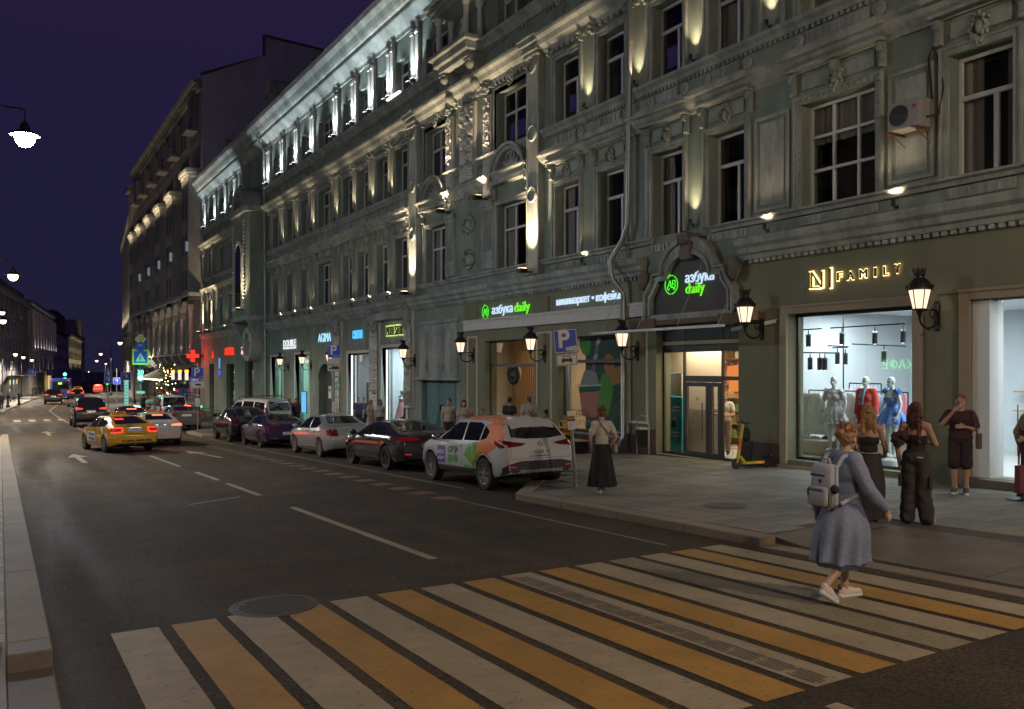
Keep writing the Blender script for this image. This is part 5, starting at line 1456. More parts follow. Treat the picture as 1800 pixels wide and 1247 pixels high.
for k in range(420):
    y = rnd.uniform(-1.2,1.2);z = rnd.uniform(-.28,.08);x = rnd.uniform(-.2,.2);a = rnd.uniform(0,6.28);s = rnd.uniform(.04,.09)
    b.add([(x,y,z),(x+s*.4*math.cos(a),y+s*.5*math.sin(a),z-.03),(x+s*math.cos(a),y+s*math.sin(a),z-s*.8),(x-.03*math.sin(a),y+s*.3,z-s*.5)],[(0,1,2,3)])
b.build('foliage',mat('plant_green',(.06,.12,.03),.6,var=.5,scale=6),pl,kind='stuff')
for k,(px,py) in enumerate(((884,611),(914,607),(929,618))):
    p = px_at(px,py,DF+2.0);o = MB().lathe([(.09,0),(.09,.02),(.001,.02)],n=14).build('downlight',emis('downlight_glow',(1,.86,.62),8),None,p);tag(o,'small ceiling downlight inside the slatted window, %s' % ('left','middle','right')[k],'ceiling light')

# --- boutiques beyond the gate
def lit_shop(o,nm,mw,col,w,depth=2.2,fcol='trim_white',bars=0):
    y0,y1,z0,z1 = o
    room(nm+'_room',y0-.6,y1+1.2,z0,z1+.15,depth,mw,M['int_floor'],mw)
    frame_glass(o,nm+'_window',DF+.3,[(y0+(y1-y0)*(k+1)/(bars+1)) for k in range(bars)],m='metal_grey')
    downlight(B1,DF+1.5,(y0+y1)/2,z1+.1,w,col,1.0,(y1-y0))
    b = MB();b.box(DF-.05,DF+.25,y0-.14,y0,z0,z1+.14);b.box(DF-.05,DF+.25,y1,y1+.14,z0,z1+.14);b.box(DF-.05,DF+.25,y0,y1,z1,z1+.14);b.build('window_surround',M[fcol],B1,bevel=.01)
lit_shop(O_ms,'fashion',M['int_white'],(.78,.90,1.0),200)
lit_shop(O_sv,'studio',M['int_white'],(.9,.92,1.0),45)
lit_shop(O_d1,'furniture',M['int_mint'],(.72,1.0,.92),130,bars=1)
lit_shop(O_d2,'furniture',M['int_mint'],(.66,1.0,.90),150)
# doors inside those openings
def side_door(o,frac,m):
    y0,y1,z0,z1 = o;ya,yb = y0+.02,y0+(y1-y0)*frac
    b = MB();b.box(DF+.2,DF+.28,ya,ya+.1,z0,z0+2.4);b.box(DF+.2,DF+.28,yb-.1,yb,z0,z0+2.4);b.box(DF+.2,DF+.28,ya+.1,yb-.1,z0+2.3,z0+2.4);b.box(DF+.2,DF+.28,ya+.1,yb-.1,z0,z0+.12);d = b.build('door',m,B1)
    MB().box(DF+.23,DF+.24,ya+.1,yb-.1,z0+.12,z0+2.3).build('pane',M['glass'],d)
side_door(O_ms,.30,M['teal']);side_door(O_sv,.34,M['metal_grey'])
LED = emis('led_strip',(.86,.96,1.0),2.2)
y0,y1,z0,z1 = O_sv
MB().box(DF+.16,DF+.22,y1-.12,y1-.04,z0+.05,z1-.1).build('led_strip',LED,B1)
y0,y1,z0,z1 = O_d1
MB().box(DF+.10,DF+.16,y1+.02,y1+.10,z0+.05,z1-.1).build('led_strip',LED,B1);MB().box(DF+.10,DF+.16,O_d2[0]+.01,O_d2[0]+.09,O_d2[2]+.05,O_d2[3]-.1).build('led_strip',LED,B1)
y0,y1,z0,z1 = O_ms
MB().box(DF+.2,DF+.24,y1-.08,y1-.02,z0+.1,z1-.1).build('led_strip',LED,B1)
tv = empty('advert_screen',(DF-.15,O_d2[0]+.65,O_d2[2]+.55),label='glowing blue screen at the foot of the green lit window',cat='screen')
MB().box(0,.06,-.5,.5,0,1.35).build('casing',M['black'],tv)
sm = emis('screen_blue',(.10,.45,.9),1.2)
MB().box(-.006,0,-.46,.46,.04,1.31).build('picture',sm,tv)
b = MB();rnd = random.Random(6)
for k in range(14):
    y,z = rnd.uniform(-.4,.4),rnd.uniform(.1,1.2);b.box(-.009,-.006,y-.05,y+.05,z-.02,z+.02)
b.build('picture_detail',emis('screen_red',(.9,.25,.2),.8),tv)
# arched passage by the agency
y0,y1,z0,z1 = O_ar
b = MB();b.box(DF+.5,DF+.55,y0-.2,y1+.2,z0,z1+.2);b.build('passage_dark',mat('dim_passage',(.08,.075,.07),.8,var=.3,scale=4),B1)
b = MB();n = 10
for k in range(n):
    a0,a1 = PI*k/n,PI*(k+1)/n;c_,r0 = (y0+y1)/2,(y1-y0)/2
    b.face([(c_+r0*math.cos(a0),z1-.9+.9*math.sin(a0)),(c_+r0*math.cos(a1),z1-.9+.9*math.sin(a1)),(c_+r0*math.cos(a1),z1+.3),(c_+r0*math.cos(a0),z1+.3)],DF-.02,DF+.5)
b.build('arch_head',M['wall'],B1)
p = (DF-.12,fy(586),fz(586,690));o = empty('intercom_box',p,label='white wall box beside the dark arched passage',cat='wall box')
MB().box(-.1,.1,-.22,.22,-.35,.35).build('casing',M['white_plain'],o,bevel=.02);MB().box(-.105,-.1,-.12,.12,.05,.2).build('label_plate',M['black'],o)
p = (DF-.08,fy(597),fz(597,680));o = empty('green_showcase',p,label='small glowing green showcase on the wall left of the studio window',cat='showcase')
MB().box(-.06,.06,-.35,.35,-.6,.6).build('case',M['metal_grey'],o);MB().box(-.066,-.06,-.30,.30,-.2,.55).build('glow',emis('showcase_green',(.03,.55,.42),.35),o)
# ------------------------------------------------------------ buildings farther along
def far_windows(parent,x,ys,zs,w,h,mfr='trim',mp='pane',depth=.12,lit=()):
    """framed windows on a wall facing -x"""
    fm = MB();t = .12
    fm.box(-.07,.02,-w/2-t,-w/2,-t,h+t);fm.box(-.07,.02,w/2,w/2+t,-t,h+t);fm.box(-.07,.02,-w/2,w/2,-t,0);fm.box(-.07,.02,-w/2,w/2,h,h+t)
    fme = fm.mesh('window',M[mfr]);pme = MB().box(-.015,.01,-w/2,w/2,0,h).mesh('pane',M[mp])
    for j,z in enumerate(zs):
        for i,y in enumerate(ys):
            o = inst('window',fme,parent,(x if not callable(x) else x(y),y,z));inst('pane',pme,o)
M['dark_wall'] = mat('dark_grey_plaster',(.275,.28,.285),.9,var=.2,scale=1.2,stain=.3)
M['blue_grey'] = mat('grey_firewall',(.55,.53,.58),.9,var=.15,scale=.5,stain=.2,sscale=.3)
M['pale_wall'] = mat('pale_stucco_wall',(.45,.43,.38),.88,var=.12,scale=1,stain=.2)
B3 = empty('dark_apartment_building',(16,84,-3),label='tall dark apartment building with projecting bays, lit bay cornices and a bare gable wall',cat='building')
B3.location = (0,0,0);X3 = 16.2;T3 = zz(27.2)
MB().box(X3,X3+14,83.3,129,-4,T3).build('wall',M['dark_wall'],B3)
b = MB();pl = [(X3+.02,-4),(X3+.02,zz(27.6)),(22.0,zz(30.6)),(22.0,zz(32.4)),(28.8,zz(32.1)),(28.8,-4)]
b.prof(pl,83.05,83.29);b.build('gable_wall',M['blue_grey'],B3)
b = MB();b.prof([(21.9,zz(30.55)),(21.9,zz(32.6)),(29,zz(32.3)),(29,zz(32.15)),(22.05,zz(32.42)),(22.05,zz(30.6)),(X3,zz(27.65)),(X3-.1,zz(27.85))],82.9,83.4);b.build('gable_coping',M['roof'],B3)
b = MB();b.prof([(X3+.02,T3-.9),(X3-.25,T3-.8),(X3-.3,T3-.5),(X3-.75,T3-.3),(X3-.9,T3),(X3+.02,T3+.15)],83.0,129.2);b.build('main_cornice',M['trim'],B3)
b = MB();y = 83.3
while y < 129: b.box(X3-.62,X3+.02,y,y+.3,T3-.62,T3-.34);y += .75
b.build('modillion',M['trim'],B3,kind='stuff')
zs3 = [zz(-1+3.35*k) for k in range(2,8)]
far_windows(B3,X3,[91.3+7.3*k+d for k in range(5) for d in (0,1.6)],zs3,1.0,2.0,'dark_wall')
for k,(yc,topz) in enumerate(((86.0,18.6),(94.8,18.0),(102.4,18.0),(110,18.0),(117.5,18.0),(124.8,18.0))):
    w = 2.3
    b = MB();b.prism([(X3+.1,yc-w),(X3-1.0,yc-w+.6),(X3-1.0,yc+w-.6),(X3+.1,yc+w)],zz(6.6),zz(topz));b.build('bay',M['dark_wall'],B3)
    b = MB();b.prism([(X3+.1,yc-w-.2),(X3-1.3,yc-w+.5),(X3-1.3,yc+w-.5),(X3+.1,yc+w+.2)],zz(topz),zz(topz)+.5);b.prism([(X3+.1,yc-w-.05),(X3-1.12,yc-w+.58),(X3-1.12,yc+w-.58),(X3+.1,yc+w+.05)],zz(topz)-.35,zz(topz)-.002)
    b.build('bay_cornice',M['trim'],B3,bevel=.05)
    b = MB()
    for q in range(9): b.box(X3-1.0,X3-.95,yc-1.7+q*.42,yc-1.6+q*.42,zz(topz)+.5,zz(topz)+1.4)
    b.box(X3-1.04,X3-.9,yc-1.8,yc+1.8,zz(topz)+1.4,zz(topz)+1.5);b.build('balcony_railing',M['iron'],B3,kind='stuff')
    far_windows(B3,X3-1.0,[yc-.8,yc+.8],[zz(7.6+3.35*q) for q in range(3)],.9,1.9,'dark_wall')
    b = MB();b.box(X3-.02-1.05,X3+.02,yc-1.2,yc+1.2,zz(topz+4.2),zz(topz+4.5));b.box(X3-.55,X3+.02,yc-1.0,yc+1.0,zz(topz+4.5),zz(topz+7.6));b.build('upper_bay',M['dark_wall'],B3)
    lamp_area(B3,(X3-1.75,yc,zz(topz)-.45),(0,R(-143),0),.08,4.2,60,WARM)
    # glowing panel stands in for a small lit spot by the balcony
    if k < 5:
        MB().box(X3-1.25,X3-1.02,yc-1.9,yc-1.65,zz(11.2),zz(12.1)).build('lit_panel',emis('balcony_glow',(.75,.88,1.0),.18),B3)
# arcade of the first floor with lit columns
for k in range(9):
    y = 84.2+4.4*k
    b = MB().lathe([(.30,0),(.30,.25),(.22,.35),(.20,4.0),(.32,4.3),(.32,4.6)],(X3-.75,y,zz(1.6)),10);b.build('arcade_column',M['pale_wall'],B3,smooth=40)
    b = MB();n = 8
    for q in range(n):
        a0,a1 = PI*q/n,PI*(q+1)/n;c_ = y+2.2
        b.face([(c_+1.95*math.cos(a0),zz(5.0)+1.7*math.sin(a0)),(c_+1.95*math.cos(a1),zz(5.0)+1.7*math.sin(a1)),(c_+1.95*math.cos(a1),zz(7.0)),(c_+1.95*math.cos(a0),zz(7.0))],X3-1.0,X3-.5)
    b.build('arcade_arch',M['dark_wall'],B3)
    b = MB();b.prof([(X3+.02,zz(.2)),(X3-.5,zz(.5)),(X3-1.1,zz(1.2)),(X3-1.1,zz(1.6)),(X3+.02,zz(1.6))],y-.35,y+.35);b.build('arcade_corbel',M['dark_wall'],B3)
    if k < 6: lamp_spot(B3,(X3-1.15,y-.2,zz(1.75)),(X3-.75,y,zz(6)),520,WARM,50,.6,.06)
b = MB();b.box(X3-1.15,X3+.02,83.4,124,zz(7.0),zz(7.3));b.box(X3-1.15,X3+.02,83.4,124,zz(1.45),zz(1.62));b.build('arcade_band',M['dark_wall'],B3)
MB().box(X3-.03,X3+.02,84,122,-2,zz(1.3)).build('shopfront',M['pane'],B3)
# next block
B4 = empty('pale_building',(0,0,0),label='pale uplit building beyond the dark apartment building, tapering into the distance',cat='building')
b = MB();b.prism([(16.0,129.3),(16.0+3.4,170),(40,170),(40,129.3)],-4,zz(21.5));b.build('wall',M['pale_wall'],B4)
xb4 = lambda y: 16.0+3.4*(y-129.3)/40.7
b = MB();b.prism([(15.3,129.2),(15.3+3.4,170.3),(20,170.3),(20,129.2)],zz(21.5),zz(22.2));b.prism([(15.7,129.25),(19.1,170.1),(20,170.1),(20,129.25)],zz(6.0),zz(6.4));b.build('cornice',M['trim'],B4)
far_windows(B4,lambda y: xb4(y)-.02,[132+3.6*k for k in range(11)],[zz(7.6+3.5*q) for q in range(4)]+[zz(1.5)],1.3,2.0,'pale_wall')
for k in range(10):
    y = 133.8+3.6*k
    MB().box(xb4(y)-.3,xb4(y)+.05,y-.4,y+.4,zz(6.4),zz(21.4)).build('pilaster',M['trim'],B4)
    lamp_spot(B4,(xb4(y)-.8,y,zz(6.6)),(xb4(y)-.2,y,zz(12)),700,WARM,50,.6,.1)
lamp_spot(B4,(13,131,zz(2)),(17,131,zz(14)),900,(1,.9,.75),70,.8,.2)
B5 = empty('setback_building',(0,0,0),label='narrow lit corner block seen between the dark building and the pale one',cat='building')
MB().box(15.4,16.5,126.8,129.25,zz(4),zz(24.5)).build('wall',M['pale_wall'],B5);MB().box(14.9,16.6,126.5,129.28,zz(24.5),zz(25.3)).build('cornice',M['trim'],B5)
# left side of the street: building faces follow one line
def lx(y): return -1.5+.125*(y-128)
def left_block(name,label,ya,yb,top,m,win=None,cor=.6,storeys=4,wl=None):
    o = empty(name,(0,0,0),label=label,cat='building')
    MB().prism([(lx(ya),ya),(lx(yb),yb),(lx(yb)-20,yb),(lx(ya)-20,ya)],-5,zz(top)).build('wall',M[m],o)
    MB().prism([(lx(ya)+cor,ya-.3),(lx(yb)+cor,yb+.3),(lx(yb)-20,yb+.3),(lx(ya)-20,ya-.3)],zz(top),zz(top)+.7).build('cornice',M['trim'],o)
    fme = MB().box(-.02,.10,-.62,.62,-.12,2.12).mesh('window',M[m]);pme = MB().box(.10,.112,-.5,.5,0,2).mesh('pane',M['pane'])
    n = int((yb-ya)/3.6)
    for k in range(n):
        y = ya+2+k*(yb-ya-4)/max(1,n-1)
        for q in range(storeys):
            w = inst('window',fme,o,(lx(y)+.01,y,zz(-1.0+(top+.6)*q/storeys)+.9),(0,0,-.124));inst('pane',pme,w)
    return o
L1 = left_block('dark_corner_building','dark brown four storey building at the far left with a curved roof corner',132,175,11.0,'dark_wall')
b = MB();b.prism([(lx(132)+.2,132),(lx(168),168),(lx(168)-9,168),(lx(132)-9,132)],zz(11.7),zz(12.9));b.build('attic',M['roof'],L1)
MB().box(lx(150)-.2,lx(150)+2.2,140,160,zz(-1.0),zz(-.8)).build('shop_canopy',M['iron'],L1)
for k in range(3): MB().box(lx(150+4*k)+.02,lx(150+4*k)+.14,149+4*k,151+4*k,zz(-2.2),zz(-1.5)).build('lit_sign',emis('far_sign_%d' % k,((1,.8,.2),(.4,.9,1),(1,.5,.2))[k],1.1),L1)
L2 = left_block('pale_columned_building','pale building with a row of lit columns on the left side of the street',175.5,226,12.0,'pale_wall')
for k in range(9):
    y = 178+5.6*k
    MB().lathe([(.5,0),(.42,.4),(.36,7),(.5,7.4)],(lx(y)+.4,y,zz(3.5)),8).build('column',M['trim_white'],L2,smooth=40)
    lamp_spot(L2,(lx(y)+1.2,y,zz(3.6)),(lx(y)+.3,y,zz(8)),260,(.95,.88,1),55,.6,.1);lamp_spot(L2,(lx(y)+1.2,y,zz(-1.8)),(lx(y)+.1,y,zz(1.5)),160,(.9,.85,1),60,.6,.1)
MB().box(lx(212)+.05,lx(212)+.3,205,222,-2.0,zz(-1.2)).build('lit_entrance',emis('entrance_glow',(1,.70,.26),.75),L2)
L3 = left_block('grey_building','low grey building beyond the pale columned one',227,275,9.5,'blue_grey',storeys=3)
MB().prism([(lx(232),232),(lx(262),262),(lx(262)-10,262),(lx(232)-10,232)],zz(10.2),zz(14.5)).build('penthouse',mat('dark_red_roof',(.14,.05,.05),.8,var=.2),L3)
L4 = left_block('yellow_lit_building','old facade glowing yellow far down the street',276,340,9.8,'pale_wall',storeys=3)
MB().prism([(lx(320)+.3,320),(lx(338)+.3,338),(lx(338)-8,338),(lx(320)-8,320)],zz(10.5),zz(17)).build('corner_tower',M['pale_wall'],L4)
for k in range(7): lamp_spot(L4,(lx(280+9*k)+3,280+9*k,zz(-2)),(lx(280+9*k),280+9*k,zz(7)),2600,(1,.78,.36),70,.7,.2)
pyl = empty('lit_pylon',(0,0,0),label='tall thin white lit pylon at the end of the street',cat='tower')
dx,dy = ray(144.5);y = 430;x = y*dx/dy
MB().box(x-.9,x+.9,y-.9,y+.9,-4,zz(15)).build('shaft',M['pale_wall'],pyl);MB().box(x-1.2,x+.2,y-1.2,y+.2,zz(15),zz(17.5)).build('head',M['pale_wall'],pyl)
MB().box(x-1.0,x-.9,y-1.02,y-.4,zz(-3),zz(17.3)).build('light_strip',emis('pylon_glow',(.62,.80,.95),.55),pyl)
bk = empty('far_block',(0,0,0),label='dark far block closing the street',cat='building')
MB().prism([(lx(420)-30,470),(80,470),(80,480),(lx(420)-30,480)],-6,zz(-1)).build('wall',M['dark_wall'],bk)
# the house across the street, behind the left pavement: only its shopfront sign is seen, mirrored in the boutique window
OPP = empty('opposite_house',(0,0,0),label='plain house across the street whose green cafe sign mirrors in the boutique window',cat='building')
MB().box(-24,-14.2,-30,51,-4,30).build('wall',M['pale_wall'],OPP)
far = MB().box(-14.2,-14.12,-.7,.7,0,2.2).mesh('window',M['pane'])
for k in range(18):
    for q in range(6): inst('window',far,OPP,(0,-27+4.3*k,4.2+4*q))
OP2 = empty('added_corner_house',(0,0,0),label='added unseen house beyond the side street on the left, darkening window reflections',cat='building')  # unseen block added so the far windows mirror wall, not sky
MB().box(-30,-8.5,93,128,-5,28).build('wall',M['dark_wall'],OP2)
for k in range(8):
    for q in range(6): inst('window',far,OP2,(5.7,95+4.2*k,3+4*q))

# ------------------------------------------------------------ lettered signs on the facade
GREEN = emis('green_neon',(.07,.85,.03),1.05);GREEN2 = emis('lime_neon',(.16,.85,.03),1.0);BLUEW = emis('blue_white_neon',(.62,.80,1.0),.95);WHITE_S = emis('white_sign_glow',(.85,.9,.95),.95)
def sign(name,label): return empty(name,(0,0,0),label=label,cat='shop sign')
def emblem(par,y,z,r,x):
    b = MB()
    for k in range(30):
        if k in (9,22): continue
        a0,a1 = 2*PI*k/30,2*PI*(k+1.02)/30
        b.tube([(x,y+r*math.cos(a0),z+r*math.sin(a0)),(x,y+r*math.cos(a1),z+r*math.sin(a1))],r*.06,5)
    b.ball((x,y+r*.28,z+r*1.05),(.01,r*.10,r*.17),6,5)
    b.build('emblem_ring',GREEN,par)
    text('emblem_letters','АВ',r*1.15,GREEN,par,(x,y,z),depth=.01,shear=.15,space=.8)
    b = MB()
    for s_ in (-1,1):
        pts = [(x,y+s_*r*(.30+.30*t),z-r*.35-r*.22*math.sin(PI*t)) for t in [q/8 for q in range(9)]];b.tube(pts,r*.05,5)
    b.build('emblem_swash',GREEN,par)
def sign_text(par,body,pxa,pxb,py,h,m,x=DF-.12,depth=.02,**k):
    ya,yb = fy(pxa,x),fy(pxb,x)
    o = text('lettering',body,h,m,par,(x,(ya+yb)/2,fz((pxa+pxb)/2,py,x)),depth=depth,width=abs(ya-yb),**k)
    return o
sg = sign('grocery_sign','green and white neon sign азбука daily over the slatted window')
z = 0
emblem(sg,fy(853,DF-.12),fz(853,549,DF-.12),.26,DF-.12)
sign_text(sg,'азбука',865,901,544.5,.46,BLUEW);sign_text(sg,'daily',904,931,540,.50,GREEN2)
sg = sign('grocery_sign','white neon words минимаркет кофейня over the poster window')
sign_text(sg,'минимаркет',978,1036,528.5,.36,BLUEW);sign_text(sg,'•',1040.5,1044,524.5,.4,BLUEW);sign_text(sg,'кофейня',1048,1094,521.5,.36,BLUEW)
sg = sign('grocery_sign','green and white neon sign азбука daily on the brown board of the arched door hood')
emblem(sg,fy(1186.5),fz(1186.5,501.5),.26,DF-.14)
sign_text(sg,'азбука',1205,1255,487,.40,BLUEW,DF-.14);sign_text(sg,'daily',1205,1238,507,.42,GREEN2,DF-.14)
lamp_area(sg,(DF-.5,fy(1200),fz(1200,500)),(0,R(90),0),.6,1.2,3,(.4,1,.5))
# boutique sign: dark letters with warm light behind
sg = sign('boutique_sign','halo lit sign N FAMILY in dark letters over the boutique window')
HALO = emis('halo_light',(1.0,.70,.28),3.0);DK = mat('dark_bronze_letters',(.03,.02,.015),.4,metal=.5,var=0)
def halo_text(body,pxa,pxb,py,h,**k):
    x = DF-.09
    a = sign_text(sg,body,pxa,pxb,py,h,DK,x,.02,**k)
    b_ = sign_text(sg,body,pxa-.9,pxb+.9,py+.2,h*1.0,HALO,x+.045,.006,bold=.018);b_.name = 'halo'
    return a
for body,px,py in (('F',1475.5,487),('A',1495,485.5),('M',1517.5,482),('I',1538.5,479.5),('L',1557,477),('Y',1577.5,473.5)):
    hw = {'M': 6.3,'I': 1.6,'A': 5.6}.get(body,4.5);halo_text(body,px-hw,px+hw,py,.27)
b = MB();b2 = MB();x = DF-.09
def bar(pa,pb,w):
    ya,za,yb,zb_ = fy(pa[0],x),fz(*pa,x),fy(pb[0],x),fz(*pb,x)
    d = Vector((0,yb-ya,zb_-za)).normalized();n = Vector((0,-d.z,d.y))
    for bb,g,x0,x1 in ((b,0,x-.02,x+.02),(b2,.028,x+.038,x+.05)):
        a_ = Vector((0,ya,za))-d*g;c_ = Vector((0,yb,zb_))+d*g;ww = n*(w/2+g)
        bb.face([((a_+ww).y,(a_+ww).z),((a_-ww).y,(a_-ww).z),((c_-ww).y,(c_-ww).z),((c_+ww).y,(c_+ww).z)],x0,x1)
for pa,pb in (((1422.5,506),(1422.5,479)),((1426.5,505),(1426.5,479)),((1426.5,479),(1443.5,505)),((1444.5,505),(1444.5,477)),((1422.5,506.5),(1440,505.5)),((1459,506),(1459,472))): bar(pa,pb,.028)
b.build('monogram',DK,sg);b2.build('halo',HALO,sg)
for px,py in ((1413,503),(1604,479)):
    MB().lathe([(.085,0),(.085,.02),(.001,.02)],n=18).xf(Matrix.Translation((DF-.005,fy(px),fz(px,py))) @ Matrix.Rotation(R(-90),4,'Y')).build('round_cap',M['wall'],B1)
lamp_area(sg,(DF-.6,fy(1500),fz(1500,484)),(0,R(90),0),.3,2.6,2.0,(1,.7,.35))
for body,pa,pb,py,h,m,lab,nm in (('AGIMA',559.5,581.5,594.5,.72,emis('agima_glow',(.42,.80,1),.95),'pale blue glowing sign AGIMA over the dark arch','agency_sign'),
        ('СВИТАЯ',620,636.5,589.5,.60,emis('studio_glow',(.10,.50,1),1.2),'bright blue glowing sign СВИТАЯ over the studio window','studio_sign')):
    sg = sign(nm,lab);sign_text(sg,body,pa,pb,py,h,m,DF-.10)
    lamp_area(sg,(DF-.7,fy((pa+pb)/2),fz((pa+pb)/2,py)),(0,R(90),0),.5,2.0,8,(.3,.7,1))
sg = sign('fashion_sign','dark letters MODE STORY with yellow green light behind over the fashion window')
sign_text(sg,'MODE STORY',679,711,582,.62,DK,DF-.16);o = sign_text(sg,'MODE STORY',678,712,582,.66,emis('lime_halo',(.75,.95,.25),1.1),DF-.11,.004,bold=.05);o.name = 'halo'
sg = sign('furniture_sign','white glowing sign DOUBLE over the green lit windows');sign_text(sg,'DOUBLE',498,520,604,.62,WHITE_S,DF-.10);sign_text(sg,'DOUBLE ROOM',498,520,612,.22,WHITE_S,DF-.10)
sg = sign('pharmacy_sign','red glowing word АПТЕКА on the wing');RED_N = emis('red_neon',(1,.04,.02),1.3);sign_text(sg,'АПТЕКА',395,411,619,.85,RED_N,DF-.10)
sg = sign('pharmacy_emblem','small red glowing bowl emblem left of the word АПТЕКА');o = text('glyph','А',.9,RED_N,sg,(DF-.1,fy(376),fz(376,625)),depth=.02)
sg = sign('pink_sign','small pink glowing sign right of the pharmacy');text('glyph','Ж',.8,emis('pink_neon',(1,.45,.5),1.3),sg,(DF-.1,fy(428),fz(428,618)),depth=.02)
cx_ = empty('pharmacy_cross',(15.3,82.6,fz(354,625,15.4)),label='glowing red pharmacy cross sticking out from the corner of the wing',cat='shop sign')
b = MB();b.box(-.55,.55,-.06,.06,-.18,.18);b.box(-.18,.18,-.06,.06,-.55,-.18);b.box(-.18,.18,-.06,.06,.18,.55);b.build('cross',RED_N,cx_);MB().box(.55,1.0,-.03,.03,-.03,.03).build('arm',M['iron'],cx_)
lamp_point(cx_,(-.2,-.6,0),130,(1,.05,.03),.3)
bp = empty('blue_plates',(DF-.05,fy(387),fz(387,648)),label='blue glowing house number plates between the wing windows',cat='plate');MB().box(-.05,.03,-.25,.25,-.6,-.2).build('shield',emis('plate_glow',(.05,.15,.9),.9),bp);MB().box(-.05,.03,-.12,.12,.0,.9).build('bar',emis('plate_glow2',(.08,.4,.9),.9),bp)
b = MB().box(DF-.08,DF+.02,fy(515.5),fy(511),fz(513,697),fz(513,690));
# air conditioner
ac = empty('air_conditioner',(DF,fy(1592),fz(1592,240)),label='white air conditioner unit with a black fan on rusty brackets beside the broad window',cat='air conditioner')
yl,yr_ = fy(1559,DF-.5)-fy(1592),fy(1617,DF-.5)-fy(1592)
b = MB();b.box(-.50,-.14,yr_,yl,.02,.60);b.build('casing',mat('dirty_white_casing',(.33,.32,.30),.6,var=.2,scale=5,stain=.2),ac,bevel=.02)
b = MB()
wac = yl-yr_;rf = wac*.29
for q in range(5): b.lathe([(rf*(.2+.16*q),0),(rf*(.24+.16*q),.012),(rf*(.28+.16*q),0)],n=24)
b.lathe([(rf,-.01),(rf,.004),(.001,.004)],n=24)
b.xf(Matrix.Translation((-.505,yl-wac*.36,.31)) @ Matrix.Rotation(R(-90),4,'Y'));b.build('fan_grille',M['black'],ac)
MB().lathe([(.045,0),(.045,.004),(.001,.004)],n=16).xf(Matrix.Translation((-.502,yr_+wac*.17,.43)) @ Matrix.Rotation(R(-90),4,'Y')).build('logo_disc',mat('logo_red',(.35,.02,.05),.5,var=0),ac)
text('logo_letters','LG',.11,mat('logo_grey',(.25,.2,.2),.5,var=0),ac,(-.503,yr_+wac*.17,.31),depth=.002)
rust = mat('rusty_steel',(.20,.09,.04),.8,var=.5,scale=14)
for y in (yl-.08,yr_+.1):
    b = MB();b.box(-.62,0,y-.02,y+.02,-.03,.01);b.tube([(-.5,y,-.03),(0,y,-.25)],.015,5);b.build('mount',rust,ac)
b = MB();y = yr_;b.tube([(-.3,y,.2),(-.1,y-.15,.25),(-.06,y-.22,.8),(-.06,y-.1,1.4),(-.06,y+.0,1.65),(-.06,y+.10,1.45),(-.06,y+.02,.6)],.022,7);b.build('hose',M['black'],ac,smooth=50)
# cameras by the lantern
for px,py,lab in ((1307,576,'white security camera under the lantern right of the minimarket door'),(1366,565,'small white dome camera at the corner of the boutique window')):
    o = empty('security_camera',(DF-.02,fy(px),fz(px,py)),label=lab,cat='camera');MB().tube([(-.28,.12,-.06),(-.05,0,.0)],.05,8).build('housing',M['white_plain'],o,smooth=40);MB().tube([(-.1,0,0),(.02,0,.05)],.015,6).build('mount',M['white_plain'],o)
# cable conduits
b = MB();b.tube([(DF-.03,fy(1364),fz(1364,543)),(DF-.03,O_nf[0]-.1,fz(1612,519))],.018,6);b.tube([(DF-.03,fy(1342),fz(1342,577)),(DF-.03,fy(1342),fz(1342,545)),(DF-.03,fy(1364),fz(1364,543))],.012,6);b.tube([(DF-.03,fy(1650),fz(1650,530)),(DF-.03,fy(1650),fz(1650,518)),(DF-.03,fy(1690),fz(1690,516))],.012,6)
b.build('cable_conduit',M['metal_grey'],B1)
# ------------------------------------------------------------ vehicles
def lerp_prof(pf,t):
    if t <= pf[0][0]: return pf[0][1]
    for (a,va),(b,vb) in zip(pf,pf[1:]):
        if t <= b: return va+(vb-va)*(t-a)/(b-a) if b > a else vb
    return pf[-1][1]
def smooth_prof(pf,t,s=.05): return (lerp_prof(pf,t-s)+2*lerp_prof(pf,t)+lerp_prof(pf,t+s))/4
def paint(name,col,rough=.28,coat=.8,metal=.0): return mat(name,col,rough,metal,var=.06,scale=2,coat=coat,spec=.5)
M['car_glass'] = mat('tinted_car_glass',(.012,.011,.014),.03,var=0,spec=.9)
M['tail_red'] = mat('unlit_tail_lamp',(.16,.006,.008),.12,var=.2,scale=20,coat=.6)
M['head_lamp'] = mat('clear_head_lamp',(.45,.47,.50),.12,metal=.4,var=.1)
M['plate'] = mat('number_plate',(.55,.55,.55),.4,var=.05)
M['cladding'] = mat('grey_cladding',(.045,.042,.045),.65,var=.2,scale=12)
M['silver_rim'] = mat('silver_rim',(.42,.40,.36),.3,metal=.8,var=.15)
M['dark_rim'] = mat('dark_rim',(.10,.09,.09),.3,metal=.8,var=.15)
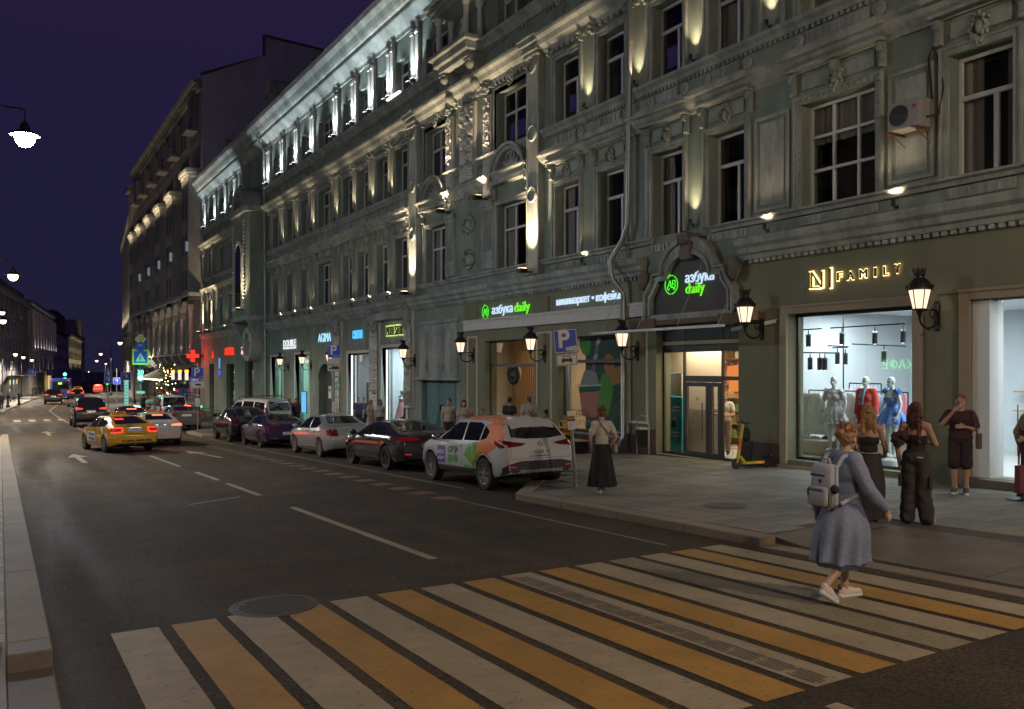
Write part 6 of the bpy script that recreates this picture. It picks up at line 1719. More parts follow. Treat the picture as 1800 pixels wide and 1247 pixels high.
def body_surface(P):
    """shell of a car: rings from sill to roof at stations along the length (nose at +y)"""
    L,W_ = P['L'],P['W'];top,belt = P['top'],P['belt'];ya,yb = P['axles'];Ra = P.get('arch',.37);rz_ = P['wr'];z0 = P.get('sill',.26)
    st = set()
    n = 56
    for i in range(n+1): st.add(round(-L/2+L*i/n,4))
    for c in (ya,yb):
        for i in range(-9,10): st.add(round(c+Ra*i/9*.998,4))
    for y_,_ in top: st.add(round(y_,4))
    for d in (.02,.06,.12,.2,.3): st.add(round(-L/2+d,4));st.add(round(L/2-d,4))
    st = sorted(s for s in st if -L/2 <= s <= L/2)
    fs = [];cleaned = []
    for s in st:
        if not cleaned or s-cleaned[-1] > .012: cleaned.append(s)
    st = cleaned
    rings = []
    er,ef = P.get('round_rear',.40),P.get('round_front',.75)
    for y in st:
        dr = max(0,1-(y+L/2)/er);df = max(0,1-(L/2-y)/ef)
        w = W_/2*(1-.14*dr**2.2-.20*df**2.0)
        zt = smooth_prof(top,y,.04);zb = z0+.10*max(0,1-(y+L/2)/.5)+.02*df
        arch = 0
        for c in (ya,yb):
            if abs(y-c) < Ra: zb = max(zb,rz_+math.sqrt(max(0,Ra**2-(y-c)**2)));arch = 1
        zs = min(lerp_prof(belt,y),zt-.015)
        zm = max(min(.62,zs-.12),zb+.02);zs = max(zs,zm+.02);zt = max(zt,zs+.012)
        k = min(1,max(0,(zt-zs)/.40))
        wr = w*(.86-P.get('tumble',.17)*k)
        ring = [(w*.50,zb+.0),(w*.93,zb),(w*.985,min(zb+.10,zm-.005)),(w*1.0,zm),(w*.992,(zm+zs)/2),(w*.965,zs)]
        for t in (.25,.5,.78):
            ring.append((w*.95+(wr-w*.95)*(t**1.15),zs+(zt-zs)*t*(.93)))
        ring += [(wr*.93,zs+(zt-zs)*.90),(wr*.82,zt-(.045*k+.008)),(wr*.45,zt-.012*k-.002),(0,zt)]
        rings.append((y,ring))
    b = MB();m = len(rings[0][1])
    for y,r in rings:
        for x,z in r: b.v.append((x,y,z))
        for x,z in r: b.v.append((-x,y,z))
    for i in range(len(rings)-1):
        p,q = i*2*m,(i+1)*2*m
        for j in range(m-1):
            b.f.append((p+j,q+j,q+j+1,p+j+1));b.f.append((p+m+j,p+m+j+1,q+m+j+1,q+m+j))
        b.f.append((p,p+m,q+m,q))
    for i,fl in ((0,0),(len(rings)-1,1)):
        p = i*2*m
        f = [p+j for j in range(m)]+[p+m+j for j in range(m-2,-1,-1)]
        b.f.append(tuple(f) if not fl else tuple(reversed(f)))
    b.m = [0]*len(b.f)
    return b
class Car:
    def __init__(s,name,P,label,loc,rz=0,group=None,col=None,cat='car'):
        s.P = P;s.root = empty(name,loc,rz,label=label,cat=cat,group=group)
        b = body_surface(P);me = b.mesh('body',[col,M['black']],smooth=False)
        bm = bmesh.new();bm.from_mesh(me);bmesh.ops.remove_doubles(bm,verts=bm.verts,dist=.0015)
        bmesh.ops.recalc_face_normals(bm,faces=bm.faces)
        for f in bm.faces:
            f.smooth = True
            c = f.calc_center_median()
            if c.z < P.get('skirt',.30) and abs(f.normal.z) > .7: f.material_index = 1
        for e in bm.edges:
            if len(e.link_faces) == 2: e.smooth = e.calc_face_angle(0) < R(38)
        bm.to_mesh(me);s.bvh = BVHTree.FromBMesh(bm);bm.free()
        s.body = inst('body',me,s.root)
        # dark wheel wells
        b = MB()
        for y in P['axles']:
            b.box(-P['W']*.40,P['W']*.40,y-.36,y+.36,P['wr']-.1,P['wr']+.33)
        b.build('wheel_well',M['black'],s.body)
    def cast(s,p,d):
        h = s.bvh.ray_cast(Vector(p),Vector(d));return h
    def panel(s,name,poly,side,m,off=.005,parent=None,thick=.012,maxe=.09,label=None,mesh=None):
        """lay a flat outline on the body. side: 'L','R' poly in (y,z); 'B','F' poly in (x,z); 'T' poly in (x,y)"""
        bm = bmesh.new()
        if mesh is None:
            vs = [bm.verts.new((a,c,0)) for a,c in poly]
            f = bm.faces.new(vs);bmesh.ops.triangulate(bm,faces=[f])
            for _ in range(5):
                es = [e for e in bm.edges if e.calc_length() > maxe]
                if not es: break
                bmesh.ops.subdivide_edges(bm,edges=es,cuts=1);bmesh.ops.triangulate(bm,faces=bm.faces[:])
        else:
            bm.from_mesh(mesh)
        D = {'L': ((1,0,0),lambda a,c: (-3,a,c)),'R': ((-1,0,0),lambda a,c: (3,a,c)),'B': ((0,1,0),lambda a,c: (a,-9,c)),'F': ((0,-1,0),lambda a,c: (a,9,c)),'T': ((0,0,-1),lambda a,c: (a,c,5))}[side]
        d = Vector(D[0]);bad = []
        back = {}
        for v in bm.verts:
            h,nrm,_,_ = s.bvh.ray_cast(Vector(D[1](v.co.x,v.co.y)),d)
            if h is None: bad.append(v);continue
            if nrm.dot(d) > 0: nrm = -nrm
            ax = (-d*.6+nrm*.4).normalized()
            v.co = h+ax*off;back[v] = ax
        if bad: bmesh.ops.delete(bm,geom=bad,context='VERTS')
        if not bm.faces: bm.free();return None
        if thick:
            r = bmesh.ops.extrude_face_region(bm,geom=bm.faces[:])
            # original faces become the back: push them into the body
            nv = set(g for g in r['geom'] if isinstance(g,bmesh.types.BMVert))
            for v in bm.verts:
                if v not in nv: v.co += d*thick
        bmesh.ops.recalc_face_normals(bm,faces=bm.faces)
        me = bpy.data.meshes.new(name);
        for f in bm.faces: f.smooth = True
        for e in bm.edges:
            if len(e.link_faces) == 2: e.smooth = e.calc_face_angle(0) < R(40)
        bm.to_mesh(me);bm.free();me.materials.append(m)
        o = inst(name,me,parent or s.body)
        if label: o['label'] = label
        return o
    def lettering(s,body,size,centre,side,m,bold=0,width=None,parent=None,off=.007,name='lettering'):
        me = text_mesh(body,size,0,bold=bold)
        xs = [v.co.x for v in me.vertices];w = max(xs)-min(xs);k = (width/w) if width else 1
        for v in me.vertices:
            sx_ = v.co.x*k
            if side in ('L',): a = centre[0]-sx_          # text on the left flank reads from nose to tail when seen from outside
            elif side == 'B': a = centre[0]+sx_
            else: a = centre[0]+sx_
            v.co = (a,centre[1]+v.co.y,0)
        o = s.panel(name,None,side,m,off,parent,0,mesh=me);bpy.data.meshes.remove(me);return o
    def wheels(s,rim='silver_rim',spokes=5,r=None,parent=None):
        P = s.P;r = r or P['wr'];key = (round(r,3),rim,spokes)
        if key not in WH:
            wd = .215
            b = MB();pf = [(r*.62,-wd/2+.02),(r*.70,-wd/2),(r*.95,-wd/2+.005),(r,-wd/2+.04),(r,wd/2-.04),(r*.95,wd/2-.005),(r*.70,wd/2),(r*.62,wd/2-.02)]
            n = 36;base = len(b.v)
            for rr,x in pf:
                for k in range(n): a = 2*PI*k/n;b.v.append((x,rr*math.cos(a),rr*math.sin(a)))
            q = len(pf)
            for i in range(q):
                for k in range(n):
                    j = (i+1) % q;b.f.append((i*n+k,i*n+(k+1) % n,j*n+(k+1) % n,j*n+k));b.m.append(0)
            ty = b.mesh('tyre',M['rubber'],smooth=40)
            b = MB();R90 = Matrix.Rotation(R(90),4,'Y')
            b.lathe([(r*.66,wd/2-.02),(r*.66,wd/2),(r*.60,wd/2-.005),(r*.58,0),(r*.56,0),(r*.58,wd/2-.03)],n=32);b.f.pop();b.m.pop();b.f.pop();b.m.pop()
            b.lathe([(.062,.02),(.062,wd/2-.015),(.04,wd/2-.01),(.001,wd/2-.01)],n=14)
            for k in range(spokes):
                for s_ in (-1,1):
                    a = 2*PI*k/spokes+s_*.13*(5/spokes)
                    c,sn = math.cos(a),math.sin(a);a2 = a+s_*.09;c2,sn2 = math.cos(a2),math.sin(a2)
                    w2 = .020*(5/spokes)**.5
                    q0 = Vector((.05*c,.05*sn,wd/2-.03));q1 = Vector((r*.62*c2,r*.62*sn2,wd/2-.012));t = Vector((-sn,c,0))*w2
                    b.add([q0-t,q0+t,q1+t,q1-t,q0-t-Vector((0,0,.03)),q0+t-Vector((0,0,.03)),q1+t-Vector((0,0,.03)),q1-t-Vector((0,0,.03))],[(0,1,2,3),(0,4,5,1),(1,5,6,2),(2,6,7,3),(3,7,4,0)])
            b.xf(R90)
            rm = b.mesh('rim',M[rim],smooth=30)
            back = MB().lathe([(r*.64,0),(r*.64,.01),(.001,.01)],n=24).xf(R90).mesh('brake_shadow',M['black'])
            WH[key] = (ty,rm,back)
        ty,rm,back = WH[key]
        for y in P['axles']:
            for sd in (-1,1):
                w = inst('wheel',back,s.root,(sd*(P['W']/2-.115),y,r),(0,0,0 if sd > 0 else PI))
                inst('tyre',ty,w);inst('rim',rm,w)
    def mirrors(s,y,z,m):
        for sd in (-1,1):
            x = sd*(s.P['W']/2-.02);b = MB();b.ball((sd*.11,0,.03),(.11,.065,.085),10,7);b.tube([(-.08*sd,0,-.03),(.06*sd,0,0)],.022,6)
            o = b.build('mirror',m,s.root,(x,y,z),smooth=50)
WH = {}
def rear_plate(c,x,z,w=.52,h=.112,body='',m='plate',mat_text=None):
    o = c.panel('number_plate',[(x-w/2,z-h/2),(x+w/2,z-h/2),(x+w/2,z+h/2),(x-w/2,z+h/2)],'B',M[m],.016,thick=.02)
    if body and o: c.lettering(body,h*.95,(x,z),'B',mat_text or M['black'],parent=o,off=.021,width=w*.88)
    return o
# side window outlines: list of (y, z)
def glasshouse(c,wins,rear,front=None,m='car_glass'):
    for w in wins:
        for sd in ('L','R'): c.panel('side_window',w,sd,M[m],.006,c.root)
    if rear: c.panel('rear_window',rear,'B',M[m],.006,c.root)
    if front: c.panel('windscreen',front,'F',M[m],.006,c.root)
def gaps(c,lines,m='black'):
    for ln in lines:
        for sd in ('L','R'):
            for (a,za),(b_,zb) in zip(ln,ln[1:]):
                dx,dz = b_-a,zb-za;L = math.hypot(dx,dz) or 1;nx,nz = -dz/L*.005,dx/L*.005
                c.panel('door_gap',[(a+nx,za+nz),(a-nx,za-nz),(b_-nx,zb-nz),(b_+nx,zb+nz)],sd,M[m],.0025,thick=0,maxe=.15)
def handles(c,ys,z,m):
    for y in ys:
        for sd in ('L','R'): c.panel('door_handle',[(y-.10,z-.018),(y+.10,z-.018),(y+.10,z+.018),(y-.10,z+.018)],sd,m,.028,c.root,thick=.03)

def at_rear_axle(P,x,y,rz=0):
    """car origin from its rear axle's middle on the road"""
    ya = P['axles'][0]
    ox,oy = -ya*-math.sin(rz)*-1,-ya*math.cos(rz)
    ox = -(-math.sin(rz)*ya);oy = -(math.cos(rz)*ya)
    X,Y = x+ox,y+oy
    return (X,Y,road_z(Y)),math.atan((road_z(Y+1.4)-road_z(Y-1.4))/2.8)
def place(c,pitch): c.root.rotation_euler = Matrix.Rotation(c.root.rotation_euler.z,4,'Z').to_3x3().to_4x4().__matmul__(Matrix.Rotation(pitch,4,'X')).to_euler()

SEDAN = dict(L=4.70,W=1.82,axles=(-1.32,1.42),wr=.325,arch=.375,sill=.24,
    top=[(-2.35,.62),(-2.33,.80),(-2.28,1.02),(-2.10,1.065),(-1.72,1.08),(-1.55,1.13),(-.85,1.43),(-.3,1.47),(.2,1.46),(.55,1.40),(1.25,1.02),(1.7,.95),(2.1,.84),(2.27,.70),(2.35,.52)],
    belt=[(-2.4,.92),(-1.6,1.0),(0,.96),(1.2,.92),(1.8,.86),(2.4,.6)])
LIFT = dict(SEDAN,L=4.70,top=[(-2.35,.60),(-2.33,.82),(-2.27,1.03),(-2.12,1.07),(-1.95,1.10),(-1.0,1.42),(-.4,1.47),(.2,1.46),(.55,1.40),(1.25,1.02),(1.7,.95),(2.1,.84),(2.27,.70),(2.35,.52)])
COUPE = dict(SEDAN,L=4.76,W=1.86,wr=.345,arch=.385,top=[(-2.38,.60),(-2.36,.82),(-2.30,1.00),(-2.15,1.04),(-1.85,1.08),(-.8,1.36),(-.2,1.39),(.2,1.37),(.5,1.31),(1.2,.98),(1.7,.92),(2.1,.82),(2.3,.68),(2.38,.5)],
    belt=[(-2.4,.90),(-1.6,.96),(0,.92),(1.2,.89),(1.8,.83),(2.4,.58)])
SUVC = dict(L=4.75,W=1.92,axles=(-1.40,1.42),wr=.37,arch=.42,sill=.32,
    top=[(-2.37,.66),(-2.36,.92),(-2.30,1.12),(-2.05,1.19),(-1.1,1.56),(-.5,1.62),(.2,1.60),(.55,1.52),(1.2,1.14),(1.8,1.06),(2.2,.92),(2.32,.72),(2.37,.56)],
    belt=[(-2.4,1.02),(-1.5,1.08),(0,1.05),(1.2,1.02),(1.9,.95),(2.4,.65)])
CROSS = dict(L=4.39,W=1.84,axles=(-1.27,1.38),wr=.345,arch=.40,sill=.30,round_rear=.32,
    top=[(-2.195,.70),(-2.18,.86),(-2.13,1.04),(-2.07,1.13),(-1.80,1.44),(-1.68,1.545),(-1.2,1.585),(-.5,1.60),(.15,1.58),(.45,1.52),(1.15,1.09),(1.6,1.03),(2.0,.92),(2.14,.74),(2.195,.55)],
    belt=[(-2.2,.98),(-1.6,1.06),(-.8,1.01),(.4,.97),(1.2,.96),(1.8,.90),(2.2,.62)])
MPV = dict(L=4.50,W=1.85,axles=(-1.25,1.48),wr=.325,arch=.37,sill=.26,tumble=.11,round_rear=.2,
    top=[(-2.25,.62),(-2.24,1.0),(-2.20,1.30),(-2.12,1.70),(-2.02,1.80),(-1,1.86),(0,1.85),(.6,1.74),(1.25,1.22),(1.75,1.08),(2.1,.92),(2.21,.75),(2.25,.55)],
    belt=[(-2.3,1.05),(0,1.05),(1,1.02),(1.8,.92),(2.3,.65)])
BIGSUV = dict(L=5.0,W=1.98,axles=(-1.42,1.43),wr=.40,arch=.45,sill=.42,tumble=.12,round_rear=.22,
    top=[(-2.5,.80),(-2.49,1.1),(-2.42,1.30),(-2.18,1.80),(-2.05,1.88),(-1,1.93),(0,1.92),(.5,1.83),(1.1,1.32),(1.7,1.24),(2.2,1.12),(2.42,.9),(2.5,.65)],
    belt=[(-2.5,1.18),(0,1.18),(1.2,1.14),(2,1.02),(2.5,.8)])
VAN = dict(L=4.95,W=1.94,axles=(-1.6,1.55),wr=.35,arch=.40,sill=.28,tumble=.10,round_rear=.16,
    top=[(-2.47,.70),(-2.46,1.1),(-2.40,1.5),(-2.30,1.90),(-2.2,1.96),(-1,2.0),(.6,1.98),(1.0,1.88),(1.7,1.28),(2.1,1.1),(2.35,.9),(2.44,.7),(2.47,.55)],
    belt=[(-2.5,1.12),(0,1.12),(1.4,1.08),(2.1,.95),(2.5,.7)])
def sedan_windows(c,k=0,z=0):
    glasshouse(c,[[(-.25,.985+z),(-.22,1.36+z),(.40,1.36+z),(1.02,1.02+z),(1.02,.97+z)],[(-.33,.99+z),(-.30,1.37+z),(-.78,1.35+z),(-1.22,1.15+z),(-1.05,1.01+z)]],
               [(-.56,1.15+z),(.56,1.15+z),(.46,1.38+z),(-.46,1.38+z)],[(-.66,1.06+z),(.66,1.06+z),(.55,1.37+z),(-.55,1.37+z)])
    gaps(c,[[(-.29,.30),(-.29,.98)],[(1.0,.34),(1.02,.95)],[(-1.02,1.0),(-.92,.72),(-.98,.62)]])
def tails(c,polys,m,name='taillight'):
    for p in polys:
        c.panel(name,p,'B',m,.016,c.root,thick=.03);c.panel(name,[(-a,z) for a,z in reversed(p)],'B',m,.016,c.root,thick=.03)

# --- white, orange and green car-share crossover
loc,pit = at_rear_axle(CROSS,9.93,16.15)
WHITE_P = paint('white_car_paint',(.50,.50,.49),.3)
c = Car('car_share_crossover',CROSS,'white car share crossover with orange and green flank parked first in the bay',loc,0,'cars parked along the kerb',WHITE_P);place(c,pit)
glasshouse(c,[[(-.22,1.04),(-.18,1.44),(.30,1.44),(.92,1.09),(.92,1.02)],[(-.30,1.05),(-.26,1.455),(-.85,1.45),(-1.02,1.40),(-1.02,1.06)],[(-1.08,1.07),(-1.08,1.39),(-1.36,1.27),(-1.32,1.12)]],
           [(-.66,1.16),(-.30,1.12),(.30,1.12),(.66,1.16),(.57,1.46),(-.57,1.46)],[(-.70,1.13),(.70,1.13),(.56,1.49),(-.56,1.49)])
ORA = paint('orange_wrap',(.72,.16,.008),.6,0);GRN = paint('green_wrap',(.09,.36,.01),.6,0);PUR = paint('purple_wrap',(.15,.06,.30),.4)
c.panel('orange_wrap',[(-1.02,.60),(-1.62,.86),(-1.82,1.14),(-1.72,1.52),(-1.10,1.40),(-1.06,1.05),(-.80,.98),(-.78,.60)][::-1],'L',ORA,.003,thick=0)
c.panel('orange_wrap',[(-1.70,1.475),(.10,1.515),(.42,1.46),(.92,1.13),(1.0,1.13),(.45,1.53),(.1,1.565),(-1.2,1.575),(-1.72,1.54)],'L',ORA,.003,thick=0)
c.panel('orange_wrap',[(-1.60,.84),(-2.08,1.06),(-1.86,1.5),(-1.30,1.53),(-1.34,1.32),(-1.40,1.1)],'L',ORA,.0035,thick=0)
c.panel('green_wrap',[(-.72,.52),(-.86,.66),(-.74,1.0),(-.96,1.05),(-1.02,.60),(-.9,.50)],'L',GRN,.005,thick=0)
c.panel('green_wrap',[(-.38,.72),(-.66,1.0),(-.78,.62),(-.70,.54)],'L',GRN,.006,thick=0)
c.panel('green_wrap',[(-.38,.34),(-.38,.50),(-.72,.50),(-.80,.34)],'L',GRN,.005,thick=0)
c.panel('purple_sticker',[(.98,.52),(.98,.84),(.94,.88),(.60,.88),(.56,.84),(.56,.52),(.60,.48),(.94,.48)],'L',PUR,.005,thick=0)
c.lettering('мега',.16,(.80,.74),'L',M['white_plain'],.004,off=.009);c.lettering('маркет',.13,(.77,.60),'L',M['white_plain'],.004,width=.36,off=.009)
c.lettering('СИТИ',.20,(.16,.80),'L',M['black'],.004,width=.46);c.lettering('ДРАЙВ',.20,(.16,.60),'L',GRN,.006,width=.52)
for k in range(3): c.panel('small_print',[(1.06,.98-.05*k),(1.06,1.0-.05*k),(.82,1.0-.05*k),(.82,.98-.05*k)],'L',M['paint_yellow'],.005,thick=0)
cl = M['cladding']
c.panel('sill_cladding',[(-.80,.31),(.92,.31),(.96,.44),(-.86,.44)],'L',cl,.012,c.root);c.panel('sill_cladding',[(-.80,.31),(.92,.31),(.96,.44),(-.86,.44)],'R',cl,.012,c.root)
for y in CROSS['axles']:
    for sd in ('L','R'):
        for k in range(12):
            a0,a1 = PI*k/12-.12,PI*(k+1)/12-.12+.02
            r0,r1 = .402,.475
            c.panel('arch_cladding',[(y+r0*math.cos(a0),.345+r0*math.sin(a0)),(y+r1*math.cos(a0),.345+r1*math.sin(a0)),(y+r1*math.cos(a1),.345+r1*math.sin(a1)),(y+r0*math.cos(a1),.345+r0*math.sin(a1))],sd,cl,.010,c.root,thick=.02,maxe=.3)
c.panel('bumper_cladding',[(-.86,.36),(.86,.36),(.88,.52),(.80,.60),(.5,.66),(-.5,.66),(-.80,.60),(-.88,.52)],'B',cl,.012,c.root)
c.panel('bumper_insert',[(-.52,.42),(.52,.42),(.56,.47),(-.56,.47)],'B',M['galv'],.02,c.root,thick=.02)
tails(c,[[(.50,.97),(.80,.95),(.88,1.09),(.84,1.10),(.62,1.06),(.34,1.02)]],M['tail_red'])
for sd in ('L','R'): c.panel('taillight',[(-1.70,1.09),(-2.05,1.00),(-2.10,.95),(-1.96,.93),(-1.78,1.0)],sd,M['tail_red'],.012,c.root)
tails(c,[[(.62,.52),(.80,.54),(.80,.56),(.62,.54)]],emis('reflector_glow',(.8,.05,.06),.35),'reflector')
rear_plate(c,0,.83,body='О023ВК 797')
c.lettering('CITYDRIVE',.07,(0,1.37),'B',M['white_plain'],.001,width=.42,off=.012)
c.panel('tailgate_gap',[(-.74,.70),(.74,.70),(.74,.707),(-.74,.707)],'B',M['black'],.003,thick=0);c.panel('tailgate_gap',[(-.745,.70),(-.738,.70),(-.738,.95),(-.745,.95)],'B',M['black'],.003,thick=0);c.panel('tailgate_gap',[(.745,.70),(.738,.70),(.738,.95),(.745,.95)][::-1],'B',M['black'],.003,thick=0)
b = MB()
for k in range(20): a0,a1 = 2*PI*k/20,2*PI*(k+1)/20;b.tube([(.055*math.cos(a0),0,.055*math.sin(a0)),(.055*math.cos(a1),0,.055*math.sin(a1))],.008,5)
b.box(-.075,.075,-.008,.008,-.012,.012);h,_,_,_ = c.cast((0,-9,1.0),(0,1,0));b.build('badge',M['chrome'],c.body,(0,h.y-.012,1.0))
for z_,w_ in ((.745,.5),): c.panel('small_print',[(-.30,z_),(-.30+w_,z_),(-.30+w_,z_+.016),(-.30,z_+.016)],'B',M['black'],.004,thick=0)
c.panel('headlight',[(.45,.82),(.80,.86),(.84,.98),(.5,.92)],'F',M['head_lamp'],.01,c.root);c.panel('headlight',[(-.45,.82),(-.5,.92),(-.84,.98),(-.80,.86)],'F',M['head_lamp'],.01,c.root)
gaps(c,[[(-.26,.44),(-.26,1.03)],[(.96,.46),(.98,.98)],[(-1.06,1.05),(-.90,.80),(-.90,.62)]]);handles(c,(-.14,-.72 if False else -.75),.93,WHITE_P)
c.mirrors(.86,1.06,M['chrome']);c.wheels('silver_rim',7);
c.panel('spoiler',[(-.58,-1.62),(.58,-1.62),(.55,-1.86),(-.55,-1.86)][::-1],'T',WHITE_P,.02,c.root,thick=.03)

# --- dark sportback
loc,pit = at_rear_axle(COUPE,10.12,22.1)
DARK = paint('near_black_paint',(.022,.017,.020),.2)
c = Car('black_fastback',COUPE,'glossy black fastback parked between the orange crossover and the silver saloon',loc,0,'cars parked along the kerb',DARK);place(c,pit)
glasshouse(c,[[(-.20,.96),(-.18,1.27),(.30,1.27),(.95,.98),(.95,.94)],[(-.27,.965),(-.25,1.28),(-.8,1.25),(-1.30,1.07),(-1.1,.97)]],
           [(-.58,1.10),(.58,1.10),(.48,1.33),(-.48,1.33)],[(-.66,1.03),(.66,1.03),(.54,1.28),(-.54,1.28)])
gaps(c,[[(-.23,.30),(-.23,.95)],[(1.0,.34),(1.02,.92)],[(-1.1,.97),(-.94,.70)]]);handles(c,(-.08,-.78),.84,DARK)
tails(c,[[(.34,.86),(.86,.84),(.86,.95),(.60,.95),(.36,.92)]],emis('dim_tail',(.40,.012,.02),.25));c.panel('taillight',[(-2.0,.92),(-2.26,.90),(-2.28,.84),(-2.05,.86)],'L',emis('dim_tail_side',(.40,.012,.02),.22),.01,c.root)
tails(c,[[(.58,.46),(.78,.47),(.78,.50),(.58,.49)]],emis('low_reflector',(.7,.05,.05),.45),'reflector')
rear_plate(c,0,.70);c.mirrors(.88,.98,DARK);c.wheels('dark_rim',5);c.panel('rear_diffuser',[(-.7,.34),(.7,.34),(.66,.44),(-.66,.44)],'B',M['black'],.01,c.root)
c.panel('headlight',[(.45,.70),(.80,.74),(.84,.82),(.5,.80)],'F',M['head_lamp'],.01,c.root)
# --- silver saloon
P = dict(SEDAN,L=4.84,top=[(-2.42,.60),(-2.40,.80),(-2.34,1.00),(-2.15,1.05),(-1.62,1.09),(-1.45,1.14),(-.80,1.42),(-.25,1.46),(.2,1.45),(.55,1.39),(1.3,1.0),(1.8,.93),(2.2,.80),(2.36,.66),(2.42,.5)],axles=(-1.40,1.45))
loc,pit = at_rear_axle(P,10.22,28.2)
SILV = paint('silver_paint',(.40,.385,.36),.32,.8,.55)
c = Car('silver_saloon',P,'silver four door saloon with red tail lamps parked third from the near end',loc,0,'cars parked along the kerb',SILV);place(c,pit)
sedan_windows(c,0,-.01);handles(c,(-.14,-.85),.87,M['chrome'])
tails(c,[[(.56,.74),(.84,.76),(.86,.90),(.78,.98),(.60,.98)]],M['tail_red']);c.panel('taillight',[(-2.10,.96),(-2.34,.94),(-2.36,.76),(-2.20,.78)],'L',M['tail_red'],.012,c.root)
rear_plate(c,0,.78);c.mirrors(.95,1.0,SILV);c.wheels('silver_rim',6)
c.panel('sill_line',[(-1.0,.30),(1.0,.30),(1.0,.325),(-1.0,.325)],'L',M['chrome'],.01,c.root)
# --- dark violet saloon coupe
loc,pit = at_rear_axle(COUPE,10.1,35.4)
VIO = paint('dark_violet_paint',(.030,.012,.055),.18)
c = Car('violet_saloon',COUPE,'glossy dark violet saloon with thin chrome window line, parked behind the silver one',loc,0,'cars parked along the kerb',VIO);place(c,pit)
glasshouse(c,[[(-.20,.96),(-.18,1.27),(.30,1.27),(.95,.98),(.95,.94)],[(-.27,.965),(-.25,1.28),(-.8,1.25),(-1.30,1.07),(-1.1,.97)]],[(-.58,1.10),(.58,1.10),(.48,1.33),(-.48,1.33)],[(-.66,1.03),(.66,1.03),(.54,1.28),(-.54,1.28)])
c.panel('chrome_line',[(-1.34,1.07),(-.8,1.27),(.3,1.29),(.98,.98),(.98,1.0),(.3,1.31),(-.8,1.29),(-1.38,1.09)],'L',M['chrome'],.01,c.root)
tails(c,[[(.35,.88),(.85,.86),(.86,.96),(.60,.97),(.36,.94)]],M['tail_red']);rear_plate(c,0,.60);c.panel('exhaust_trim',[(-.80,.38),(-.45,.38),(-.45,.44),(-.80,.44)],'B',M['chrome'],.012,c.root);c.panel('exhaust_trim',[(.45,.38),(.80,.38),(.80,.44),(.45,.44)],'B',M['chrome'],.012,c.root)
gaps(c,[[(-.23,.30),(-.23,.95)]]);handles(c,(-.08,-.78),.84,M['chrome']);c.mirrors(.88,.98,VIO);c.wheels('dark_rim',5)
# --- black coupe SUV
loc,pit = at_rear_axle(SUVC,10.0,40.5)
BLK = paint('black_paint',(.012,.011,.013),.18)
c = Car('black_coupe_suv',SUVC,'shiny black coupe suv parked at the far end of the first bay',loc,0,'cars parked along the kerb',BLK);place(c,pit)
glasshouse(c,[[(-.20,1.10),(-.18,1.49),(.30,1.49),(.98,1.14),(.98,1.09)],[(-.27,1.11),(-.25,1.50),(-.9,1.46),(-1.45,1.24),(-1.25,1.13)]],[(-.62,1.22),(.62,1.22),(.52,1.52),(-.52,1.52)],[(-.7,1.18),(.7,1.18),(.56,1.50),(-.56,1.50)])
tails(c,[[(.40,1.02),(.86,1.0),(.88,1.10),(.45,1.10)]],M['tail_red']);rear_plate(c,0,.88);c.mirrors(.9,1.15,BLK);c.wheels('dark_rim',5);gaps(c,[[(-.23,.40),(-.23,1.08)]])
# --- white people carrier, standing at an angle
rz = R(21);loc,pit = at_rear_axle(MPV,12.25,45.4,rz)
CREAM = paint('cream_white_paint',(.46,.43,.36),.35)
c = Car('white_people_carrier',MPV,'cream white people carrier with roof rails standing behind the dark cars',(loc[0],loc[1],road_z(loc[1])+.12),rz,'cars parked along the kerb',CREAM)
glasshouse(c,[[(.02,1.12),(.02,1.62),(.45,1.62),(.95,1.26),(1.02,1.12)],[(-.10,1.12),(-.10,1.66),(-1.0,1.66),(-1.0,1.12)],[(-1.10,1.12),(-1.10,1.66),(-1.95,1.60),(-2.0,1.16)]],[(-.66,1.18),(.66,1.18),(.60,1.66),(-.60,1.66)],[(-.72,1.25),(.72,1.25),(.6,1.68),(-.6,1.68)])
for sd in (-1,1): MB().tube([(sd*.62,-1.7,1.84),(sd*.62,-1.5,1.93),(sd*.62,.3,1.93),(sd*.62,.5,1.80)],.022,6).build('roof_rail',M['black'],c.root)
tails(c,[[(.72,.95),(.88,.95),(.86,1.4),(.76,1.4)]],M['tail_red']);rear_plate(c,0,.80);c.mirrors(1.05,1.15,M['black']);c.wheels('dark_rim',6);c.panel('headlight',[(.45,.80),(.84,.90),(.84,1.02),(.5,.95)],'F',M['head_lamp'],.01,c.root);c.panel('headlight',[(1.85,.86),(2.08,.78),(2.05,.92),(1.8,.98)][::-1],'L',M['head_lamp'],.01,c.root)
# --- grey saloon in the second bay
loc,pit = at_rear_axle(SEDAN,9.3,53.0)
GREY = paint('dark_grey_paint',(.075,.065,.065),.25)
c = Car('grey_saloon',SEDAN,'dark grey saloon parked beyond the second parking sign',loc,0,'cars parked along the kerb',GREY);place(c,pit);sedan_windows(c);tails(c,[[(.42,.86),(.86,.84),(.86,.98),(.5,.98)]],M['tail_red']);rear_plate(c,0,.90,body='Х777ОТ');c.mirrors(.95,1.0,GREY);c.wheels('silver_rim',5)
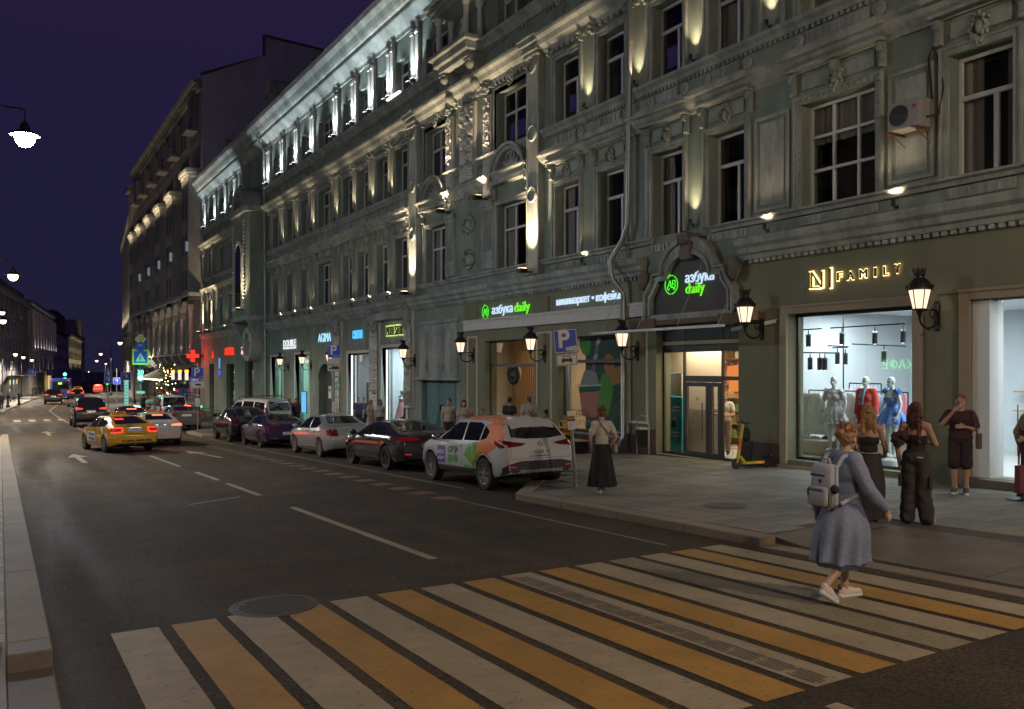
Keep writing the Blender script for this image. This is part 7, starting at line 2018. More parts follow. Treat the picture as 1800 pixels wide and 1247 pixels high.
# --- white van
loc,pit = at_rear_axle(VAN,10.3,63.0)
c = Car('white_van',VAN,'white passenger van with a dark rear window parked past the grey saloon',loc,0,'cars parked along the kerb',WHITE_P,'van');place(c,pit)
glasshouse(c,[[(.55,1.2),(.55,1.78),(1.0,1.74),(1.55,1.25)],[(-1.0,1.2),(-1.0,1.8),(.45,1.8),(.45,1.2)],[(-1.1,1.2),(-1.1,1.8),(-2.2,1.76),(-2.2,1.2)]],[(-.74,1.22),(.74,1.22),(.68,1.82),(-.68,1.82)],[(-.75,1.3),(.75,1.3),(.62,1.84),(-.62,1.84)])
tails(c,[[(.76,.9),(.92,.9),(.90,1.3),(.80,1.3)]],M['tail_red']);rear_plate(c,0,.90);c.mirrors(1.4,1.25,M['black']);c.wheels('silver_rim',5)
# --- yellow taxi
TAXI_Y = paint('taxi_yellow_paint',(.60,.30,.012),.3)
loc,pit = at_rear_axle(LIFT,4.36,36.9,R(10))
c = Car('yellow_taxi',LIFT,'yellow taxi with glowing red tail lamps and white adverts driving away',loc,R(10),'cars driving along the street',TAXI_Y,'taxi');place(c,pit)
glasshouse(c,[[(-.25,.985),(-.22,1.36),(.40,1.36),(1.02,1.02),(1.02,.97)],[(-.33,.99),(-.30,1.37),(-.85,1.36),(-1.45,1.15),(-1.3,1.03)]],[(-.60,1.12),(.60,1.12),(.48,1.39),(-.48,1.39)],[(-.66,1.06),(.66,1.06),(.55,1.37),(-.55,1.37)])
HOT = M['red_glow_hot'];RED = M['red_glow']
tails(c,[[(.46,.80),(.86,.79),(.86,.83),(.46,.84)],[(.46,.96),(.86,.95),(.86,.99),(.46,1.0)],[(.46,.84),(.52,.84),(.52,.96),(.46,.96)]],RED)
tails(c,[[(.52,.84),(.86,.83),(.86,.95),(.52,.96)]],emis('tail_core',(.7,.02,.02),.5),'taillight_core')
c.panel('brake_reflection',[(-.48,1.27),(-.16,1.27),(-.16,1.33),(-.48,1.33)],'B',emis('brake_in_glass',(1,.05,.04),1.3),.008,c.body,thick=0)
rear_plate(c,0,.90,.52,.115,'О495ТА','plate',M['blue_sign'])
c.panel('plate_lamp',[(-.2,.965),(.2,.965),(.2,.985),(-.2,.985)],'B',emis('plate_lamp',(.6,.75,1),1.4),.018,c.body)
c.lettering('С 495',.11,(-.25,1.055),'B',M['black'],.006,width=.42);c.lettering('8 (495) 0000 495',.11,(.05,.47),'B',M['black'],.006,width=1.1);c.lettering('таксомоторная служба',.055,(.05,.74),'B',M['black'],.002,width=.9)
c.panel('advert_panel',[(.92,.42),(.92,.80),(-.20,.80),(-.30,.42)],'L',M['white_plain'],.006,thick=0)
c.lettering('495 такси',.15,(.30,.69),'L',M['black'],.005,width=.75,off=.010);c.lettering('495 эконом',.15,(.30,.52),'L',M['black'],.005,width=.75,off=.010)
for (yy,zz_,r) in ((-1.0,.95,.13),(-1.18,.82,.10),(-1.62,.66,.12),(1.25,.75,.12)):
    c.panel('floral_print',[(yy+r*math.cos(2*PI*k/9)*(1+.3*(k % 2)),zz_+r*math.sin(2*PI*k/9)*(1+.3*(k % 2))) for k in range(9)],'L',M['white_plain'],.004,thick=0)
rs = MB();rs.prof([(-.13,0),(.13,0),(.08,.12),(-.08,.12)],-.28,.28);rs.xf(Matrix.Rotation(R(90),4,'Z'));rs.build('roof_sign',mat('roof_sign_orange',(.65,.25,.02),.4,var=.05),c.root,(0,-.1,1.465));text('roof_sign_text','ТАКСИ',.09,M['black'],c.root,(0,-.1-.125,1.52),depth=.002,face='-y')
c.mirrors(1.0,1.0,M['black']);c.wheels('silver_rim',7);gaps(c,[[(-.29,.30),(-.29,.98)],[(1.0,.34),(1.02,.95)]]);handles(c,(-.14,-.85),.92,TAXI_Y);c.panel('rear_diffuser',[(-.8,.32),(.8,.32),(.72,.40),(-.72,.40)],'B',M['black'],.01,c.root)
lamp_area(c.root,(0,-2.45,.85),(R(-70),0,0),1.5,.2,2,(1,.06,.03))
# --- white taxi ahead
loc,pit = at_rear_axle(LIFT,5.98,40.3)
BEI = paint('pearl_white_paint',(.50,.42,.36),.3)
c = Car('white_taxi',LIFT,'pearl white taxi with one bright right tail lamp braking ahead of the yellow one',loc,0,'cars driving along the street',BEI,'taxi');place(c,pit);sedan_windows(c)
tails(c,[[(.42,.90),(.88,.88),(.88,.97),(.70,.99),(.42,.94)]],HOT);c.panel('brake_light',[(-.22,1.31),(.22,1.31),(.22,1.355),(-.22,1.355)],'B',HOT,.014,c.root);rear_plate(c,0,.84)
for s_ in (-1,1): c.panel('plate_lamp',[(s_*.16-.04,.925),(s_*.16+.04,.925),(s_*.16+.04,.95),(s_*.16-.04,.95)],'B',emis('plate_lamp_b',(.5,.8,1),2),.014,c.body)
rs = MB();rs.prof([(-.1,0),(.1,0),(.06,.10),(-.06,.10)],-.2,.2);rs.xf(Matrix.Rotation(R(90),4,'Z'));rs.build('roof_sign',mat('roof_sign_b',(.5,.2,.04),.4,var=.05),c.root,(0,.2,1.46));c.mirrors(.95,1.0,BEI);c.wheels('silver_rim',5)
lamp_area(c.root,(.5,-2.45,.85),(R(-65),0,0),.6,.2,2.5,(1,.07,.03))
# --- black car before them
loc,pit = at_rear_axle(SEDAN,6.55,53.5)
c = Car('black_saloon',SEDAN,'black saloon with a single high brake light, half hidden behind the yellow taxi',loc,0,'cars driving along the street',BLK);place(c,pit);sedan_windows(c);c.panel('brake_light',[(-.26,1.27),(.26,1.27),(.26,1.32),(-.26,1.32)],'B',HOT,.014,c.root);tails(c,[[(.42,.86),(.86,.84),(.86,.98),(.5,.98)]],RED);rear_plate(c,0,.9);c.wheels('dark_rim',5);c.mirrors(.95,1.0,BLK)
# --- SUVs farther off
def suv(x,y,label,rz=0,col=None,group='cars driving along the street'):
    loc,pit = at_rear_axle(BIGSUV,x,y,rz)
    c = Car('black_suv',BIGSUV,label,loc,rz,group,col or BLK);place(c,pit)
    glasshouse(c,[[(-.2,1.25),(-.2,1.74),(.4,1.74),(.95,1.32),(.95,1.25)],[(-.3,1.25),(-.3,1.75),(-1.15,1.75),(-1.15,1.25)],[(-1.25,1.25),(-1.25,1.75),(-2.0,1.70),(-2.15,1.28)]],[(-.68,1.34),(.68,1.34),(.62,1.74),(-.62,1.74)],[(-.72,1.36),(.72,1.36),(.6,1.78),(-.6,1.78)])
    tails(c,[[(.48,1.16),(.88,1.14),(.90,1.26),(.78,1.28),(.48,1.22)]],RED);rear_plate(c,0,1.02);c.wheels('dark_rim',5);c.mirrors(.9,1.3,BLK)
    lamp_area(c.root,(0,-2.6,1.1),(R(-60),0,0),1.6,.2,10,(1,.05,.03))
    return c
suv(5.0,61.5,'large black suv with red tail lamps driving ahead of the taxis')
suv(5.6,118,'small distant black suv with red tail lamps on the left lane',R(-3))
loc,pit = at_rear_axle(SEDAN,10.0,143,R(-5));c = Car('black_saloon',SEDAN,'tiny distant black car with red tail lamps in the right lane',loc,R(-5),'cars driving along the street',BLK);sedan_windows(c);tails(c,[[(.42,.86),(.88,.84),(.88,.98),(.42,.98)]],RED);c.wheels('dark_rim',5)
loc,pit = at_rear_axle(SEDAN,12.0,172,R(-5));c = Car('yellow_taxi',SEDAN,'tiny distant yellow taxi beyond the bus',loc,R(-5),'cars driving along the street',TAXI_Y,'taxi');sedan_windows(c);tails(c,[[(.42,.86),(.88,.84),(.88,.98),(.42,.98)]],RED);c.wheels('dark_rim',5)
loc,pit = at_rear_axle(MPV,15.9,178,R(-5));c = Car('red_lit_van',MPV,'distant van glowing red at the rear near the far traffic signal',loc,R(-5),'cars driving along the street',paint('red_paint',(.4,.05,.03),.3),'van');c.panel('rear_lamp_bar',[(-.8,.8),(.8,.8),(.8,1.15),(-.8,1.15)],'B',emis('red_bar',(1,.14,.08),1.0),.01,c.root);c.wheels('dark_rim',5)
# --- bus
bx,by = 7.55,141.0
bs = empty('blue_bus',(bx,by,road_z(by)),R(-5),label='blue city bus seen from behind far down the left lane',cat='bus',group='cars driving along the street')
BB = paint('bus_blue_paint',(.02,.06,.30),.35)
MB().cbox((0,5,1.72),(2.5,10,2.75),ch=.15).build('body',BB,bs,bevel=.06)
MB().box(-1.0,1.0,-.03,.02,1.55,2.6).build('rear_window',M['car_glass'],bs);MB().box(-.25,.25,-.06,-.03,2.2,2.5).build('route_sign',emis('route_sign',(.8,.95,.2),1.2),bs)
MB().box(-1.26,-1.24,.4,9.6,1.5,2.6).build('side_window',M['car_glass'],bs)
for s_ in (-1,1):
    MB().box(s_*1.1-.14,s_*1.1+.14,-.05,.0,.9,1.3).build('taillight',RED,bs);MB().box(s_*1.1-.1,s_*1.1+.1,-.05,.0,2.75,2.95).build('taillight',RED,bs)
    for y in (2.2,7.6): MB().lathe([(.48,-.14),(.5,-.1),(.5,.1),(.48,.14)],n=18).xf(Matrix.Translation((s_*1.05,y,.5)) @ Matrix.Rotation(R(90),4,'Y')).build('wheel',M['rubber'],bs)
MB().box(-.3,.3,-.05,0,.45,.6).build('glow_strip',emis('bus_blue_light',(.1,.3,1),1.2),bs)
# ------------------------------------------------------------ people and mannequins
def blob(prims,vox,mats,name,parent,smooth=2,disp=0,dscale=8,seed=0,ripple=None):
    """one continuous surface grown over capsules and ellipsoids"""
    b = MB()
    for p in prims:
        if p[0] == 'c':
            _,a,c,ra,rb = p;a,c = Vector(a),Vector(c)
            b.tube([a,c],[ra,rb],12);b.ball(a,ra*.999,12,8);b.ball(c,rb*.999,12,8)
        else:
            _,c,r = p[:3];n0 = len(b.v);b.ball((0,0,0),r,14,10)
            M_ = Matrix.Translation(c)
            if len(p) > 3: M_ = M_ @ Matrix.Rotation(p[3][0],4,'X') @ Matrix.Rotation(p[3][1],4,'Y') @ Matrix.Rotation(p[3][2],4,'Z')
            b.xf(M_,n0)
    me = b.mesh('tmp',[]);o = bpy.data.objects.new('tmp',me);C.objects.link(o)
    m = o.modifiers.new('r','REMESH');m.mode = 'VOXEL';m.voxel_size = vox
    if smooth: s = o.modifiers.new('s','SMOOTH');s.iterations = smooth;s.factor = .5
    me2 = bpy.data.meshes.new_from_object(o.evaluated_get(bpy.context.evaluated_depsgraph_get()))
    bpy.data.objects.remove(o);bpy.data.meshes.remove(me)
    if disp or ripple:
        nr = [Vector(v.normal) for v in me2.vertices]
        for v,n in zip(me2.vertices,nr):
            if disp: v.co += n*disp*noise.noise(v.co*dscale+Vector((seed,0,0)))
            if ripple: v.co += n*ripple(v.co)
    me2.materials.clear()
    for mm in (mats if isinstance(mats,list) else [mats]): me2.materials.append(mm)
    me2.polygons.foreach_set('use_smooth',[True]*len(me2.polygons));me2.name = name
    return inst(name,me2,parent)
CL = {}
def cloth(col,var=.2,scale=10,rough=.85,key=None):
    k = (col,key)
    if k not in CL: CL[k] = mat('cloth',col,rough,var=var,scale=scale,bump=.25,bscale=35)
    return CL[k]
SKIN = mat('skin',(.40,.235,.165),.55,var=.12,scale=12);SKIN2 = mat('pale_skin',(.46,.29,.22),.55,var=.12,scale=12)
HAIRS = {n: mat(n+'_hair',c,.45,var=.5,scale=30,bump=.5,bscale=60) for n,c in (('auburn',(.36,.18,.08)),('blonde',(.34,.19,.075)),('dark_red',(.075,.015,.010)),('brown',(.06,.03,.016)),('black',(.015,.012,.011)),('ginger',(.22,.085,.03)),('grey',(.12,.11,.10)))}
BASE = dict(ankL=(-.09,0,.085),ankR=(.09,0,.085),kneL=(-.095,.025,.49),kneR=(.095,.025,.49),hipL=(-.09,0,.91),hipR=(.09,0,.91),pel=(0,0,.97),wai=(0,.01,1.10),che=(0,0,1.30),nek=(0,-.005,1.47),hed=(0,.025,1.635),
    shL=(-.175,-.01,1.415),shR=(.175,-.01,1.415),elL=(-.225,-.03,1.14),elR=(.225,-.03,1.14),wrL=(-.235,.04,.89),wrR=(.235,.04,.89),toeL=(-.105,.16,.04),toeR=(.105,.16,.04))
def V(t): return Vector(t)
def hand_prims(w,d,up,s,curl=.5,side=1):
    """palm, four fingers and a thumb; w wrist, d pointing direction, up back-of-hand normal"""
    d = V(d).normalized();up = V(up);up = (up-d*up.dot(d)).normalized();lat = d.cross(up).normalized()*side
    P = [('c',w,w+d*.035*s,.024*s,.026*s)]
    pa = w+d*.06*s
    for k,(off,L) in enumerate(((-.030,.072),(-.010,.082),(.011,.077),(.030,.060))):
        r = pa+lat*off*s;k1 = r+d*.035*s
        P.append(('c',w+lat*off*.6*s+d*.015*s,k1,.016*s,.0125*s))
        d1 = (d*math.cos(curl)-up*math.sin(curl));k2 = k1+d1*L*.5*s;d2 = (d*math.cos(curl*2)-up*math.sin(curl*2));k3 = k2+d2*L*.5*s
        P += [('c',k1,k2,.0115*s,.0100*s),('c',k2,k3,.0100*s,.0080*s)]
    t0 = w+d*.02*s-lat*.026*s;t1 = t0+(d*.6-lat*.8-up*.3).normalized()*.042*s;t2 = t1+(d*.9-lat*.2-up*.4).normalized()*.032*s
    P += [('c',t0,t1,.0145*s,.0125*s),('c',t1,t2,.0120*s,.0095*s)]
    return P
def person(loc,rz,label,H=1.72,pose=None,skin=None,fem=False,vox=.016,look=0,nod=0,hands=True,fat=1.0,arms_bare=True,group=None,cat='person',name='person',lean=0):
    """returns the person's Empty, joints and scale"""
    o = empty(name,loc,rz,label=label,cat=cat,group=group)
    s = H/1.75;J = {k: V(v) for k,v in BASE.items()}
    if fem:
        for k in ('shL','shR'): J[k].x *= .90
        for k in ('elL','elR','wrL','wrR'): J[k].x *= .92
    for k,v in (pose or {}).items():
        if k[0] != '_': J[k] = V(v)
    for k in J: J[k] = J[k]*s
    sk = skin or SKIN;P = []
    f = fat
    hd = J['hed'];ca,sa = math.cos(look),math.sin(look)
    def HP(x,y,z):
        y2 = y*math.cos(nod)-z*math.sin(nod);z2 = y*math.sin(nod)+z*math.cos(nod)
        return hd+V((x*ca-y2*sa,x*sa+y2*ca,z2))*s
    P += [('b',HP(0,-.005,.025),(.074*s,.092*s,.098*s),(0,0,look)),('b',HP(0,.018,-.045),(.060*s,.068*s,.070*s),(0,0,look)),('c',HP(0,.075,-.005),HP(0,.095,-.030),.011*s,.016*s),('b',HP(0,.055,-.095),(.028*s,.028*s,.022*s)),
          ('b',HP(-.076,-.005,-.02),(.012*s,.022*s,.034*s)),('b',HP(.076,-.005,-.02),(.012*s,.022*s,.034*s)),('b',HP(0,.080,-.062),(.026*s,.012*s,.010*s)),('b',HP(0,.074,.022),(.055*s,.014*s,.012*s))]
    P += [('c',J['nek']-V((0,0,.03))*s,hd-V((0,.01,.05))*s,.056*s*(.9 if fem else 1.08),.050*s*(.9 if fem else 1.05))]
    bw = .150 if fem else .165
    P += [('b',J['che'],(bw*s*f,.105*s*f,.17*s)),('b',J['wai'],((.118 if fem else .142)*s*f,.095*s*f,.15*s)),('b',J['pel'],((.165 if fem else .158)*s*f,.115*s*f,.13*s)),('c',J['shL'],J['shR'],.060*s,.060*s),('c',(J['nek']+V((-.02,0,-.02))*s),J['shL'],.055*s,.058*s),('c',(J['nek']+V((.02,0,-.02))*s),J['shR'],.055*s,.058*s)]
    if fem: P += [('b',J['che']+V((sd*.07,.085,-.02))*s,(.062*s,.055*s,.06*s)) for sd in (-1,1)]
    for sd in 'LR':
        P += [('c',J['sh'+sd],J['el'+sd],.050*s*f,.040*s*f),('c',J['el'+sd],J['wr'+sd],.039*s*f,.027*s),('c',J['hip'+sd],J['kne'+sd],.088*s*f,.058*s*f),('c',J['kne'+sd],J['ank'+sd],.055*s*f,.036*s),('b',J['kne'+sd].lerp(J['ank'+sd],.28)+V((0,-.02,0))*s,(.052*s*f,.055*s*f,.10*s))]
        P += [('c',J['ank'+sd]-V((0,.02,.03))*s,J['toe'+sd],.036*s,.030*s)]
        if hands:
            d = (J['wr'+sd]-J['el'+sd]);dd = (d.normalized()*.8+V((0,.25,-.25))).normalized() if pose is None else d
            hk = (pose or {}).get('_h'+sd)
            P += hand_prims(J['wr'+sd],hk[0] if hk else dd,hk[1] if hk else V((.9 if sd == 'R' else -.9,0,.1)),s*1.02,hk[2] if hk else .45,1 if sd == 'R' else -1)
        else: P += [('b',J['wr'+sd]+(J['wr'+sd]-J['el'+sd]).normalized()*.07*s,(.035*s,.03*s,.075*s))]
    blob(P,vox,sk,'body',o,smooth=2)
    # eyes and mouth
    if vox < .014:
        b = MB()
        for sd in (-1,1): b.ball(HP(sd*.030,.080,.004),.0085*s,6,4)
        b.build('eye',M['black'],o);MB().ball(HP(0,.092,-.064),(.020*s,.004*s,.005*s),8,4).build('lips',mat('lips',(.25,.08,.07),.5,var=0),o)
    o['_s'] = s
    return o,J,s,HP
def top(o,J,s,m,sleeve=.55,fem=False,f=1.0,hem=.90,vox=.016,e=.014,straps=False,name='shirt',bustier=False,fold=.006,long=False,seed=1):
    P = []
    bw = .150 if fem else .165
    if bustier:
        P += [('b',J['che']+V((0,.0,-.06))*s,((bw+.004)*s*f,(.112)*s*f,.13*s)),('b',J['wai'],((.118 if fem else .142)*s*f+e,.095*s*f+e,.15*s))]
        if fem: P += [('b',J['che']+V((sd*.07,.085,-.025))*s,(.068*s,.060*s,.06*s)) for sd in (-1,1)]
        P = P
    else:
        P += [('b',J['che'],(bw*s*f+e,.105*s*f+e,.17*s+e*.5)),('b',J['wai'],((.118 if fem else .142)*s*f+e*1.6,.095*s*f+e*1.5,.16*s)),('c',J['shL'],J['shR'],.060*s+e,.060*s+e),('c',J['nek']+V((-.03,-.005,-.05))*s,J['shL'],.052*s+e,.058*s+e),('c',J['nek']+V((.03,-.005,-.05))*s,J['shR'],.052*s+e,.058*s+e)]
        if fem: P += [('b',J['che']+V((sd*.07,.085,-.02))*s,(.062*s+e,.055*s+e,.06*s+e)) for sd in (-1,1)]
        for sd in 'LR':
            if sleeve > 0: P.append(('c',J['sh'+sd],J['sh'+sd].lerp(J['el'+sd],min(1,sleeve)),.050*s*f+e*1.2,.040*s*f+e*(1.9 if sleeve < 1 else 1.2)))
            if sleeve > 1: P.append(('c',J['el'+sd],J['el'+sd].lerp(J['wr'+sd],sleeve-1),.040*s*f+e*1.3,.028*s+e*1.2))
    if hem < 1.0: P.append(('b',J['pel'].lerp(J['wai'],.25),((.165 if fem else .158)*s*f+e*1.2,.115*s*f+e*1.3,.10*s)))
    return blob(P,vox,m,name,o,smooth=3,disp=fold,dscale=9,seed=seed)
def trousers(o,J,s,m,f=1.0,vox=.016,e=.014,length=1.0,wide=1.0,name='trousers',fem=False,fold=.008):
    P = [('b',J['pel'],((.165 if fem else .158)*s*f+e,.115*s*f+e,.12*s))]
    for sd in 'LR':
        P.append(('c',J['hip'+sd],J['kne'+sd] if length > .5 else J['hip'+sd].lerp(J['kne'+sd],length*2),.088*s*f+e,(.058*s*f+e)*(.4+.6*wide) if length > .5 else .075*s*f+e*1.6))
        if length > .5: P.append(('c',J['kne'+sd],J['kne'+sd].lerp(J['ank'+sd],(length-.5)*2),(.056*s*f+e)*(.4+.6*wide),(.040*s+e)*wide*1.15))
    return blob(P,vox,m,name,o,smooth=2,disp=fold,dscale=11)
def skirt(o,zc,top_r,bot_r,z0,z1,m,folds=11,amp=.10,cx=(0,0),cy=(0,0),name='skirt',n=72,rows=16,seed=0,bulge=0,wob=.35):
    """pleated ring surface from z1 (waist) to z0 (hem) with uneven folds"""
    rnd = random.Random(seed);ph = rnd.uniform(0,6);b = MB()
    for j in range(rows+1):
        t = j/rows;z = z1+(z0-z1)*t
        rx = top_r[0]+(bot_r[0]-top_r[0])*(t**.8)+bulge*math.sin(PI*min(1,t*1.05))**2;ry = top_r[1]+(bot_r[1]-top_r[1])*(t**.8)+bulge*math.sin(PI*min(1,t*1.05))**2
        for i in range(n):
            a = 2*PI*i/n
            w = 1+amp*(t**1.2)*(math.sin(folds*a+ph+wob*math.sin(3*a+t*2))*.7+.5*noise.noise(Vector((math.cos(a)*2.2,math.sin(a)*2.2,t*1.5+seed))))
            b.v.append((cx[0]+(cx[1]-cx[0])*t+rx*w*math.cos(a),cy[0]+(cy[1]-cy[0])*t+ry*w*math.sin(a),z+.02*t*noise.noise(Vector((math.cos(a)*1.5,math.sin(a)*1.5,seed)))))
    for j in range(rows):
        for i in range(n): b.f.append((j*n+i,(j+1)*n+i,(j+1)*n+(i+1) % n,j*n+(i+1) % n));b.m.append(0)
    b.f.append(tuple(range(n)));b.m.append(0)
    return b.build(name,m,o,smooth=70)
def shoes(o,J,s,m,vox=.012,big=1.0,sole=None):
    for sd in 'LR':
        a,t = J['ank'+sd],J['toe'+sd];d = (t-a);d.z *= .3;d.normalize()
        blob([('c',a+V((0,-.03,-.035))*s,t+V((0,.0,.005))*s,.043*s*big,.040*s*big),('c',a+V((0,-.02,-.01))*s,a.lerp(t,.5),.045*s*big,.042*s*big)],vox,m,'shoe',o,2)
        if sole: blob([('c',a+V((0,-.05,-.065))*s,t+V((0,.01,-.022))*s,.040*s*big,.040*s*big)],vox,sole,'sole',o,1)
def hair(o,HP,s,m,style,vox=.014):
    P = [('b',HP(0,-.018,.045),(.088*s,.102*s,.092*s))]
    amp = .010
    if style == 'short': P = [('b',HP(0,-.018,.050),(.082*s,.098*s,.085*s)),('b',HP(0,-.05,0),(.078*s,.06*s,.07*s))]
    if style == 'curly': P += [('b',HP(.05*math.sin(k*2.1),-.02+.06*math.cos(k*1.7),.085+.03*math.sin(k)),(.045*s,.045*s,.04*s)) for k in range(9)];amp = .018
    if style == 'bun': P += [('b',HP(0,-.04,.005),(.085*s,.08*s,.085*s)),('b',HP(0,-.07,.135),(.052*s,.050*s,.048*s))];amp = .014
    if style == 'lowbun': P += [('b',HP(0,-.045,.0),(.086*s,.08*s,.085*s)),('b',HP(-.01,-.115,.035),(.062*s,.052*s,.058*s)),('b',HP(.03,-.08,.09),(.05*s,.05*s,.04*s)),('b',HP(-.05,-.06,.10),(.05*s,.05*s,.04*s))];amp = .020
    if style in ('long','verylong'):
        L = .30 if style == 'long' else .47
        for k in range(7):
            x = -.075+.025*k
            P.append(('c',HP(x*.9,-.055,.03),HP(x*1.15,-.085-.02*math.cos(k),-L+.03*math.sin(k*2.3)),.042*s,.026*s))
        P += [('c',HP(sd*.078,-.01,.02),HP(sd*.085,-.03,-.16),.026*s,.020*s) for sd in (-1,1)];amp = .012
    if style == 'bob':
        P += [('c',HP(x,-.05,.03),HP(x*1.1,-.065,-.13),.045*s,.035*s) for x in (-.06,-.02,.02,.06)]+[('c',HP(sd*.08,.0,.02),HP(sd*.085,.0,-.12),.024*s,.020*s) for sd in (-1,1)]
    h = blob(P,vox,m,'hair',o,1,disp=amp*s,dscale=26)
    if vox < .013:                                           # loose strands over the mass of hair
        rnd = random.Random(len(P));b = MB()
        for k in range(150):
            a = rnd.uniform(-2.6,2.6)-PI/2;u = rnd.uniform(.1,.95)
            if style in ('long','verylong','bob'):
                L = {'long': .30,'verylong': .47,'bob': .13}[style]*rnd.uniform(.6,1.12);x0 = rnd.uniform(-.085,.085);w = rnd.uniform(-.02,.02)
                b.tube([HP(x0*.5,-.01,.135),HP(x0*.95,-.085,.06),HP(x0*1.05+w,-.118+abs(x0)*.3,-L*.4),HP(x0*1.15-w,-.122+abs(x0)*.35+rnd.uniform(-.012,.02),-L)],[.0035*s,.0045*s,.004*s,.0012*s],4,False)
            elif style in ('bun','lowbun','curly','short'):
                c = rnd.uniform(.9,1.12);p0 = HP(.088*math.cos(a)*u*c,-.02+.10*math.sin(a)*u*c,.05+.092*math.sqrt(max(0,1-u*u))*c);q = rnd.uniform(-.4,.4)
                p1 = HP(.09*math.cos(a+q)*min(1,u+.25),-.035+.105*math.sin(a+q)*min(1,u+.25),.05+.095*math.sqrt(max(0,1-min(1,u+.25)**2)));p2 = HP(.05*math.cos(a+q*2),-.09+.04*math.sin(a),.06+rnd.uniform(-.03,.10 if style != 'short' else .02))
                b.tube([p0,p1,p2],[.002*s,.004*s,.002*s],4,False)
        b.build('strands',m,h)
    return h

# --- the woman in the blue dress, in mid-stride on the crossing
WX,WY,WT_ = foot(1482,1056,lambda x,y: road_z(y));z = road_z(WY)+.006
pose = dict(ankR=(.09,-.30,.20),kneR=(.10,.02,.50),toeR=(.10,-.20,.055),ankL=(-.08,.10,.085),kneL=(-.09,.09,.50),toeL=(-.085,.29,.035),hipL=(-.09,.02,.92),hipR=(.09,0,.92),elR=(.29,.05,1.12),wrR=(.28,.27,.93),elL=(-.24,-.10,1.14),wrL=(-.25,-.10,.88),
    hed=(.015,.055,1.62),nek=(0,.01,1.47),_hR=(V((.05,.42,-.75)),V((.95,.2,.1)),.55),_hL=(V((0,.1,-1)),V((-.9,0,.1)),.5))
o,J,s,HP = person((WX,WY,z),R(-98),'woman in a blue grey patterned dress with a backpack striding over the crossing',1.74,pose,SKIN2,True,.0085,look=R(10),nod=R(-6),fat=1.02)
DRESS = mat('blue_patterned_cloth',(.185,.225,.34),.8,var=.25,scale=8,bump=.3,bscale=30)
nt = DRESS.node_tree;p_ = nt.nodes['Principled BSDF'];src = p_.inputs['Base Color'].links[0].from_socket
t_ = nt.nodes.new('ShaderNodeTexCoord');vo = nt.nodes.new('ShaderNodeTexVoronoi');vo.inputs['Scale'].default_value = 42;lnk(nt,t_.outputs['Object'],vo.inputs['Vector'])
rr = nt.nodes.new('ShaderNodeValToRGB');rr.color_ramp.elements[0].position = .22;rr.color_ramp.elements[1].position = .34;lnk(nt,vo.outputs['Distance'],rr.inputs[0])
mx = nt.nodes.new('ShaderNodeMix');mx.data_type = 'RGBA';lnk(nt,rr.outputs[0],mx.inputs[0]);mx.inputs[6].default_value = (.24,.25,.30,1);lnk(nt,src,mx.inputs[7]);lnk(nt,mx.outputs[2],p_.inputs['Base Color'])
top(o,J,s,DRESS,1.93,True,1.03,.9,.010,.022,name='dress_bodice',fold=.012)
for sd in 'LR': blob([('c',J['wr'+sd].lerp(J['el'+sd],.12),J['wr'+sd].lerp(J['el'+sd],.5),.050,.058)],.010,DRESS,'sleeve_cuff',o,2,disp=.008,dscale=18)
skirt(o,0,(.155,.125),(.235,.285),.40,1.06*s,DRESS,9,.20,(0,.0),(0,-.03),'dress_skirt',96,22,3,.035)
skirt(o,0,(.235,.285),(.18,.215),.335,.405,DRESS,9,.10,(0,0),(-.03,-.03),'dress_hem',96,4,3)
skirt(o,0,(.165,.132),(.178,.148),.90*s,1.04*s,DRESS,14,.06,(0,0),(0,0),'waist_gather',72,5,8)
hair(o,HP,s,HAIRS['auburn'],'lowbun',.009)
sneaker = mat('white_sneaker',(.60,.52,.50),.6,var=.12,scale=20)
shoes(o,J,s,sneaker,.008,.84,M['white_plain'])
blob([('b',J['ankL']+V((0,-.065,.02)),(.025,.018,.03))],.006,cloth((.14,.04,.07)),'heel_tab',o,1)
bp_ = empty('backpack',(0,0,0),label='pale grey backpack worn by the woman on the crossing',cat='backpack');bp_.location = o.location;bp_.rotation_euler = o.rotation_euler
GREYC = cloth((.36,.385,.43),.18,14)
b = MB();b.cbox((0,-.235,1.15),(.31,.15,.42),ch=.05);b.build('bag',GREYC,bp_,bevel=.035,smooth=60)
b = MB();b.cbox((0,-.325,1.05),(.25,.07,.19),ch=.025);b.build('front_pocket',GREYC,bp_,bevel=.02,smooth=60)
b = MB();b.box(-.10,.10,-.364,-.358,1.105,1.117);b.box(-.09,.11,-.362,-.356,1.125,1.129);b.box(-.11,.08,-.315,-.309,1.245,1.262);b.box(-.10,-.085,-.366,-.356,1.05,1.11);b.build('zip',cloth((.02,.02,.05)),bp_)
MB().ball((.02,-.313,1.20),(.022,.006,.022),10,6).build('badge',M['black'],bp_)
MB().ball((.145,-.25,1.13),.045,10,7).build('pompom',cloth((.03,.012,.05)),bp_,smooth=60)
b = MB();b.tube([(.13,-.29,1.10),(.14,-.30,.98),(.12,-.30,.93)],.012,6);b.build('key_charm',M['chrome'],bp_)
for sd in (-1,1):
    b = MB();b.tube([(sd*.09,-.17,1.33),(sd*.11,-.11,1.435),(sd*.125,.0,1.462),(sd*.135,.105,1.38),(sd*.15,.125,1.22),(sd*.16,.02,1.06),(sd*.14,-.17,.98)],[.022]*7,8);b.build('strap',GREYC,bp_,smooth=60)
MB().tube([(-.04,-.20,1.36),(-.03,-.21,1.41),(.03,-.21,1.41),(.04,-.20,1.36)],.012,6).build('grab_handle',GREYC,bp_)
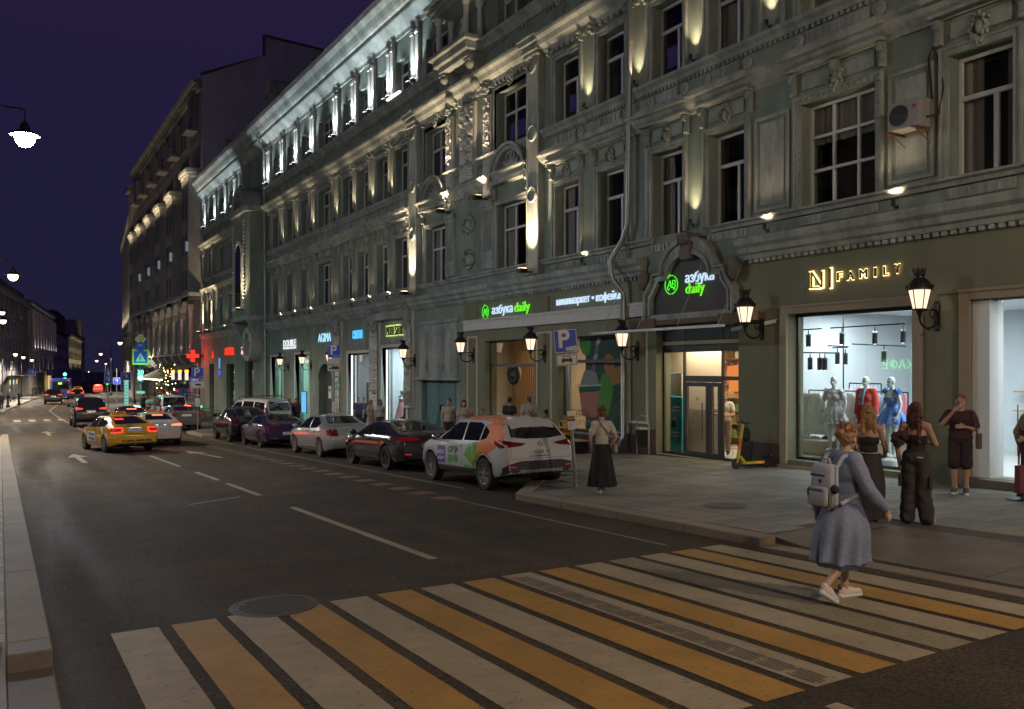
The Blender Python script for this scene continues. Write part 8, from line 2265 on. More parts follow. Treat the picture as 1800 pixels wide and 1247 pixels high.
# --- blonde woman before the window
BLKC = cloth((.016,.013,.015),.3);DKG = cloth((.035,.030,.031),.3)
def P_at(px,py):
    x,y,t = foot(px,py,pav_z);return (x,y,pav_z(x,y))
o,J,s,HP = person(P_at(1527,917),R(-62),'blonde woman in a black strapless top and long dark skirt facing the boutique window',1.70,dict(elR=(.235,.03,1.12),wrR=(.20,.20,.98),elL=(-.225,.03,1.13),wrL=(-.16,.22,1.0),_hR=(V((-.3,.8,0)),V((.5,0,.8)),.4)),SKIN,True,.009,look=R(6))
top(o,J,s,BLKC,0,True,1.02,1.0,.011,.010,bustier=True,name='strapless_top');skirt(o,0,(.165,.125),(.215,.20),.06,1.04*s,DKG,7,.06,name='long_skirt',seed=4,bulge=.035)
b = MB();b.tube([(.165*math.cos(2*PI*k/20),.125*math.sin(2*PI*k/20),1.03*s) for k in range(21)],.012,6);b.build('belt',M['black'],o)
hair(o,HP,s,HAIRS['blonde'],'long',.011);shoes(o,J,s,BLKC)
# --- woman with long dark red hair
o,J,s,HP = person(P_at(1610,921),R(-70),'woman with very long dark red hair in a black camisole and wide cargo trousers',1.74,dict(ankR=(.14,.02,.085),toeR=(.19,.16,.04),ankL=(-.12,0,.085),elR=(.25,.06,1.16),wrR=(.13,.20,1.16),elL=(-.25,-.03,1.13),wrL=(-.24,.05,.88),_hR=(V((-.8,.3,.2)),V((.2,.6,.6)),.6)),SKIN,True,.009,look=R(-14))
top(o,J,s,BLKC,0,True,1.02,.9,.011,.010,bustier=True,name='camisole')
b = MB()
for sd in (-1,1): b.tube([(sd*.09,-.10,1.32*s),(sd*.10,-.05,1.47*s),(sd*.09,.10,1.36*s)],.006,5)
b.build('strap',BLKC,o)
CARGO = cloth((.042,.034,.036),.35,7);trousers(o,J,s,CARGO,1.06,.011,.020,.99,1.55,fem=True,fold=.018)
for sd in (-1,1): MB().cbox((sd*.20,-.02,.62),(.05,.13,.17),ch=.015).build('cargo_pocket',CARGO,o,bevel=.012)
MB().box(.05,.13,-.152,-.146,.965,.98).build('label_tab',M['white_plain'],o)
hair(o,HP,s,HAIRS['dark_red'],'verylong',.010);shoes(o,J,s,cloth((.42,.38,.33)))
bg_ = empty('shoulder_bag',tuple(o.location),o.rotation_euler.z,label='dark gathered shoulder bag of the red haired woman',cat='bag')
blob([('b',(-.21,-.12,1.22),(.10,.10,.12)),('b',(-.15,-.15,1.27),(.09,.07,.08))],.014,cloth((.045,.016,.03),.4,20),'bag',bg_,1,disp=.03,dscale=22);MB().tube([(-.2,-.12,1.3),(-.19,-.03,1.52),(-.2,.08,1.30)],.010,6).build('strap',BLKC,bg_)
# --- man drinking in the doorway
pose = dict(elR=(.29,.13,1.22),wrR=(.085,.215,1.475),elL=(-.26,.02,1.14),wrL=(-.08,.19,1.20),_hR=(V((-.55,.05,.75)),V((.5,.75,.2)),.75),_hL=(V((.9,.25,.05)),V((.1,.9,.2)),.6),hed=(0,.03,1.635))
o,J,s,HP = person(P_at(1688,868),R(118),'man in a dark maroon t-shirt and black shorts drinking by the boutique entrance',1.80,pose,SKIN,False,.009,fat=1.08)
MAR = cloth((.050,.014,.020),.3,9);top(o,J,s,MAR,.72,False,1.14,.9,.011,.020,name='t_shirt',fold=.012);trousers(o,J,s,cloth((.030,.016,.021),.3),1.08,.012,.016,.46,name='shorts',fold=.012)
hair(o,HP,s,HAIRS['ginger'],'short',.010);shoes(o,J,s,cloth((.05,.04,.03)),.010,1.1,M['white_plain'])
for sd in 'LR': blob([('c',J['ank'+sd]+V((0,-.01,.02)),J['ank'+sd]+V((0,0,.13)),.047,.045)],.012,cloth((.55,.53,.50)),'sock',o,1)
cu = empty('drinking_glass',tuple(o.location),o.rotation_euler.z,label='clear glass held to the mouth by the man in the doorway',cat='glass');MB().lathe([(.022,0),(.034,.10),(.031,.10),(.019,.006),(.001,.006)],n=14).xf(Matrix.Translation((.02,.20,1.62)) @ Matrix.Rotation(R(-70),4,'X')).build('vessel',clear_glass('tumbler',(.85,.9,.9),.9,1.5),cu,smooth=50)
bg_ = empty('crossbody_bag',tuple(o.location),o.rotation_euler.z,label='brown bag hanging at the left side of the drinking man',cat='bag');MB().cbox((-.30,.05,.98),(.10,.22,.28),ch=.02).build('bag',cloth((.13,.08,.06)),bg_,bevel=.02);MB().tube([(-.27,.0,1.1),(-.22,-.03,1.45),(-.2,.08,1.46),(-.28,.1,1.1)],.014,6).build('strap',cloth((.08,.05,.04)),bg_)
# --- woman in a white t-shirt and long black skirt
pose = dict(elR=(.29,-.04,1.15),wrR=(.21,.05,.98),_hR=(V((-.5,.3,-.6)),V((.7,-.2,.3)),.5),elL=(-.235,.02,1.14),wrL=(-.19,.14,.95),ankL=(-.05,-.04,.085),toeL=(-.06,.12,.04),ankR=(.05,.10,.085),toeR=(.06,.25,.04))
o,J,s,HP = person(P_at(1058,869),R(-22),'woman in a white t-shirt and long black skirt walking away beside the parking sign',1.66,pose,SKIN2,True,.009)
WT = cloth((.50,.46,.40),.12,8);top(o,J,s,WT,.55,True,1.02,1.0,.011,.013,name='t_shirt',fold=.012);skirt(o,0,(.150,.115),(.27,.25),.16,1.02*s,cloth((.010,.010,.014),.3),10,.17,name='long_skirt',seed=7)
hair(o,HP,s,HAIRS['ginger'],'bun',.010);shoes(o,J,s,cloth((.50,.46,.42)),.010)
bg_ = empty('shoulder_bag',tuple(o.location),o.rotation_euler.z,label='small silver shoulder bag at the hip of the woman in the white t-shirt',cat='bag');MB().cbox((.255,.0,.88),(.08,.20,.17),ch=.02).build('bag',mat('silver_leather',(.40,.38,.36),.35,metal=.4,var=.15),bg_,bevel=.02);MB().tube([(.22,.02,.96),(.12,-.125,1.15),(-.03,-.135,1.32),(-.10,-.06,1.47),(-.10,.08,1.40)],.011,6).build('strap',cloth((.2,.15,.12)),bg_)
# --- the others, a little simpler
def bystander(px,X,Y,rz,label,H,hstyle,hcol,tcol,bcol,fem=False,sleeve=.6,sk=None,pose=None,z=None,bottom='trousers',strap=None,vox=.022,group=None,fat=1.0,look=0):
    dx,dy = ray(px);x = X if X else Y*dx/dy;y = x*dy/dx
    o,J,s,HP = person((x,y,pav_z(x,y) if z is None else z),R(rz),label,H,pose,sk,fem,vox,hands=vox < .02,group=group,fat=fat,look=look)
    if sleeve is not None: top(o,J,s,cloth(tcol,.15),sleeve,fem,1.04*fat,.95,vox,.018)
    if bottom == 'skirt': skirt(o,0,(.15,.12),(.26,.24),.38,1.02*s,cloth(bcol),8,.08)
    elif bottom: trousers(o,J,s,cloth(bcol,.25),1.0*fat,vox,.016,.98 if bottom == 'trousers' else .46,1.15)
    hair(o,HP,s,HAIRS[hcol],hstyle,vox);shoes(o,J,s,BLKC,vox)
    if strap: MB().tube([(-.16*s,.02,1.44*s),(-.02,-.145,1.28*s),(.17*s,-.10,1.05*s)],.014,6).build('bag_strap',BLKC,o)
    return o,J,s,HP
o,J,s,HP = bystander(1274,17.5,0,125,'man in a white t-shirt with a green face mask inside the minimarket',1.76,'short','brown',(.52,.48,.42),(.27,.22,.15),z=O_md[2]+.03,vox=.014,pose=dict(elR=(.26,.08,1.14),wrR=(.12,.28,1.14),elL=(-.26,.06,1.14),wrL=(-.12,.27,1.12)))
blob([('b',HP(0,.062,-.055),(.055,.045,.045))],.012,cloth((.05,.22,.04)),'face_mask',o,1)
bt = empty('red_bottle',tuple(o.location),o.rotation_euler.z,label='red bottle held by the man inside the minimarket',cat='bottle');MB().lathe([(.035,0),(.038,.14),(.014,.20),(.014,.24),(.001,.24)],(0,.34,1.10),12).build('vessel',mat('red_bottle',(.5,.03,.03),.3,var=0),bt)
bystander(896,14.7,0,-60,'dark haired man in a black shirt standing by the slatted window',1.74,'short','black',(.02,.02,.025),(.03,.03,.04))
bystander(930,14.6,0,-25,'short haired man in a grey t-shirt seen from behind by the slatted window',1.78,'short','grey',(.36,.34,.32),(.05,.05,.06),strap=1,fat=1.1)
bystander(789,13.2,0,160,'man in a cream polo shirt walking beyond the orange crossover',1.76,'short','brown',(.42,.38,.30),(.05,.045,.04),look=R(-30))
bystander(815,13.3,0,165,'woman with a dark bob and pale blouse walking beside the man in the polo shirt',1.70,'bob','brown',(.40,.34,.31),(.06,.05,.05),fem=True)
bystander(630,14.7,0,150,'bald man in a blue shirt with a bag strap by the studio window',1.78,'short','grey',(.06,.065,.13),(.04,.04,.05),strap=1,fat=1.18)
bystander(640,15.4,0,150,'person mostly hidden behind the man in the blue shirt',1.74,'short','brown',(.10,.09,.10),(.03,.03,.04))
bystander(652,14.4,0,-150,'woman with long fair hair in a flowered dress walking past the studio',1.68,'verylong','blonde',(.40,.30,.27),(.38,.28,.26),fem=True,bottom='skirt')
bystander(668,14.5,0,170,'woman in a white t-shirt with a tote bag walking past the fashion window',1.68,'bob','brown',(.42,.40,.37),(.06,.055,.05),fem=True,strap=1)
bystander(508,14.2,0,0,'person with fair hair, only the head visible behind the dark violet car',1.66,'bob','blonde',(.1,.1,.1),(.03,.03,.03),vox=.022)
bystander(521,13.8,0,170,'woman with long dark hair in a dark jacket behind the dark violet car',1.70,'long','black',(.06,.05,.05),(.03,.03,.03),fem=True,sleeve=1.8,vox=.022)
# seated guests of the cafe terrace
SEAT = dict(pel=(0,0,.56),hipL=(-.09,.02,.53),hipR=(.09,.02,.53),kneL=(-.10,.45,.52),kneR=(.10,.45,.52),ankL=(-.10,.42,.085),ankR=(.10,.42,.085),toeL=(-.10,.58,.04),toeR=(.10,.58,.04),wai=(0,.02,.70),che=(0,.03,.90),nek=(0,.03,1.07),hed=(0,.075,1.23),shL=(-.175,.02,1.01),shR=(.175,.02,1.01),elL=(-.23,.10,.78),elR=(.23,.10,.78),wrL=(-.12,.30,.84),wrR=(.12,.30,.84))
bn = empty('terrace_bench',(15.2,22.6,pav_z(15.2,22.6)),label='dark slatted bench along the wall under the poster window',cat='bench')
for k in range(4): MB().box(-.25+.13*k,-.14+.13*k,-1.7,1.9,.42,.45).build('slat',M['wood'],bn)
for y in (-1.5,0,1.7): MB().box(-.24,.24,y-.03,y+.03,0,.42).build('leg',M['iron'],bn)
def sitter(x,y,rz,label,hs,hc,tc,bc,fem=False,sc=1.7,look=0,nod=0):
    o,J,s,HP = person((x,y,pav_z(x,y)),R(rz),label,sc,SEAT,None,fem,.016,hands=True,look=look,nod=nod)
    top(o,J,s,cloth(tc,.2),1.85,fem,1.08,.95,.016,.024);trousers(o,J,s,cloth(bc),1.0,.016,.014);hair(o,HP,s,HAIRS[hc],hs,.014);shoes(o,J,s,BLKC,.016);return o,J,s
o,J,s = sitter(15.1,21.75,120,'boy in a yellow jacket sitting on the bench with a bright phone','short','brown',(.42,.27,.02),(.03,.03,.035),sc=1.62,nod=R(-18))
ph = empty('phone',tuple(o.location),o.rotation_euler.z,label='glowing phone in the hands of the seated boy',cat='phone');MB().box(-.04,.04,.38,.39,.84,.98).build('case',M['black'],ph);MB().box(-.035,.035,.374,.38,.845,.975).build('screen',emis('phone_glow',(.8,.85,1),1.6),ph)
MB().tube([(-.1,-.11,1.0),(.0,.13,.95),(.14,.15,.65)],.015,6).build('bag_strap',BLKC,o)
sitter(15.0,22.7,100,'person with a dark bun and tan coat sitting on the bench beside the boy','bun','black',(.22,.12,.05),(.02,.02,.03),True,1.68)
sitter(15.2,27.2,110,'seated guest with brown hair at the cafe terrace, head above the crossover roof','short','brown',(.1,.08,.07),(.03,.03,.03),False,1.72)
sitter(15.2,28.2,150,'seated fair haired guest at the cafe terrace','bob','blonde',(.2,.18,.16),(.03,.03,.03),True,1.7)
for k,(x,y) in enumerate(((15.2,27.15),(15.2,28.15))):
    ch = empty('terrace_chair',(x+.1,y,pav_z(x,y)),R(110),label='dark terrace chair under a seated guest, %s' % ('nearer' if k == 0 else 'farther'),cat='chair')
    MB().box(-.22,.22,-.22,.24,.40,.44).build('seat',M['iron'],ch);MB().box(-.22,.22,-.25,-.22,.44,.85).build('backrest',M['iron'],ch)
    for sx_ in (-.2,.2):
        for sy_ in (-.2,.2): MB().box(sx_-.02,sx_+.02,sy_-.02,sy_+.02,0,.4).build('leg',M['iron'],ch)
# far passers-by
for k,(px,Y,col,lab,rz) in enumerate([(262,68,(.42,.38,.33),'distant man in a pale shirt near the traffic light',10),(270,70,(.40,.36,.34),'distant person in a pale top right beside the man near the traffic light',170),(283,66,(.40,.37,.34),'distant woman in white before the parked van',0),(291,67,(.38,.34,.3),'distant person in beige left of the white van',180),(298,69,(.30,.22,.2),'distant person in a dull pink top by the van',20),(252,76,(.05,.05,.06),'distant dark figure left of the traffic light',0),(276,64,(.12,.1,.1),'distant dark figure between the pale ones',0)]):
    bystander(px,None,Y,rz,lab,1.7+.03*(k % 3),'short','brown',col,(.03,.03,.04),vox=.028,group='people near the traffic light')
for k,(px,Y,lab) in enumerate([(3,99,'figure cut by the left edge on the far left pavement'),(17,124,'dark figure on the far left pavement before the dark building'),(58,160,'figure before the lit entrance on the left'),(64,163,'second figure before the lit entrance on the left'),(71,168,'third figure before the lit entrance on the left')]):
    dx,dy = ray(px);x = Y*dx/dy
    o,J,s,HP = person((x,Y,road_z(Y)+.13),R(160),lab,1.72,None,None,False,.03,hands=False,group='people on the far left pavement');top(o,J,s,cloth((.03,.03,.035)),1.8,False,1.05,.95,.03,.02);trousers(o,J,s,cloth((.02,.02,.025)),1,.03)
# person cut by the right edge
dx,dy = ray(1813);o,J,s,HP = person((15.3,15.3*dy/dx,pav_z(15.3,8)),R(60),'person in a beige jacket cut off by the right edge of the picture',1.72,dict(elL=(-.30,.06,1.16),wrL=(-.18,.22,1.08),elR=(.30,.06,1.16)),SKIN,False,.014);top(o,J,s,cloth((.27,.21,.14)),1.8,False,1.1,.9,.014,.025);trousers(o,J,s,cloth((.03,.03,.03)),1,.016);hair(o,HP,s,HAIRS['brown'],'short');shoes(o,J,s,BLKC)
# --- mannequins
MAN = mat('white_mannequin',(.62,.66,.64),.35,var=.03)
def mannequin(px,X,rz,label,H=1.84,zb=None,ped=.16,pose=None):
    p = px_at(px,700,X);z = (zb if zb is not None else fl_nf)+ped
    o,J,s,HP = person((X,p.y,z),R(rz),label,H,pose,MAN,True,.011,cat='mannequin',name='mannequin',group='mannequins in the boutique window',hands=True)
    MB().lathe([(.22,-ped),(.22,-ped+.10),(.20,-ped+.11),(.001,-ped+.11)],n=20).build('pedestal',M['white_plain'],o);MB().tube([(0,-.08,-ped+.1),(0,-.08,.3)],.012,6).build('support_rod',M['chrome'],o)
    return o,J,s,HP
o,J,s,HP = mannequin(1466,17.75,105,'mannequin in a white ruffled mini dress at the left of the boutique window',pose=dict(elR=(.28,-.05,1.15),wrR=(.20,.06,.97),elL=(-.27,-.02,1.15),wrL=(-.26,.08,.92),hed=(0,.02,1.66)))
LACE = cloth((.58,.60,.60),.25,22);top(o,J,s,LACE,.55,True,1.05,1.0,.012,.020,name='lace_bodice',fold=.012);skirt(o,0,(.14,.11),(.27,.25),.86*s,1.10*s,LACE,13,.12,name='lace_skirt',seed=2);skirt(o,0,(.24,.22),(.33,.31),.74*s,.90*s,LACE,17,.15,name='ruffle',seed=5);skirt(o,0,(.27,.25),(.35,.33),.66*s,.80*s,LACE,19,.15,name='ruffle',seed=6)
for z_,x_ in ((1.44,.17),(1.40,-.17),(.98,.24)): blob([('b',(x_*s,0,z_*s),(.09,.08,.06))],.012,LACE,'ruffle_puff',o,1,disp=.03,dscale=25)
o,J,s,HP = mannequin(1523,17.85,98,'mannequin in a red blazer and red trousers in the middle of the boutique window',1.86)
REDC = cloth((.58,.055,.035),.12,5);top(o,J,s,REDC,1.85,True,1.12,.95,.012,.028,name='blazer',fold=.006)
skirt(o,0,(.165,.125),(.215,.165),.80*s,1.08*s,REDC,5,.02,name='blazer_skirt');trousers(o,J,s,REDC,1.05,.012,.022,.98,1.5,fem=True)
MB().face([(-.055,1.46*s),(.055,1.46*s),(.0,1.12*s)],-.02,.02).xf(Matrix.Translation((0,.165*s,0)) @ Matrix.Rotation(R(-90),4,'Z')).build('shirt_front',cloth((.22,.42,.62)),o)
blob([('c',(-.03,.10*s,1.47*s),(.04,.13*s,1.36*s),.03,.035),('c',(.04,.13*s,1.36*s),(.0,.17*s,1.22*s),.035,.02)],.012,cloth((.25,.45,.62)),'blue_bow',o,1)
o,J,s,HP = mannequin(1568,17.6,75,'mannequin in a bright blue puff sleeved mini dress at the right of the boutique window',1.86,pose=dict(elL=(-.26,.0,1.15),wrL=(-.27,.10,.90),elR=(.26,-.02,1.15),wrR=(.28,.08,.92),ankL=(-.12,.05,.085),ankR=(.12,-.04,.085)))
BLUEC = cloth((.10,.24,.62),.22,18);top(o,J,s,BLUEC,0,True,1.03,1.0,.012,.012,bustier=True,name='bodice');skirt(o,0,(.135,.105),(.38,.35),.74*s,1.12*s,BLUEC,11,.10,name='flared_skirt',seed=9)
for sd in (-1,1): blob([('b',(sd*.17*s,-.0,1.44*s),(.085,.09,.075))],.012,BLUEC,'puff_sleeve',o,1,disp=.035,dscale=24)
b = MB();rnd = random.Random(3)
p = px_at(703,700,17.1)
o,J,s,HP = person((17.2,p.y,O_ms[2]+.15),R(110),'mannequin in a long pink gown in the fashion shop window',1.80,None,MAN,True,.018,cat='mannequin',name='mannequin');PINK = cloth((.60,.30,.32),.15);top(o,J,s,PINK,0,True,1.02,1,.018,.012,bustier=True,name='bodice');skirt(o,0,(.14,.11),(.45,.42),.0,1.1*s,PINK,9,.09,name='gown_skirt')
# ------------------------------------------------------------ signs, scooter, bins and other street things
def sign_post(name,loc,h,label,r=.03,tilt=0,cat='parking sign',base=True):
    o = empty(name,loc,label=label,cat=cat);MB().tube([(0,0,-.05),(0,0,h)],r,12).build('pole',M['galv'],o,smooth=50);
    if base: MB().lathe([(r*2.2,0),(r*2.2,.012),(r*1.3,.03),(r*1.05,.03)],n=12).build('base_flange',M['galv'],o)
    o.rotation_euler = (0,tilt,0);return o
def plate(o,z,w,h,m,yoff=-.045,border=True,x=0):
    """flat sign facing -y (towards oncoming traffic and the camera)"""
    b = MB();b.box(x-w/2,x+w/2,yoff-.008,yoff,z-h/2,z+h/2);p = b.build('sign_plate',M[m] if isinstance(m,str) else m,o,bevel=.004)
    if border:
        b = MB();t = w*.025;e = w*.03;ya,yb = yoff-.0115,yoff-.0085
        b.box(x-w/2+e,x+w/2-e,ya,yb,z+h/2-e-t,z+h/2-e);b.box(x-w/2+e,x+w/2-e,ya,yb,z-h/2+e,z-h/2+e+t);b.box(x-w/2+e,x-w/2+e+t,ya,yb,z-h/2+e+t,z+h/2-e-t);b.box(x+w/2-e-t,x+w/2-e,ya,yb,z-h/2+e+t,z+h/2-e-t)
        b.build('border',M['white_plain'] if m == 'blue_sign' else M['black'],p)
    return p
def glyph(p,body,size,x,z,m,yoff=-.058,bold=0,width=None): return text('symbol',body,size,M[m] if isinstance(m,str) else m,p,(x,yoff,z),face='-y',depth=.002,bold=bold,width=width)
def car_glyph(p,z,w,yoff=-.058):
    b = MB();k = w/.32
    for (x0,x1,z0,z1) in ((-.12,.12,-.05,.01),(-.11,-.07,-.08,-.05),(.07,.11,-.08,-.05)): b.box(x0*k,x1*k,yoff,yoff+.004,z+z0*k,z+z1*k)
    q = [(-.10,.01),(.10,.01),(.075,.075),(-.075,.075)];n0 = len(b.v)
    b.add([(x*k,yoff,z+zz_*k) for x,zz_ in q]+[(x*k,yoff+.004,z+zz_*k) for x,zz_ in q],[(0,1,2,3),(7,6,5,4),(0,4,5,1),(1,5,6,2),(2,6,7,3),(3,7,4,0)]);b.build('car_symbol',M['black'],p)
    MB().box(-.065*k,.065*k,yoff-.002,yoff,z+.02*k,z+.06*k).build('car_window',M['white_plain'],p)
x,y = 10.2,14.35;zb = pav_z(x,y)
o = sign_post('parking_sign',(x,y,zb),3.30,'blue parking sign on a leaning pole at the kerb corner above a car plate',tilt=R(-4.2),r=.036)
o.rotation_euler = (0,R(-4.2),R(-28))
W_ = .50
p = plate(o,3.02,W_,.50,'blue_sign');glyph(p,'P',.50,-.04,3.05,'white_plain',bold=.012)
for (t_,xx,r_) in (('10',.03,.040),('15',.105,.046),('20',.19,.055)):
    b = MB().lathe([(r_,0),(r_,.003),(.001,.003)],n=18).xf(Matrix.Translation((xx,-.056,2.86)) @ Matrix.Rotation(R(90),4,'X'));b.build('coin',M['white_plain'],p);text('coin_number',t_,r_*1.35,M['black'],p,(xx,-.0605,2.86),face='-y',depth=.001)
p = plate(o,2.63,.44,.24,'white_plain');car_glyph(p,2.64,.30)
p = plate(o,1.38,.155,.38,'white_plain',yoff=-.05,border=False);MB().box(-.077,.077,-.061,-.058,1.42,1.47).build('print_band',M['paint_yellow'],p);MB().box(-.077,.077,-.061,-.058,1.37,1.41).build('print_band',mat('violet_band',(.06,.02,.09),.6,var=0),p)
for k in range(4): MB().box(-.06,.05-.015*k,-.0605,-.058,1.33-.03*k,1.336-.03*k).build('print_line',M['metal_grey'],p)
x,y = 11.5,32.9;zb = pav_z(x,y)
o = sign_post('parking_sign',(x,y,zb),3.45,'blue parking sign with two white plates below, behind the black fastback');o.rotation_euler = (0,0,R(-20));Z = EYE+(651-618)/F_*34-zb
p = plate(o,Z,.52,.52,'blue_sign');glyph(p,'P',.52,-.03,Z+.03,'white_plain',bold=.012);glyph(p,'10 15 20',.09,.12,Z-.17,'white_plain')
p = plate(o,Z-.40,.52,.24,'white_plain');glyph(p,'↑ 11м ↑',.16,0,Z-.40,'black',width=.40);p = plate(o,Z-.68,.52,.24,'white_plain')
b = MB();b.box(-.10,.19,-.062,-.056,Z-.72,Z-.60);b.box(-.20,-.11,-.062,-.056,Z-.72,Z-.65);b.build('tow_truck_symbol',M['black'],p)
plate(o,1.5,.16,.40,'white_plain',yoff=-.05,border=False)
x,y = 8.95,47.0;zb = road_z(y)+.13
o = sign_post('parking_sign',(x,y,zb),3.7,'blue parking sign with a white tow plate at the kerb tip beside the grey saloon');o.rotation_euler = (0,0,R(-12));t_ = 46.0;Z = EYE+(651-656)/F_*t_-zb
p = plate(o,Z,.62,.62,'blue_sign');glyph(p,'P',.60,-.05,Z+.02,'white_plain',bold=.012);glyph(p,'10 15',.10,.16,Z-.18,'white_plain');p = plate(o,Z-.62,.78,.40,'white_plain');MB().box(-.12,.16,-.062,-.056,Z-.66,Z-.56).build('tow_symbol',M['black'],p)
plate(o,1.6,.24,.42,'white_plain',yoff=-.05,border=False)
# traffic light with countdown, crossing sign, priority sign
x,y = 9.0,68.5;zb = road_z(y)+.13;t_ = x/ray(247)[0]
def zpx(py): return EYE+(651-py)/F_*t_-zb
dx,dy = ray(247);x = dx/dy*y;t_ = y/dy
o = empty('traffic_light',(x,y,zb),R(-8),label='traffic light showing green with a countdown of 30 beneath a crossing sign',cat='traffic light')
MB().tube([(0,0,0),(0,0,zpx(590))],.06,10).build('pole',M['metal_grey'],o)
b = MB();b.box(-.24,.24,-.30,-.06,zpx(672),zpx(648));b.build('signal_housing',M['black'],o,bevel=.03)
CY = emis('green_signal',(.25,1.0,.80),9);MB().lathe([(.17,0),(.15,.04),(.001,.05)],n=18).xf(Matrix.Translation((0,-.305,zpx(664.5))) @ Matrix.Rotation(R(90),4,'X')).build('green_lens',CY,o)
text('countdown','30',.46,emis('countdown_glow',(.35,1,.85),2),o,(0,-.32,zpx(655)),face='-y',depth=.004)
lamp_point(o,(0,-.9,zpx(662)),130,(.08,1,.72),.2)
p = plate(o,zpx(628),1.15,1.15,'yellow_sign',yoff=-.07,border=False);MB().box(-.44,.44,-.09,-.078,zpx(628)-.44,zpx(628)+.44).build('blue_field',M['blue_sign'],p)
zc = zpx(628);b = MB();b.add([(-.34,-.093,zc-.32),(.34,-.093,zc-.32),(0,-.093,zc+.34)],[(0,1,2)]);b.build('white_triangle',M['white_plain'],p)
b = MB();b.tube([(0,-.096,zc+.02),(-.02,-.096,zc-.10),(.09,-.096,zc-.27)],.022,5);b.tube([(-.02,-.096,zc-.10),(-.09,-.096,zc-.27)],.022,5);b.tube([(-.1,-.096,zc-.06),(0,-.096,zc),(.09,-.096,zc-.08)],.016,5);b.ball((.01,-.096,zc+.10),.032,8,5);b.build('walking_figure',M['black'],p)
zc = zpx(610);b = MB().lathe([(.36,0),(.36,.01),(.001,.01)],n=24).xf(Matrix.Translation((0,-.07,zc)) @ Matrix.Rotation(R(90),4,'X'));p = b.build('round_sign',M['blue_sign'],o);glyph(p,'↑',.5,0,zc,'white_plain',yoff=-.085)
zc = zpx(597);b = MB();b.add([(-.42,-.07,zc),(0,-.07,zc-.42),(.42,-.07,zc),(0,-.07,zc+.42),(-.42,-.06,zc),(0,-.06,zc-.42),(.42,-.06,zc),(0,-.06,zc+.42)],[(0,1,2,3),(7,6,5,4),(0,4,5,1),(1,5,6,2),(2,6,7,3),(3,7,4,0)]);p = b.build('priority_sign',M['white_plain'],o)
b = MB();b.add([(-.30,-.073,zc),(0,-.073,zc-.30),(.30,-.073,zc),(0,-.073,zc+.30)],[(0,1,2,3)]);b.build('amber_diamond',mat('amber_sign',(.55,.33,.02),.4,var=.05),p)
p = plate(o,zpx(690),.60,.22,'white_plain',yoff=-.07);glyph(p,'СТОП',.16,0,zpx(690),'black')
o.location.z = zb
# glowing stele
dx,dy = ray(222);y = 72;st_ = empty('lit_stele',(dx/dy*y,y,road_z(y)+.13),label='tall narrow glowing information stele on the pavement edge',cat='stele');MB().box(-.17,.17,-.08,.08,0,3.0).build('casing',M['metal_grey'],st_);MB().box(-.15,.15,-.086,-.08,.1,2.95).build('glowing_face',emis('stele_glow',(.30,.75,.66),.7),st_)
for k in range(9): MB().box(-.11,.11-.02*(k % 3),-.089,-.086,.5+.25*k,.54+.25*k).build('print_line',M['metal_grey'],st_)
# cluster of blue road signs and a second signal beyond
for k,(px,Y,parts,lab) in enumerate([(221,96,[(-662,1.0,.9),(-678,1.0,.9)],'post with two blue lane signs beyond the traffic light'),(190,100,[(-658,.8,.8),(-668,.8,.8)],'post with blue signs left of the lane signs'),(205,110,[(-670,.8,.8)],'post with a small blue parking sign far off'),(56,150,[(-654,1.1,1.1)],'small blue crossing sign before the pale building'),(88,190,[(-655,1.2,1.2)],'small distant sign on the left'),(113,230,[(-653,1.6,1.6)],'small distant white framed sign on the left')]):
    dx,dy = ray(px);zb = road_z(Y)+.13;t_ = Y/dy;o = sign_post('road_sign',(dx/dy*Y,Y,zb),4.2,lab,.05,cat='road sign',base=False)
    for (py,w,h) in parts:
        Z = EYE+(651+py)/F_*t_-zb;p = plate(o,Z,w,h,'blue_sign',yoff=-.06);glyph(p,'↑',h*.8,0,Z,'white_plain',yoff=-.075)
dx,dy = ray(189);y = 128;o = empty('traffic_light',(dx/dy*y,y,road_z(y)+.13),label='small distant traffic light glowing green',cat='traffic light');MB().tube([(0,0,0),(0,0,3.4)],.06,8).build('pole',M['metal_grey'],o);MB().box(-.2,.2,-.2,-.06,2.0,3.2).build('signal_housing',M['black'],o);MB().ball((0,-.22,2.25),.17,10,7).build('green_lens',emis('green_signal_far',(.1,1,.25),2.5),o)
dx,dy = ray(114);y = 190;o = empty('traffic_light',(dx/dy*y,y,road_z(y)+.13),label='distant traffic light glowing cyan above the bus',cat='traffic light');MB().tube([(0,0,0),(0,0,4.4)],.07,8).build('pole',M['metal_grey'],o);MB().ball((0,-.2,3.6),.32,10,7).build('green_lens',emis('cyan_signal_far',(.15,1,.9),3.5),o);MB().box(-.3,.3,-.15,.1,3.2,4.6).build('signal_housing',M['black'],o)
# bollards on the far left pavement
for k,(px,Y) in enumerate(((14,106),(33,114))):
    dx,dy = ray(px);o = MB().lathe([(.20,0),(.20,.2),(.12,.25),(.11,1.2),(.15,1.25),(.10,1.35),(.001,1.4)],n=10).build('bollard',M['iron'],None,(dx/dy*Y,Y,road_z(Y)+.13),smooth=40);tag(o,'dark iron bollard on the far left pavement, %s' % ('nearer' if k == 0 else 'farther'),'bollard')
